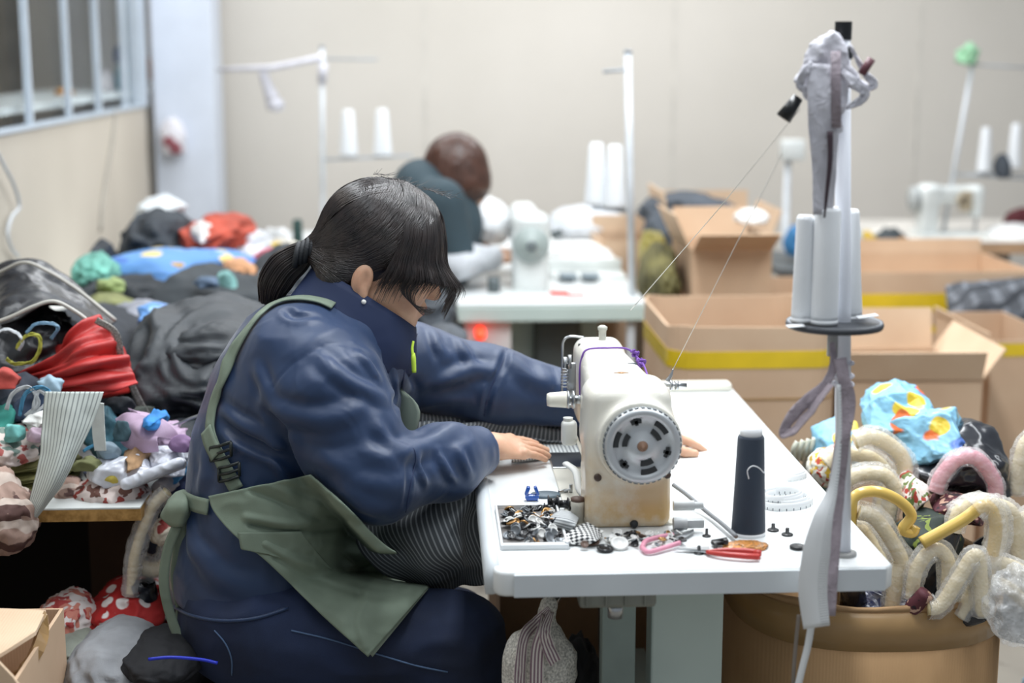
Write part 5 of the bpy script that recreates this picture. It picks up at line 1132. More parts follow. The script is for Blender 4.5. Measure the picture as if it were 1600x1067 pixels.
dr = loft([[P(1478, 455, 4.97), P(1520, 448, 4.95), P(1560, 442, 4.93), P(1620, 436, 4.9)], [P(1482, 490, 4.9), P(1520, 490, 4.86), P(1560, 495, 4.84), P(1620, 480, 4.84)], [P(1490, 520, 4.88), P(1518, 540, 4.85), P(1556, 540, 4.83), P(1620, 505, 4.84)], [P(1502, 545, 4.88), P(1515, 600, 4.86), P(1560, 562, 4.84), P(1610, 512, 4.86)]], 40, 50, .03, 5, 3)
mk('wool_cloth', thicken(dr, .006), pd, None, 'charcoal checked wool cloth draped over the yellow taped cartons', 'cloth')
# rear right table with machine, stand
wd = M('pale_plywood_edge', '#cda682', .6); lg = M('light_laminate', '#e3ded6', .4)
rt = thing('work_table', (PX(1560, 6.3), 6.3, 0), 'rear right work table with a pale wooden edge', 'table')
zr = ZY(383, 6.05)
mk('tabletop', b2((PX(1400, 6.05), 6.05, zr-.004), (2.9, 6.9, zr), .001), lg, rt, smooth=False); mk('edge', b2((PX(1400, 6.05), 6.05, zr-.05), (2.9, 6.9, zr-.004), .002), wd, rt, smooth=False)
for x in (PX(1480, 6.2), PX(1580, 6.2)): mk('leg', b2((x-.03, 6.15, 0), (x+.03, 6.2, zr-.05)), M('grey_leg', '#9a9a96', .5), rt, smooth=False)
mk('leg', b2((PX(1440, 6.8)-.03, 6.8, 0), (PX(1440, 6.8)+.03, 6.85, zr-.05)), MATS['grey_leg'], rt, smooth=False)
wme = M('white_enamel', '#dfe3e1', .35)
def rear_machine(name, label, px0, px1, py0, Y, z0, flip=False):
    """side view lockstitch head: bed, column, arm, head"""
    x0, x1 = PX(px0, Y), PX(px1, Y); w_ = x1-x0; h = ZY(py0, Y)-z0; c = v3((x0+x1)/2, Y, z0); t = thing(name, c, label, 'sewing machine'); s = -1 if flip else 1
    def f(p):
        q = p-c; q[:, 0] *= s; d = sbox(q, (-w_*.36, 0, h*.5), (w_*.28, .11, h*1.0), .02); d = smin(d, sbox(q, (0, 0, h*.80), (w_*.95, .09, h*.36), .025), .03); d = smin(d, sbox(q, (w_*.40, 0, h*.66), (w_*.18, .07, h*.62), .015), .02); return d
    mk('arm_and_column', sdf_mesh(f, c-v3(w_*.6+.02, .1, .01), c+v3(w_*.6+.02, .1, h+.03), .008), wme, t)
    mk('bed_plate', b2((x0-.01, Y-.09, z0), (x1+.01, Y+.09, z0+.012), .003), wme, t, smooth=False)
    mk('hand_wheel', lathe([(0, 0), (.05, 0), (.055, .01), (.05, .03), (0, .03)], (c[0]-s*(w_*.52+.0)-(.03 if s > 0 else 0), Y, z0+h*.72), 24, 'X'), M('grey_wheel', '#a9adac', .4), t)
    mk('needle_bar', cyl((c[0]+s*w_*.42, Y, z0+.02), (c[0]+s*w_*.42, Y, z0+h*.4), .006), steel, t)
    mk('controls', merge(cyl((c[0]+s*w_*.1, Y-.06, z0+h*.72), (c[0]+s*w_*.1, Y-.045, z0+h*.72), .02), b2((c[0]+s*w_*.2-.03, Y-.06, z0+h*.5), (c[0]+s*w_*.2+.02, Y-.03, z0+h*.9), .005)), M('beige_fitting', '#b2a48c', .5), t)
    return t
rear_machine('sewing_machine', 'white sewing machine on the rear right work table', 1446, 1548, 292, 6.3, zr)
lump('cloth_bundle', 'folded white cloth on the right of the rear right work table', 'cloth', (1535, 348, 1640, 388), 6.25, MATS['white_cloth'], .12, 12, .12)
lump('cloth_bundle', 'dark red cloth behind the white cloth on the rear right table', 'cloth', (1568, 325, 1640, 360), 6.45, M('dark_red_cloth', '#5a2027', .8, folds=.4), .1, 13, .2)
lump('cloth_bundle', 'black cap beside the rear right spool stand cones', 'cap', (1552, 240, 1580, 279), 6.36, gp_, .05, 14, .1)
pm = M('light_pole', '#d5dadf', .35)
def stand(label, base, top, arms=(), tray=None, cones=(), r=.009, cl='', crad=.03):
    t = thing('spool_stand', base, label, 'spool stand'); mk('pole', cyl(base, top, r), pm, t); mk('pole_cap', cyl(top, top+v3(0, 0, .012), r*1.1), M('grey_cap', '#8d949c', .4), t)
    for a_, b_ in arms: mk('arm', cyl(a_, b_, r*.5, seg=10), M('grey_arm', '#a7adb3', .4), t)
    if tray is not None: mk('tray_bar', merge(cyl(tray[0], tray[1], r*.6, seg=10), *[lathe([(0, -.004), (crad*.9, -.004), (crad*.9, 0), (0, 0)], c_[0]) for c_ in cones]), M('grey_arm', '#a7adb3', .4), t)
    for c_, h, lb in cones: cone(c_, h, crad, crad*.62, wth, lb, tiph=.004)
    return t
Ys = 6.35
stand('slim spool stand with a green tuft, on the rear right table', v3(PX(1488, Ys), Ys, zr), P(1520, 96, Ys), arms=((P(1505, 100, Ys), P(1640, 108, Ys)), (P(1500, 272, Ys), P(1640, 272, Ys))), cones=((P(1537, 268, Ys), .18, 'left white cone on the rear right spool stand'), (P(1584, 262, Ys), .18, 'right white cone on the rear right spool stand')), tray=(P(1490, 272, Ys), P(1640, 282, Ys)))
mk('net_tuft', blob(P(1512, 92, Ys), (.032, .03, .045), 4, .7, 3.5, sub=4), M('green_net', '#a5d9b0', .7, alpha=.75), None, 'small green netting tuft on top of the rear right stand', 'netting')
stand('short white stand with a square white head behind the cartons', v3(PX(1232, 6.6), 6.6, 0), P(1232, 232, 6.6), r=.014)
mk('control_box', b2(P(1220, 250, 6.58)-v3(0, .04, 0), P(1256, 218, 6.58)+v3(0, .04, 0), .01), wme, None, 'square white box on the short stand behind the cartons', 'box', autos=40)
# clutter band on a low rear shelf
sh = thing('shelf_table', (PX(1340, 6.2), 6.2, 0), 'low cluttered rear table behind the long taped carton', 'table'); zs = ZY(425, 6.0)
mk('tabletop', b2((PX(1225, 6.0), 6.0, zs-.03), (PX(1480, 6.0), 6.6, zs)), M('dark_top', '#5b5f60', .6), sh, smooth=False)
for x in (1240, 1460): mk('leg', b2((PX(x, 6.1)-.02, 6.1, 0), (PX(x, 6.1)+.02, 6.14, zs-.03)), MATS['grey_leg'], sh, smooth=False)
clut = [((1225, 352, 1262, 400), '#3a7fb5', 'blue packet left of the rear clutter'), ((1335, 385, 1395, 425), '#d9dde0', 'white bag in the rear clutter behind the front pole'), ((1340, 362, 1370, 392), '#c8a63a', 'yellow reel in the rear clutter'), ((1360, 358, 1420, 400), '#3d4549', 'black bundle in the rear clutter'), ((1385, 395, 1470, 425), '#50585b', 'grey bundle in front of the rear right table'), ((1395, 370, 1420, 392), '#c98a3d', 'orange scrap in the rear clutter'), ((1320, 355, 1345, 385), '#aeb6bb', 'pale grey bundle in the rear clutter by the front pole'), ((1420, 385, 1475, 410), '#8b969b', 'long pale tool in the rear clutter')]
for i, (bb, col, lb) in enumerate(clut): lump('cloth_bundle', lb, 'bundle', bb, 6.2-.02*i, M('clutter_%s' % col[1:], col, .7, var=.25, folds=.4), .07, 20+i, .3, sub=4)
# ------------------------------------------------------------ drum carton with umbrellas
dc = v3(PX(1385, 2.66), 2.70, 0); zd = ZY(972, 2.42); rx_, ry_ = .245, .26
def ellp(k_): return [(dc[0]+(rx_*k_)*np.sign(math.cos(a))*abs(math.cos(a))**.8, dc[1]+(ry_*k_)*np.sign(math.sin(a))*abs(math.sin(a))**.8) for a in np.linspace(0, 2*math.pi, 56, endpoint=False)]
dt = thing('cardboard_drum', dc, 'round brown carton filled with umbrellas, right of the sewing table', 'box')
mk('body', merge(tubewall(ellp(1), ellp(.975), 0, zd, .003), prism(ellp(.97), 0, .01)), m_board('cardboard_brown', '#c09a70', '#a9855c'), dt)
mk('tape', tubewall(ellp(1.006), ellp(1.001), zd-.075, zd-.006), brt, dt)
mk('tape', tubewall([(x, y) for x, y in ellp(1.012)][38:44], [(x, y) for x, y in ellp(1.008)][38:44], 0, zd-.02), brt, dt) if False else None
mk('rim', tubewall(ellp(1.004), ellp(.972), zd-.004, zd+.005, .003), M('drum_rim', '#b28e66', .8), dt)
creamH = M('cream_handle', '#ecd9ab', .3, var=.04, coat=.5); ylw = M('yellow_handle', '#e3bf62', .25, var=.05, coat=.6); pkH = M('pink_handle', '#e08f9f', .3, coat=.5)
bub = NT('bubble_wrap'); tc = bub.n('ShaderNodeTexCoord').outputs['Object']; vo = bub.n('ShaderNodeTexVoronoi', i_Scale=230.0, feature='SMOOTH_F1'); bub.l(tc, vo.inputs['Vector'])
n0 = bub.n('ShaderNodeTexNoise', i_Scale=45.0, i_Detail=4.0); bub.l(tc, n0.inputs['Vector'])
b0 = bub.bump(n0.outputs[0], .5, .006); b1_ = bub.bump(vo.outputs[0], .6, .0025, b0)
fin(bub, None, .08, b1_, Alpha=.30, Specular_IOR_Level=1.0); bub.b.inputs['Base Color'].default_value = (*lin('#f6f7f7'), 1)
hl_ = M('black_glossy_film', '#24262c', .22, var=.2, folds=.8, fs=14, spec=.6)
def umbrella(label, pts, Y, r=.012, mat=None, wrap=.019, canopy=None, group=None, cw=.028, wr=(0, 1)):
    q = [P(x, y, Y if np.ndim(Y) == 0 else Y[i]) for i, (x, y) in enumerate(pts)]; path = smooth_path(q, 8)
    t = thing('umbrella', (path[-1][0], path[-1][1], .02), label, 'umbrella', group)
    mk('handle', tube(path, r, 14), mat or creamH, t)
    if wrap:
        n = len(path); a, b = int(n*wr[0]), max(int(n*wr[1]), int(n*wr[0])+4); pw = path[a:b]; g = tube(smooth_path(pw[::2], 4), wrap, 18)
        V = g[0]; V = V+vnormals(V, g[1])*(.0017*ridge(V*75, 3, 2)+.0035*fbm(V*16, 5, 2))[:, None]; mk('bubble_wrap', (V, g[1]), bub.m, t)
    e = path[-1]; d = v3(dc[0]-e[0], dc[1]-e[1], 0)*.45; bot = v3(e[0], e[1], 0)+d; bot[2] = .05
    mid = dc+(e-dc)*.62; mid[2] = zd-.10; mid[:2] = dc[:2]+(e[:2]-dc[:2])*min(.62, .16/max(.01, np.linalg.norm(e[:2]-dc[:2]))); bot[:2] = dc[:2]+(mid[:2]-dc[:2])*.6; cp_ = smooth_path([e, mid, bot], 4)[:8]; cp_ = np.vstack([cp_[:7], bot]); mk('folded_canopy', tube(cp_, np.interp(np.linspace(0, 1, 8), [0, .1, .5, 1], [r*1.05, cw*.7, cw, .01]), 12), canopy or hl_, t)
    return t
brown_print = m_print('plum_print', '#5a2a33', ['#c9a48f', '#2b1a22'], 45, .35)
umbrella('cream umbrella handle hooked over the drum rim at the centre front', [(1470, 925), (1500, 960), (1530, 930), (1540, 880), (1530, 840), (1505, 822), (1478, 850), (1440, 860), (1445, 900)][::-1] if False else [(1500, 965), (1530, 900), (1560, 850), (1560, 800), (1530, 785), (1500, 800), (1490, 830)], 2.52, .013, None, .021)
umbrella('yellow umbrella handle curling right above the near carton corner', [(1430, 822), (1425, 832), (1411, 826), (1424, 805), (1404, 782), (1370, 768), (1338, 774), (1330, 800), (1332, 900)][0:], 2.50, .0098, ylw, 0)
umbrella('straight yellow grip pointing down left out of the bubble wrap', [(1440, 848), (1470, 832), (1505, 812), (1540, 790), (1556, 820), (1548, 880), (1530, 960)], 2.46, .011, ylw, .022, wr=(.42, 1))
umbrella('pink umbrella handle in thin film at the upper right', [(1462, 768), (1470, 745), (1495, 718), (1525, 716), (1550, 745), (1556, 775), (1552, 860)], 2.72, .014, pkH, .019)
W_ = 'cream umbrella handle in bubble wrap '
umbrella(W_+'at the upper left beside the front pole', [(1335, 690), (1360, 682), (1390, 695), (1412, 720), (1410, 755), (1385, 772), (1370, 850)], 2.80, .015, None, .024)
umbrella(W_+'just below the upper left one', [(1320, 752), (1345, 740), (1380, 742), (1398, 765), (1390, 800), (1380, 880)], 2.74, .014, None, .022)
umbrella(W_+'curving above the yellow handle behind the pole', [(1290, 725), (1310, 712), (1340, 710), (1370, 722), (1385, 750), (1380, 840)], 2.84, .014, None, .024)
umbrella(W_+'hanging over the table corner on the left', [(1340, 800), (1365, 808), (1390, 840), (1408, 875), (1400, 905), (1392, 960)], 2.50, .013, None, .021)
umbrella(W_+'tucked under the table corner on the left', [(1318, 820), (1345, 822), (1362, 850), (1378, 880), (1395, 925), (1388, 980)], 2.56, .012, None, .02)
umbrella(W_+'arched in the middle of the drum', [(1425, 935), (1432, 890), (1458, 858), (1480, 872), (1482, 905), (1478, 980)], 2.47, .012, None, .020)
umbrella(W_+'making the large loop at the centre front', [(1448, 950), (1470, 945), (1500, 900), (1520, 870), (1530, 880), (1535, 960)], 2.44, .0125, None, .021)
umbrella(W_+'sweeping right along the front rim', [(1498, 962), (1520, 930), (1528, 890), (1560, 880), (1600, 895), (1640, 930), (1640, 980)], 2.46, .0125, None, .021)
umbrella(W_+'rising at the right edge above the rim', [(1560, 860), (1585, 825), (1620, 800), (1650, 820), (1650, 960)], 2.62, .013, None, .022)
umbrella(W_+'standing at the far right edge', [(1585, 770), (1592, 730), (1605, 690), (1630, 690), (1640, 800)], 2.80, .014, None, .024)
umbrella(W_+'curled behind the straight yellow grip', [(1490, 805), (1515, 790), (1550, 788), (1580, 800), (1590, 840), (1590, 930)], 2.60, .013, None, .021)
umbrella(W_+'reaching down at the lower right corner', [(1540, 905), (1575, 918), (1600, 940), (1630, 960), (1630, 1000)], 2.50, .012, None, .02)
mk('umbrella_tip', merge(tube(smooth_path([P(1412, 968, 2.46), P(1428, 948, 2.45), P(1448, 926, 2.44)], 5), [.010, .015, .014], 14)), brown_print, None, 'plum printed folded umbrella end poking out over the drum rim', 'umbrella')
# umbrella fabrics
lump('fabric_scrap', 'orange scrap on the floor right of the umbrella drum', 'fabric scrap', (1586, 966, 1640, 1006), 2.8, M('orange_scrap', '#d9572b', .6, folds=.4), .05, 61, .25, flat=.9, fc=3)
lump('cloth_bundle', 'blue grey cloth under the orange scrap right of the drum', 'cloth', (1576, 1000, 1690, 1500), 2.8, M('blue_grey_cloth', '#8fa6b5', .7, folds=.4), .12, 62, .2, flat=.9)
bluepr = m_print('blue_umbrella_print', '#85bcd8', ['#d9be3c', '#4f74be', '#d5692f'], 9, .27, .4)
fb = M('light_blue_nylon', '#a9d5e6', .4)
lump('folded_umbrella', 'light blue umbrella cloth with yellow print, upper one in the drum', 'umbrella', (1345, 600, 1470, 700), 3.0, bluepr, .12, 31, .42, flat=.9, fc=4)
lump('folded_umbrella', 'light blue umbrella cloth with orange marks, right and lower', 'umbrella', (1385, 632, 1525, 730), 2.92, bluepr, .12, 36, .40, flat=.9, fc=4)
lump('folded_umbrella', 'pale blue umbrella cloth with a yellow hem behind the front pole', 'umbrella', (1268, 655, 1350, 740), 3.02, bluepr, .08, 35, .3, flat=.9, fc=3)
lump('folded_umbrella', 'glossy black folded umbrella cloth behind the pink handle', 'umbrella', (1420, 668, 1590, 790), 2.86, hl_, .10, 37, .35, 2.0, (1.2, 1, 1.2), flat=.9, fc=3)
lump('folded_umbrella', 'dark floral umbrella cloth under the yellow curled handle', 'umbrella', (1395, 790, 1500, 880), 2.66, m_print('dark_floral', '#25302a', ['#7b8a3c', '#121a1c'], 30, .3), .10, 39, .3, flat=.9, fc=3)
lump('folded_umbrella', 'red and white floral umbrella cloth left of the pink handle', 'umbrella', (1395, 735, 1450, 800), 2.76, m_print('red_floral', '#eee3dc', ['#b5443a', '#6d7f4a'], 38, .38), .06, 41, .25, flat=.9, fc=3)
lump('folded_umbrella', 'plum patterned umbrella cloth inside the pink handle arch', 'umbrella', (1450, 770, 1550, 815), 2.70, brown_print, .08, 43, .3, flat=.9, fc=3)
lump('folded_umbrella', 'navy glossy umbrella cloth just inside the drum rim', 'umbrella', (1310, 910, 1440, 985), 2.58, M('navy_film', '#22284a', .25, var=.4, vs=20, folds=.8, fs=18), .10, 45, .35, flat=.9, fc=3)
lump('folded_umbrella', 'dark umbrella cloth filling the drum behind the front handles', 'umbrella', (1400, 860, 1640, 985), 2.72, M('black_violet_cloth', '#26232b', .5, var=.4, folds=.6), .12, 47, .3, flat=.9, fc=3)
lump('fabric_scrap', 'white floral scrap on the table edge behind the measuring tape', 'fabric scrap', (1262, 700, 1330, 760), 2.9, m_print('yellow_red_floral', '#efece2', ['#d9b53a', '#b84634'], 40, .35), .06, 49, .2, flat=.9)
lump('plastic_bag', 'clear bubble wrap bag spilling over the right side of the drum', 'bag', (1540, 880, 1640, 1010), 2.40, bub.m, .05, 51, .3, 3, flat=.95)
lump('cloth_bundle', 'tall dark green bag on the floor behind the far table corner', 'bag', (1235, 650, 1300, 1180), 3.35, M('dark_green_film', '#26352f', .3, folds=.6), .1, 53, .2, flat=.9)
wh = M('white_handles', '#e9ead9', .4)
for i in range(4):
    mk('umbrella_stick', tube(smooth_path([P(1238+i*8, 722-i*2, 3.05), P(1240+i*9, 702, 3.03), P(1246+i*9, 690-i*2, 3.03)], 5), .0055, 10), wh, None, 'thin white umbrella sticks in a small fan beyond the tape coil', 'umbrella stick', 'small fan of white sticks')
# ============================================================ BACKGROUND: second worker and her table
bt = thing('sewing_table', (PX(865, 5.2), 5.2, 0), 'background white sewing table with a pale green front edge', 'table')
ya = 4.70; yb_ = 5.9; xa, xb = PX(712, ya), PX(1015, ya)
mk('tabletop', b2((xa, ya, TZ-.008), (xb, yb_, TZ), .002), white, bt, smooth=False); mk('edge_band', b2((xa, ya-.002, TZ-.058), (xb, yb_, TZ-.009), .004), green, bt, smooth=False)
for x in (xa+.22, xb-.18): mk('leg', b2((x-.05, ya+.2, .05), (x+.05, ya+.26, TZ-.06), .004), green, bt, smooth=False)
mk('foot', b2((xa+.05, ya+.15, 0), (xb-.05, ya+.3, .05)), green, bt, smooth=False)
mk('leg', b2((xb-.06, ya+.02, 0), (xb-.035, ya+.045, TZ-.06)), pm, bt, smooth=False)
mk('motor', b2((xa+.25, ya+.12, .42), (xa+.40, ya+.4, TZ-.07), .02), M('dark_motor', '#555b5a', .5), bt, autos=40)
mk('switch_box', b2((xa+.02, ya+.03, .55), (xa+.17, ya+.16, TZ-.06), .006), M('white_switch_box', '#e6e4e2', .4), bt, smooth=False)
mk('warning_lamp', lathe([(0, -.02), (.013, -.016), (.016, -.006), (.016, .06), (0, .06)], P(751, 523, ya-.03), 20, 'Y'), M('red_lamp', '#ff4020', .4, emis=('#ff3a1c', 2.2)), bt, label='small glowing red pilot lamp')
mc = v3(PX(828, 4.95), 4.92, TZ); bm_ = thing('sewing_machine', mc, 'white sewing machine on the background table, its wheel towards the front', 'sewing machine')
def f_bm(p):
    q = p-mc; d = sbox(q, (0, .05, .12), (.12, .10, .26), .03); s = np.clip((q[:, 1]-.05)/.4, 0, 1); q3 = q.copy(); q3[:, 0] /= (1-.25*s); d = smin(d, sbox(q3, (0, .25, .20), (.11, .46, .10), .03), .03); return smin(d, sbox(q, (0, .44, .14), (.08, .08, .18), .02), .03)
mk('arm_and_column', sdf_mesh(f_bm, mc-v3(.09, .03, .01), mc+v3(.09, .53, .3), .006), wme, bm_)
mk('hand_wheel', lathe([(0, -.03), (.02, -.03), (.022, -.022), (.055, -.022), (.06, -.01), (.055, .0), (0, 0)], mc+v3(0, -.0, .155), 30, 'Y'), M('grey_green_wheel', '#a3aeab', .4), bm_)
mk('wheel_hub', lathe([(0, -.036), (.016, -.034), (.018, -.028), (0, -.028)], mc+v3(0, -.0, .155), 20, 'Y'), M('grey_dark', '#5c6567', .4), bm_)
mk('bed_plate', b2(mc+v3(-.09, 0, 0), mc+v3(.08, .5, .006), .002), wme, bm_, smooth=False); mk('bobbin_winder', lathe([(0, 0), (.02, 0), (.02, .05), (0, .05)], mc+v3(-.12, .02, 0)), M('grey_dark', '#5c6567', .4), bm_)
mk('thread_post', cyl(mc+v3(.075, .12, .17), mc+v3(.11, .12, .185), .012), M('grey_dark', '#5c6567', .4), bm_)
stand('tall white spool stand on the right side of the background table', PZ(988, 462, TZ), P(981, 84, 4.85), arms=((P(942, 112, 4.85), P(984, 108, 4.85)),), cones=((P(931, 318, 4.9), .19, 'left white cone on the background spool stand'), (P(960, 322, 4.86), .19, 'right white cone on the background spool stand')), tray=(P(925, 324, 4.87), P(990, 330, 4.85)), r=.0115, crad=.037)
# small work on the background table
mk('paper_sheet', box(PZ(905, 428, TZ+.001), (.20, .16, .002), rot=(0, 0, .2)), wp, None, 'white paper sheet on the background table', 'paper', smooth=False)
mk('plastic_tray', merge(b2(PZ(862, 438, TZ)+v3(0, 0, 0), PZ(862, 438, TZ)+v3(.26, .16, .012), .004), b2(PZ(862, 438, TZ)+v3(.0, .16, 0), PZ(862, 438, TZ)+v3(.26, .18, .05), .004)), wme, None, 'low white parts tray on the background table', 'tray', autos=40)
for i, x in enumerate((890, 925)): mk('dark_pouch', b2(PZ(x-14, 436, TZ+.014), PZ(x-14, 436, TZ+.014)+v3(.058, .08, .012), .004), M('grey_pouch', '#7d8a92', .5), None, ('left' if i == 0 else 'right')+' grey pouch in the white tray on the background table', 'pouch', autos=40)
mk('scissors', merge(box(PZ(874, 458, TZ+.006), (.06, .02, .012), .004, rot=(0, 0, -.2)), box(PZ(900, 461, TZ+.005), (.06, .01, .006), .002, rot=(0, 0, .1))), M('red_orange_plastic', '#e0493a', .4), None, 'red scissors on the front of the background table', 'scissors', autos=40)
lump('plastic_bag', 'white bag on the background table beside the second worker', 'bag', (722, 308, 800, 380), 5.45, M('white_film', '#e6e8ea', .45, var=.04, folds=.5, fs=12), .16, 61, .15, flat=.8)
lump('plastic_bag', 'wide pale bag on the far end of the background table', 'bag', (850, 320, 985, 380), 6.1, M('pale_film', '#d3d7dc', .45, var=.06, folds=.6, fs=8), .2, 63, .12, flat=.8)
lump('cloth_bundle', 'white cloth heap behind the background machine', 'cloth', (840, 378, 965, 425), 5.6, MATS['white_cloth'], .16, 65, .18)
ft = thing('work_table', (PX(880, 6.3), 6.3, 0), 'rear table beyond the background sewing table', 'table')
mk('tabletop', b2((PX(640, 6.0), 6.0, .72), (PX(990, 6.0), 6.7, .75)), white, ft, smooth=False)
for x in (660, 970): mk('leg', b2((PX(x, 6.05)-.02, 6.05, 0), (PX(x, 6.05)+.02, 6.09, .72)), MATS['grey_leg'], ft, smooth=False)
# second worker
Yw = 5.15
p2 = thing('person', (PX(660, Yw), Yw, 0), 'second worker in dark clothes with brown bobbed hair bending over the background table', 'person')
h2 = P(712, 268, Yw)
def f_h2(p):
    q = p-h2; d = ell(q, (.0, 0, .0), (.088, .075, .10)); d = smin(d, ell(q, (.05, 0, -.06), (.05, .05, .07)), .04); d = smin(d, cap(q, (.085, 0, -.075), (.095, 0, -.085), .012), .01)
    for s in (-1, 1): d = smin(d, ell(q, (-.01, s*.075, -.04), (.018, .01, .028)), .006)
    d = smin(d, cap(q, (-.03, 0, -.05), (-.09, 0, -.12), .045, .05), .02)
    d = smin(d, ell(p, P(690, 345, Yw), (.11, .15, .13))*1, .02); d = smin(d, ell(p, P(655, 440, Yw), (.16, .17, .2)), .08)
    d = smin(d, cap(p, P(650, 480, Yw-.1), P(740, 560, Yw-.1), .09, .07), .04); d = smin(d, cap(p, P(650, 480, Yw+.1), P(740, 560, Yw+.1), .09, .07), .04)
    for s in (-.1, .1): d = smin(d, cap(p, P(740, 560, Yw+s), P(745, 760, Yw+s), .06, .045), .03)
    d = smin(d, cap(p, P(690, 320, Yw-.18), P(720, 410, Yw-.2), .06, .05), .04); d = smin(d, cap(p, P(720, 410, Yw-.2), P(778, 405, Yw-.05), .045, .025), .03)
    d = smin(d, cap(p, P(690, 320, Yw+.18), P(740, 400, Yw+.2), .06, .05), .04); d = smin(d, cap(p, P(740, 400, Yw+.2), P(800, 400, Yw+.12), .045, .025), .03)
    return d
def f_hand2(p):
    w0 = P(776, 404, Yw-.05); d = ell(p, w0+v3(.04, 0, 0), (.045, .035, .016))
    for i in range(4): d = smin(d, cap(p, w0+v3(.06, -.025+.017*i, 0), w0+v3(.12-.008*abs(i-1), -.03+.019*i, -.012), .009, .007), .006)
    return smin(d, cap(p, w0+v3(.03, .03, 0), w0+v3(.075, .055, -.01), .011, .008), .008)
mk('body', merge(sdf_mesh(f_h2, (PX(560, Yw), 4.75, .1), (PX(830, Yw), 5.6, 1.45), .012), sdf_mesh(f_hand2, P(776, 404, Yw)-v3(.05, .15, .05), P(776, 404, Yw)+v3(.18, .1, .06), .004)), skin_m, p2)
dkc = M('dark_teal_jacket', '#2f4048', .8, var=.1, folds=.3, fs=8); lgs = M('pale_grey_sleeve', '#c3c6cb', .8, folds=.3, fs=10)
def f_top2(p):
    d = smin(ell(p, P(658, 292, Yw), (.095, .15, .095)), ell(p, P(685, 350, Yw), (.15, .19, .16)), .06); d = smin(d, ell(p, P(650, 440, Yw), (.175, .19, .21)), .08)
    d = smin(d, cap(p, P(688, 318, Yw-.18), P(712, 405, Yw-.2), .085, .066), .04); return smin(d, cap(p, P(688, 318, Yw+.18), P(735, 400, Yw+.2), .085, .066), .04)
mk('top', sdf_mesh(f_top2, (PX(560, Yw), 4.75, .5), (PX(780, Yw), 5.6, 1.3), .012), dkc, p2)
mk('sleeve', sdf_mesh(lambda p: cap(p, P(712, 408, Yw-.21), P(768, 404, Yw-.07), .062, .04)-.004*ridge(p*12, 3, 2), P(735, 405, Yw-.1)-v3(.18, .2, .12), P(735, 405, Yw-.1)+v3(.18, .2, .12), .010), lgs, p2, label='pale grey over-sleeve')
def f_tr2(p):
    d = smin(cap(p, P(650, 485, Yw-.1), P(740, 562, Yw-.1), .10, .08), cap(p, P(650, 485, Yw+.1), P(740, 562, Yw+.1), .10, .08), .04)
    for s in (-.1, .1): d = smin(d, cap(p, P(740, 562, Yw+s), P(745, 760, Yw+s), .07, .055), .03)
    return d
mk('trousers', sdf_mesh(f_tr2, (PX(560, Yw), 4.75, .05), (PX(830, Yw), 5.6, .9), .014), M('black_trousers', '#23272b', .85), p2)
def f_hr2(p):
    q = p-h2; d = ell(q, (-.0, 0, .012), (.110, .098, .118)); d = smin(d, ell(q, (-.02, 0, -.045), (.09, .092, .09)), .03); d = smin(d, ell(q, (-.05, 0, -.06), (.07, .08, .08)), .03); d = smin(d, ell(q, (.035, 0, -.04), (.082, .095, .075)), .03); d = smax(d, -ell(q, (.10, 0, -.17), (.12, .12, .075)), .015)
    return d-.002*np.sin(np.arctan2(q[:, 1], q[:, 0]+.05)*60+4*vnoise(q*15, 2))
mk('hair', sdf_mesh(f_hr2, h2-.17, h2+.17, .006), M('brown_hair', '#4a3026', .38, var=.2, vs=30), p2)
bs_ = thing('stool', (PX(640, Yw), Yw, 0), 'stool under the second worker', 'stool'); mk('seat', lathe([(0, .36), (.16, .36), (.17, .38), (.16, .40), (0, .40)], (PX(640, Yw), Yw, 0)), gp_, bs_)
for a in range(4): mk('leg', cyl((PX(640, Yw)+.11*math.cos(a*1.57+.8), Yw+.11*math.sin(a*1.57+.8), .36), (PX(640, Yw)+.15*math.cos(a*1.57+.8), Yw+.15*math.sin(a*1.57+.8), 0), .012), MATS['grey_leg'], bs_)
# ------------------------------------------------------------ far left stand with lamp arm
Yl = 6.2; lt_ = thing('work_table', (PX(500, 6.2), 6.2, 0), 'far left rear table under the piled cloth', 'table')
mk('tabletop', b2((PX(400, 5.6), 5.7, .73), (PX(625, 5.6), 6.7, .76)), white, lt_, smooth=False)
for x in (430, 600): mk('leg', b2((PX(x, 5.8)-.02, 5.8, 0), (PX(x, 5.8)+.02, 5.84, .73)), MATS['grey_leg'], lt_, smooth=False)
sl = stand('far left spool stand with a wrapped lamp arm against the rear wall', v3(PX(503, Yl), Yl, .76), P(503, 76, Yl), arms=((P(508, 92, Yl), P(590, 93, Yl)), (P(503, 92, Yl), P(425, 106, Yl)), (P(425, 106, Yl), P(338, 108, Yl))), cones=((P(545, 242, Yl), .175, 'left white cone on the far left stand'), (P(598, 242, Yl), .178, 'right white cone on the far left stand')), tray=(P(500, 250, Yl), P(645, 243, Yl)), crad=.036)
mk('wrapping', merge(tube([P(503, 90, Yl-.01), P(470, 97, Yl-.01), P(425, 106, Yl-.01), P(340, 109, Yl-.01)], [.014, .012, .013, .008], 10), tube([P(505, 98, Yl-.01), P(503, 130, Yl-.01)], .018, 10)), rag, sl)
mk('lamp', merge(tube(smooth_path([P(410, 112, Yl), P(418, 135, Yl), P(426, 155, Yl)], 6), [.018, .022, .03], 14), lathe([(0, -.03), (.03, -.022), (.038, 0), (.03, .02), (0, .03)], P(430, 163, Yl))), rag, sl, label='white shrouded lamp head')
mk('thread_cone', lathe([(0, 0), (.022, 0), (.018, .14), (.01, .145), (0, .145)], PZ(466, 402, .76)), M('dark_green_thread', '#1f3f3b', .7), None, 'small dark green thread cone behind the ponytail', 'thread cone')
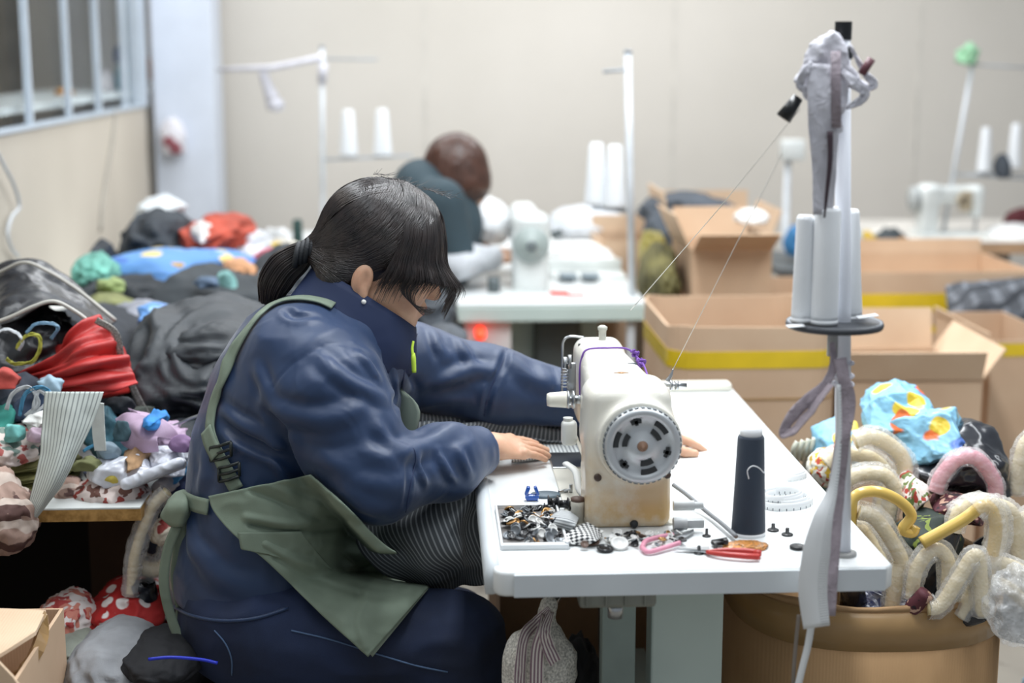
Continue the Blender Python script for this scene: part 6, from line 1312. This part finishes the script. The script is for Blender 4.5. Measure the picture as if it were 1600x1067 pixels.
# ============================================================ LEFT: cloth heap on the side table, things underneath
Zb = ZY(783, 2.75); ht = thing('side_table', (-.9, 4.0, 0), 'long side table loaded with cloth along the left partition', 'table')
xe = PX(202, 2.75)
mk('tabletop', b2((LWX+.005, 2.75, Zb-.004), (xe, 5.6, Zb), .001), wme, ht, smooth=False)
k = NT('particle_board_edge'); tc = k.n('ShaderNodeTexCoord').outputs['Object']; nz = k.n('ShaderNodeTexNoise', i_Scale=90.0); k.l(tc, nz.inputs['Vector'])
mk('edge', b2((LWX+.005, 2.75, Zb-.026), (xe, 5.6, Zb-.004)), fin(k, k.ramp(nz.outputs[0], [(.3, '#8f6a35'), (.7, '#b98f52')]), .8), ht, smooth=False)
for (x, y) in ((LWX+.06, 2.85), (xe-.12, 3.6), (LWX+.06, 5.4), (xe-.05, 5.4)): mk('leg', b2((x, y, 0), (x+.04, y+.04, Zb-.026)), M('dark_leg', '#4b4038', .6), ht, smooth=False)
mk('back_panel', b2((PX(118, 3.3), 3.3, 0), (xe+.02, 3.32, Zb-.03)), m_board('dark_board', '#4a3527', '#38271c'), ht, smooth=False)
mk('shade_panel', b2((LWX+.005, 3.36, 0), (PX(118, 3.3)+.02, 3.38, Zb-.03)), M('shade_black', '#17120f', .9), ht, smooth=False)  # near-black sheets added to stand for the deep shade under the side table
mk('shade_panel', b2((LWX+.005, 2.80, 0), (LWX+.02, 3.36, Zb-.03)), MATS['shade_black'], ht, smooth=False)
def m_cl(n, col, **kw): return M('cloth_'+n, col, kw.pop('rough', .8), var=kw.pop('var', .12), vs=kw.pop('vs', 14), folds=kw.pop('folds', .45), fs=kw.pop('fs', 14), bump=.3, bs=500, bd=.001, **kw)
redm = m_cl('red', '#b8302d', rough=.5, fs=10); blk_ = m_cl('black_puffer', '#292e33', rough=.55, fs=7, var=.15); blf = m_cl('black_film', '#2b2c30', rough=.25, spec=.6)
# the near heap
def sheetpx(name, label, cat, rows, mat, Y0, th=.002, wave=.01, wf=10, seed=0, uvs=None, nu=50, nv=50, fold=None):
    g = loft([[P(x, y, Y0+dy) for x, y, dy in r] for r in rows], nu, nv, wave, wf, seed, fold)
    if uvs: g = scaleuv(g, *uvs)
    return mk(name, thicken(g, th), mat, None, label, cat)
sheetpx('plastic_bag', 'black glossy bag with a pale rim on top of the near left heap', 'bag', [[(-60, 452, .35), (40, 408, .35), (110, 432, .32), (185, 498, .25)], [(-60, 500, .2), (30, 452, .2), (100, 470, .18), (165, 520, .12)], [(-60, 520, .05), (25, 492, .0), (90, 472, .0), (150, 512, .02)]], blf, 3.05, .003, .012, 9, 2)
_bag = [o for o in bpy.data.objects if o.name.startswith('plastic_bag') and o.get('label', '').startswith('black glossy')][0]
mk('bag_rim', tube(smooth_path([P(x, y, 3.04) for x, y in ((-60, 520), (10, 498), (50, 480), (85, 471), (120, 488), (150, 512))], 6), .004, 8), M('pale_piping', '#b9b6ae', .5), _bag)
mk('bag_seam', tube(smooth_path([P(x, y, 3.39-.0008*(x+60)) for x, y in ((-60, 452), (0, 425), (38, 410), (75, 424), (120, 452), (180, 500))], 6), .004, 8), MATS['pale_piping'], _bag)
lump('cloth_bundle', 'black lining filling the mouth of the glossy bag', 'cloth', (-60, 478, 130, 610), 3.16, m_cl('black_lining', '#1f2125', rough=.4), .14, 71, .3, 2.5)
red_rows = [[(150, 492, .06), (175, 520, .04), (215, 600, 0)], [(110, 520, .0), (150, 560, -.03), (170, 612, -.02)], [(75, 560, .0), (105, 590, -.04), (120, 618, -.02)], [(38, 585, .02), (60, 600, 0), (75, 612, .02)]]
sheetpx('red_cloth', 'bright red nylon cloth gathered in folds on the near heap', 'cloth', red_rows, redm, 3.0, .003, .008, 14, 5, nu=70, nv=80, fold=lambda u, v: .014*(abs(math.sin(u*11+v*5))-.5)+.007*math.sin(u*31+v*8))
lump('cloth_bundle', 'red nylon bulk under the gathered red cloth', 'cloth', (45, 520, 205, 618), 3.12, redm, .10, 73, .3, fc=3)
# black puffer jacket with zip
lump('puffer_jacket', 'black padded jacket lying on the heap behind the woman', 'jacket', (180, 488, 520, 700), 3.35, blk_, .30, 75, .26, 1.9, (1, 1, 1.4), sub=6)
lump('padded_sleeve', 'thick dark sleeve lying across the padded jacket', 'jacket', (250, 500, 450, 600), 3.22, blk_, .12, 77, .2, 2.0, (.6, 1, 2))
mk('zip_edge', ribbon(smooth_path([P(x, y, 3.02) for x, y in ((150, 500), (180, 520), (190, 560), (205, 600), (225, 640), (245, 668))], 8), .014, up=(0, -1, .1)), M('zip_grey', '#8a8680', .4, metal=.4, var=.4, vs=300), None, 'metal zip running down the left front of the padded jacket', 'zip')
mk('silver_piping', tube(smooth_path([P(x, y, 2.98) for x, y in ((255, 668), (275, 664), (295, 655), (315, 648))], 6), .0035, 8), steel, None, 'curved silver piping strip right below the padded jacket', 'piping')
lump('cloth_bundle', 'black knit hem under the silver piping strip', 'cloth', (240, 655, 330, 705), 3.02, blk_, .08, 79, .12)
# striped sash hanging down over the edge
sash = [[(72, 612, .02), (110, 612, .0), (162, 612, .02)], [(66, 660, .0), (105, 665, -.02), (145, 660, 0)], [(62, 705, -.02), (95, 715, -.04), (124, 705, -.02)], [(50, 760, -.03), (75, 768, -.05), (96, 760, -.03)], [(36, 826, -.03), (39, 829, -.03), (44, 826, -.03)]]
sheetpx('hanging_cloth', 'pale grey striped sash hanging to a point over the side table edge', 'sash', sash, m_stripes('sash_stripe', '#8f9594', '#cdd4cf', 1, .2), 2.76, .002, .004, 12, 3, (13, 1), 60, 30)
sheetpx('white_tab', 'short white cloth tab hanging right of the striped sash', 'cloth', [[(145, 628, 0), (162, 630, 0)], [(144, 670, 0), (164, 672, 0)], [(148, 704, 0), (166, 704, 0)]], m_cl('white_tab', '#d8dcd8'), 2.80, .003, .002)
items = [  # bbox, Y, colour, category, label
 ((-40, 580, 60, 640), 2.98, 'cloth', '#3f4550', 'dark slate scrap with pale cords at the left picture edge'),
 ((25, 605, 85, 665), 2.95, 'cloth', '#20324a', 'navy crumpled scrap left of the striped sash'),
 ((-50, 620, 40, 680), 2.92, 'cloth', '#2f8277', 'teal crumpled scrap at the left picture edge'),
 ((130, 640, 200, 712), 2.95, 'cloth', '#2f5966', 'petrol blue scrap right of the white tab'),
 ((150, 630, 250, 700), 3.02, 'cloth', '#454a44', 'dark grey green scrap under the padded jacket'),
 ((225, 640, 262, 664), 2.9, 'cap', '#2f7fc4', 'small bright blue cap between lilac cloth and padded jacket'),
 ((195, 698, 232, 728), 2.86, 'roll', '#9a7a58', 'round tan cardboard end between the lilac cloth and white bags'),
 ((250, 705, 300, 745), 2.93, 'cloth', '#4e93c4', 'sky blue scrap behind the back of the woman'),
 ((210, 715, 320, 770), 3.0, 'cloth', '#1a2446', 'deep navy cloth below the white plastic packets'),
 ((40, 640, 100, 672), 2.84, 'cloth', '#d5d6d2', 'white rolled strap lying left of the striped sash'),
 ((130, 720, 200, 752), 2.9, 'cloth', '#23283a', 'dark scrap in front of the petrol blue scrap')]
for i, (bb, Y, ct_, col, lb) in enumerate(items): lump('cloth_scrap', lb, ct_, bb, Y, m_cl('i'+col[1:], col, var=.25), .06, 80+i, .34, fc=3)
pr1 = m_print('pink_floral', '#ddcfc8', ['#b5605a', '#7b8f86'], 26, .34); ol = m_cl('olive', '#8b8a58'); pl_ = m_plaid('brown_plaid', '#a98d80', '#5a3f3a', '#cdbcb0', 7)
lump('floral_cloth', 'white and red floral cloth left of the striped sash', 'cloth', (-40, 665, 75, 716), 2.88, pr1, .10, 101, .2)
lump('floral_cloth', 'red and white floral cloth lying on the side table edge', 'cloth', (118, 742, 235, 790), 2.84, m_print('rust_floral', '#d8c8c2', ['#9c3f36', '#6e4a40'], 30, .4), .06, 103, .25)
for i, (bb, lb) in enumerate([((-50, 700, 120, 722), 'topmost folded olive cloth under the floral cloth'), ((-50, 716, 130, 738), 'second folded olive cloth in the stack'), ((-50, 732, 128, 752), 'third folded olive cloth in the stack'), ((-40, 746, 110, 768), 'lowest folded olive cloth in the stack')]):
    lump('folded_cloth', lb, 'cloth', bb, 2.95, ol, .12, 110+i, .10, 2.5, (1, 1, 3), group=None, flat=.9)
lump('plaid_cloth', 'brown plaid cloth hanging at the lower left picture edge', 'cloth', (-60, 735, 62, 865), 2.74, pl_, .07, 120, .25, 2.2, flat=.9)
lump('plaid_cloth', 'brown plaid corner between the sash and the olive stack', 'cloth', (82, 748, 135, 784), 2.86, pl_, .05, 122, .2)
lil = m_cl('lilac', '#b9a0b8', folds=.25)
sheetpx('lilac_cloth', 'lilac cloth folded in a loop below the padded jacket', 'cloth', [[(182, 655, .05), (190, 690, .0), (215, 705, -.02), (248, 704, -.02)], [(200, 645, .03), (206, 672, -.02), (222, 688, -.03), (246, 690, -.03)], [(232, 652, .0), (218, 668, -.03), (224, 680, -.03), (250, 684, -.02)], [(200, 640, .08), (240, 650, .02), (270, 668, 0), (285, 690, 0)]], lil, 2.88, .005, .004, 14, 6)
lump('lilac_cloth', 'lilac cloth bulk just right of the folded lilac loop', 'cloth', (235, 662, 300, 705), 2.98, lil, .06, 125, .25)
clr = M('white_poly_packet', '#d9dce6', .25, var=.08, vs=30, folds=.6, fs=26, spec=.6)
mk('poly_packet', xf(box((0, 0, 0), (.125, .05, .022), .010, 4), (-.3, -.35, .1), P(240, 740, 2.80)), clr, None, 'white plastic packet sloping up to the right on the heap', 'packet')
lump('poly_packet', 'crumpled white plastic packet left of the sloping one', 'packet', (140, 712, 240, 760), 2.84, clr, .05, 127, .35, fc=3)
lump('poly_packet', 'shiny white packet touching the back of the woman', 'packet', (225, 700, 298, 740), 2.88, clr, .05, 129, .3, fc=3)
gm = M('pale_cord', '#c8ccd0', .5); bcd = M('blue_cord', '#4a8fb5', .4)
cords = [([(10, 640), (20, 615), (45, 605), (60, 630), (40, 650)], gm, 'white cord loop left of the red cloth'), ([(35, 660), (60, 640), (78, 625), (60, 612), (52, 640)], gm, 'white cord loop nearest the striped sash'), ([(30, 650), (40, 615), (66, 605), (82, 618)], bcd, 'light blue piping curve left of the striped sash'), ([(130, 705), (150, 690), (142, 660), (136, 650)], bcd, 'light blue piping right of the striped sash'), ([(25, 545), (40, 525), (60, 525), (62, 545), (50, 565), (22, 568), (10, 560)], M('yellow_piping', '#b5b447', .5), 'yellow piping loop in the mouth of the black bag'), ([(40, 520), (60, 505), (90, 510), (80, 530)], M('steel_blue_piping', '#6f93ad', .4), 'steel blue piping in the mouth of the black bag'), ([(-10, 520), (15, 515), (35, 530), (30, 548)], gm, 'grey piping at the left in the black bag')]
for pts, m_, lb in cords: mk('piping', ribbon(smooth_path([P(x, y, 2.86 if y > 600 else 2.98) for x, y in pts], 8), .007, up=(.3, -.5, .8), crumple=.003, seed=len(lb)), m_, None, lb, 'piping')
lump('coat', 'dark bulky coat filling the heap under the glossy black bag', 'coat', (-230, 500, 150, 740), 3.45, m_cl('dark_bulk', '#26282d'), .38, 131, .2)
lump('coat', 'dark coat lying along the partition behind the glossy black bag', 'coat', (-40, 486, 330, 670), 3.85, m_cl('dark_bulk2', '#2b2f36'), .40, 133, .2)
# the far heap (blurred)
far = [((190, 330, 300, 420), 4.9, '#30363d', 'coat', 'dark coat heap in the far left corner', .25), ((205, 305, 290, 360), 5.05, '#dfe4ea', 'plastic bag', 'cloudy white bag on the far corner heap', .1), ((285, 335, 398, 388), 4.9, '#b04a37', 'cloth', 'rust red cloth at the back of the far heap', .2), ((300, 345, 335, 375), 4.75, '#dcd6d2', 'cloth', 'white scrap resting on the rust red cloth', .1),
 ((350, 365, 440, 425), 4.9, '#c9ccd2', 'cloth', 'pale grey cloth right of the rust red cloth', .15), ((395, 375, 480, 420), 5.1, '#d4cdbf', 'cloth', 'cream cloth left of the dark green cone', .12), ((115, 395, 185, 452), 4.3, '#6fae9f', 'cloth', 'mint green cloth at the left end of the far heap', .1), ((140, 368, 180, 420), 4.6, '#33373d', 'cloth', 'narrow black cloth behind the mint green cloth', .1),
 ((115, 430, 260, 500), 4.25, '#252a2f', 'coat', 'black coat in front of the blue printed cloth', .2), ((230, 418, 450, 505), 4.3, '#34393d', 'coat', 'grey black coat across the middle of the far heap', .3), ((380, 395, 520, 520), 4.6, '#2d3237', 'coat', 'dark coat behind the ponytail', .25), ((120, 455, 215, 510), 4.0, '#7c7f52', 'cloth', 'olive cloth between the black coat and black bag', .1), ((170, 470, 260, 515), 3.95, '#8b8d96', 'cloth', 'grey scrap in front of the black coat', .1), ((380, 455, 560, 560), 4.0, '#2b3035', 'coat', 'black coat right behind the shoulders of the woman', .3),
 ((345, 405, 400, 440), 4.45, '#c8946c', 'cloth', 'peach scrap on the grey black coat', .06), ((330, 425, 372, 480), 4.2, '#7fb0ac', 'cloth', 'aqua ribbon scrap on the grey black coat', .05), ((395, 388, 470, 412), 4.7, '#d86a7b', 'cloth', 'pink scrap left of the hair tie', .05), ((415, 378, 450, 402), 4.9, '#d9b84a', 'cloth', 'yellow scrap behind the pink scrap', .05), ((590, 440, 720, 560), 4.2, '#30353b', 'coat', 'dark coat seen between the face and the background table', .2), ((640, 506, 728, 560), 3.9, '#474c52', 'coat', 'grey coat under the background table end', .2)]
for i, (bb, Y, col, ct_, lb, dy) in enumerate(far): lump('coat' if ct_ == 'coat' else 'cloth_scrap', lb, ct_, bb, Y, m_cl('f'+col[1:], col, var=.2, fs=7), dy, 140+i, .28, 2.2, sub=5, fc=(3 if i % 2 else None))
bluef = m_print('blue_print', '#5f8fc9', ['#d9c27a', '#4a70b5', '#8fb5dc'], 11, .3, .7)
lump('printed_cloth', 'blue printed cloth running across the far heap', 'cloth', (172, 378, 400, 440), 4.6, bluef, .2, 170, .3, fc=3)
lump('printed_cloth', 'blue and yellow printed scrap above the padded jacket', 'cloth', (210, 473, 302, 505), 3.7, bluef, .08, 172, .25, fc=3)
# side bench supporting the far heap
mk('heap_bench', merge(b2((xe+.002, 3.5, Zb-.03), (PX(600, 5.3), 5.55, Zb-.0)), b2((xe+.3, 3.6, 0), (xe+.34, 3.64, Zb-.03)), b2((xe+.3, 5.4, 0), (xe+.34, 5.44, Zb-.03))), MATS['dark_top'], None, 'dark low bench carrying the far cloth heap', 'bench', smooth=False)
# cords on the partition
mk('power_cord', tube(smooth_path([v3(LWX+.006, y, z) for y, z in ((6.3, 1.30), (6.2, 1.18), (6.05, 1.05), (5.95, .95), (5.9, .86))], 6), .006, 8), M('grey_cord', '#a29d94', .5), None, 'thin grey cable hanging down the beige partition', 'cable')
mk('power_cord', tube(smooth_path([P(x, y, LWX/((x-669)/FPX)*.995) for x, y in ((-6, 235), (8, 262), (22, 290), (30, 322), (18, 340), (12, 365), (18, 388), (28, 400))], 6), .0055, 8), gm, None, 'white cable hanging on the partition at the left edge', 'cable')
# things behind the glass
shf = mk('wall_shelf', b2((-1.72, 4.3, 1.335), (-1.30, 7.9, 1.36)), wme, None, 'white shelf behind the partition glass', 'shelf', smooth=False)
for bb, Y, col, lb in (((85, 137, 115, 152), 5.9, '#c98a3a', 'orange item on the shelf behind the glass'), ((148, 110, 180, 150), 6.5, '#d9d3d4', 'white paper packet on the shelf behind the glass'), ((178, 98, 205, 155), 6.6, '#9fcdd8', 'light blue cup behind the glass'), ((177, 70, 200, 98), 6.65, '#5a6a92', 'blue bag above the light blue cup'), ((220, 90, 238, 125), 6.9, '#c9935a', 'tan packet at the right end of the glass')):
    lump('shelf_item', lb, 'packet', bb, Y+.45, M('sh'+col[1:], col, .6), .06, 7, .08, sub=3)
lump('wall_bag', 'small red and white bag hanging on the pillar', 'bag', (250, 185, 290, 240), 7.0, m_print('red_white_bag', '#d5d3d8', ['#8f5058'], 12, .4, .7), .05, 181, .2)
# ------------------------------------------------------------ under the side table and behind the woman
dd = M('red_polka_dot', '#a51f1f', .8); k = NT('red_polka'); tc = k.n('ShaderNodeTexCoord').outputs['Object']; vo = k.n('ShaderNodeTexVoronoi', i_Scale=26.0, i_Randomness=.35); k.l(tc, vo.inputs['Vector'])
fin(k, k.ramp(vo.outputs['Distance'], [(.30, '#e0d9d6'), (.36, '#a8201f')]), .8)
lump('polka_dot_cloth', 'red cloth with white polka dots on the floor pile under the side table', 'cloth', (140, 908, 275, 990), 2.85, k.m, .12, 191, .22, flat=.8)
lump('printed_cloth', 'red and white leaf print cloth left of the polka dot cloth', 'cloth', (60, 925, 155, 995), 2.80, m_print('leaf_print', '#d9d0cd', ['#a8403f', '#c47a6a'], 32, .4), .08, 193, .2, flat=.8)
lump('striped_cloth', 'grey ribbed cloth under the leaf print cloth', 'cloth', (75, 985, 165, 1030), 2.72, m_cl('ribbed_grey', '#84897f'), .08, 195, .15, flat=.9)
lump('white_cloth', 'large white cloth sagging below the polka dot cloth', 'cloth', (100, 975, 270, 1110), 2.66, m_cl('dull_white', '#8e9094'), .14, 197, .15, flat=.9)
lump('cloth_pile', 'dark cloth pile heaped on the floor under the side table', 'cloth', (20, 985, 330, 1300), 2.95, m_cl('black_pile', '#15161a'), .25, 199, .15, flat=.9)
box_l = carton('carton with a torn flap at the lower left corner of the picture', PX(-260, 2.3), PX(-6, 2.3), 2.25, 2.6, 0, ZY(1060, 2.25), card)
g = loft([[P(-60, 952, 2.52), P(10, 953, 2.5), P(72, 956, 2.48)], [P(-60, 1000, 2.38), P(0, 995, 2.38), P(58, 985, 2.4)], [P(-60, 1050, 2.26), P(-10, 1030, 2.28), P(55, 990, 2.38)]], 10, 10)
mk('flap', thicken(g, .006), card2, box_l, smooth=False)
g = loft([[P(72, 957, 2.475), P(75, 965, 2.47)], [P(50, 1030, 2.42), P(60, 1015, 2.42)], [P(20, 1050, 2.4), P(28, 1066, 2.4)]], 8, 4); mk('torn_edge', thicken(g, .02), brt, box_l, smooth=False)
g = loft([[P(-20, 1020, 2.2), P(0, 1035, 2.2)], [P(-20, 1080, 2.2), P(30, 1070, 2.2)], [P(-20, 1140, 2.2), P(50, 1130, 2.2)]], 6, 6); mk('flap', thicken(g, .006), card2, box_l, smooth=False)
# bubble wrapped handles behind her back
dcs = dc.copy(); dc = v3(PX(240, 2.85), 2.85, 0)
umbrella('cream handle in film sticking out from behind the waist bow', [(262, 768), (240, 790), (222, 830), (210, 870), (207, 900), (205, 928)], 2.80, .010, None, .020)
umbrella('bubble wrapped bundle of handles behind the apron ties', [(215, 885), (240, 890), (262, 880), (275, 850), (278, 960)], 2.84, .016, None, .030)
dc = dcs
lump('floral_cloth', 'cream cloth with a red motif behind the apron ties', 'cloth', (232, 810, 285, 850), 2.86, m_print('cream_red', '#d9cdb9', ['#8a2f2a'], 14, .25), .05, 205, .15, flat=.9)
lump('cloth_bundle', 'navy cloth hanging behind the bubble wrapped handles', 'cloth', (225, 775, 300, 935), 2.98, m_cl('dark_navy', '#1f2740'), .06, 207, .2, flat=.95)
# stool with cushion
sx, sy = PX(345, 2.74), 2.72; zst = ZY(1062, 2.74)
sto = thing('stool', (sx, sy, 0), 'black cushioned stool the woman in navy sits on', 'stool')
def f_seat(p): return sbox(p, (sx-.04, sy, zst-.05), (.44, .40, .09), .04)-.004*ridge(p*9, 4, 2)
mk('cushion', sdf_mesh(f_seat, (sx-.32, sy-.26, zst-.14), (sx+.25, sy+.26, zst+.04), .008), m_cl('black_seat', '#17181c'), sto)
mk('blue_piping', tube(smooth_path([P(x, y, 2.50) for x, y in ((232, 1030), (262, 1027), (290, 1028), (318, 1031), (340, 1036))], 6), .003, 8), M('royal_blue_piping', '#2336c8', .4), sto)
for dx in (-.15, .15):
    for dy in (-.14, .14): mk('leg', cyl((sx+dx, sy+dy, zst-.09), (sx+dx*1.2, sy+dy*1.2, 0), .014), MATS['dark_leg'], sto)
lump('folded_jacket', 'black folded cloth lying on the stool behind the woman', 'cloth', (185, 990, 330, 1050), 2.62, m_cl('black_fold', '#1a1b20'), .12, 211, .12, flat=.9)

# more small scraps, each its own piece
more = [((-30, 575, 30, 606), 2.90, '#b54a42', 'red and grey scrap at the left edge just under the black bag lining'), ((55, 585, 100, 615), 2.90, '#9fb9c9', 'pale blue scrap between the cord loops and the red cloth'), ((0, 660, 40, 690), 2.80, '#6fb5b0', 'aqua scrap above the white and red floral cloth'), ((40, 668, 78, 690), 2.78, '#b9a2b2', 'mauve scrap next to the aqua scrap'), ((60, 690, 90, 712), 2.76, '#2a2c33', 'black strap end beside the striped sash'),
 ((165, 618, 215, 645), 2.98, '#24272c', 'black scrap below the red cloth right of the white tab'), ((176, 655, 205, 690), 2.86, '#3f5a63', 'dark teal scrap left of the lilac loop'), ((150, 690, 190, 716), 2.84, '#7d8f9b', 'grey blue scrap below the white tab'), ((110, 712, 160, 735), 2.82, '#6d7048', 'dark olive scrap right of the striped sash'), ((262, 680, 304, 706), 2.86, '#8d6f95', 'purple scrap touching the back of the woman above the white packet'),
 ((285, 700, 310, 722), 2.90, '#d7d9dd', 'white scrap at the back of the woman beside the purple scrap'), ((190, 770, 240, 796), 2.88, '#2b3354', 'dark blue scrap hanging at the side table corner'), ((236, 742, 285, 768), 2.88, '#c9c4c6', 'pale scrap at the side table corner above the waist bow'), ((160, 735, 190, 755), 2.80, '#c3b14e', 'small yellow scrap by the red and white floral cloth on the table edge'),
 ((300, 396, 350, 420), 4.7, '#e0dcd0', 'cream scrap under the rust red cloth'), ((255, 408, 300, 430), 4.45, '#dcb066', 'sand coloured scrap on the blue printed cloth'), ((400, 420, 440, 440), 4.4, '#86939c', 'grey scrap beside the peach scrap'), ((405, 354, 456, 390), 5.75, '#e2e3e4', 'white cloth left of the dark green cone'), ((150, 432, 200, 456), 4.1, '#93a36a', 'light green scrap on the black coat'), ((300, 430, 345, 450), 4.1, '#5d6f86', 'slate blue scrap on the grey black coat')]
for i, (bb, Y, col, lb) in enumerate(more): lump('cloth_scrap', lb, 'cloth', bb, Y, m_cl('m'+col[1:], col, var=.2), None, 230+i, .34, fc=2)
# ============================================================ things standing under the white sewing table
carton('brown carton on the floor under the white sewing table, left of its legs', .13, .33, 2.95, 3.3, 0, .50, m_board('carton_brown_dark', '#8a6a4a', '#6f5238'), rot=.03)
carton('brown carton on the floor under the white sewing table, behind its legs', .36, .66, 3.0, 3.4, 0, .55, MATS['carton_brown_dark'], rot=-.02)
lump('cloth_bundle', 'black lump added to darken the floor by the near table leg', 'cloth', (868, 985, 945, 1200), 2.75, m_cl('floor_shade', '#17181b'), .10, 221, .2, flat=.9)  # black filler lump added so the space under the table reads dark
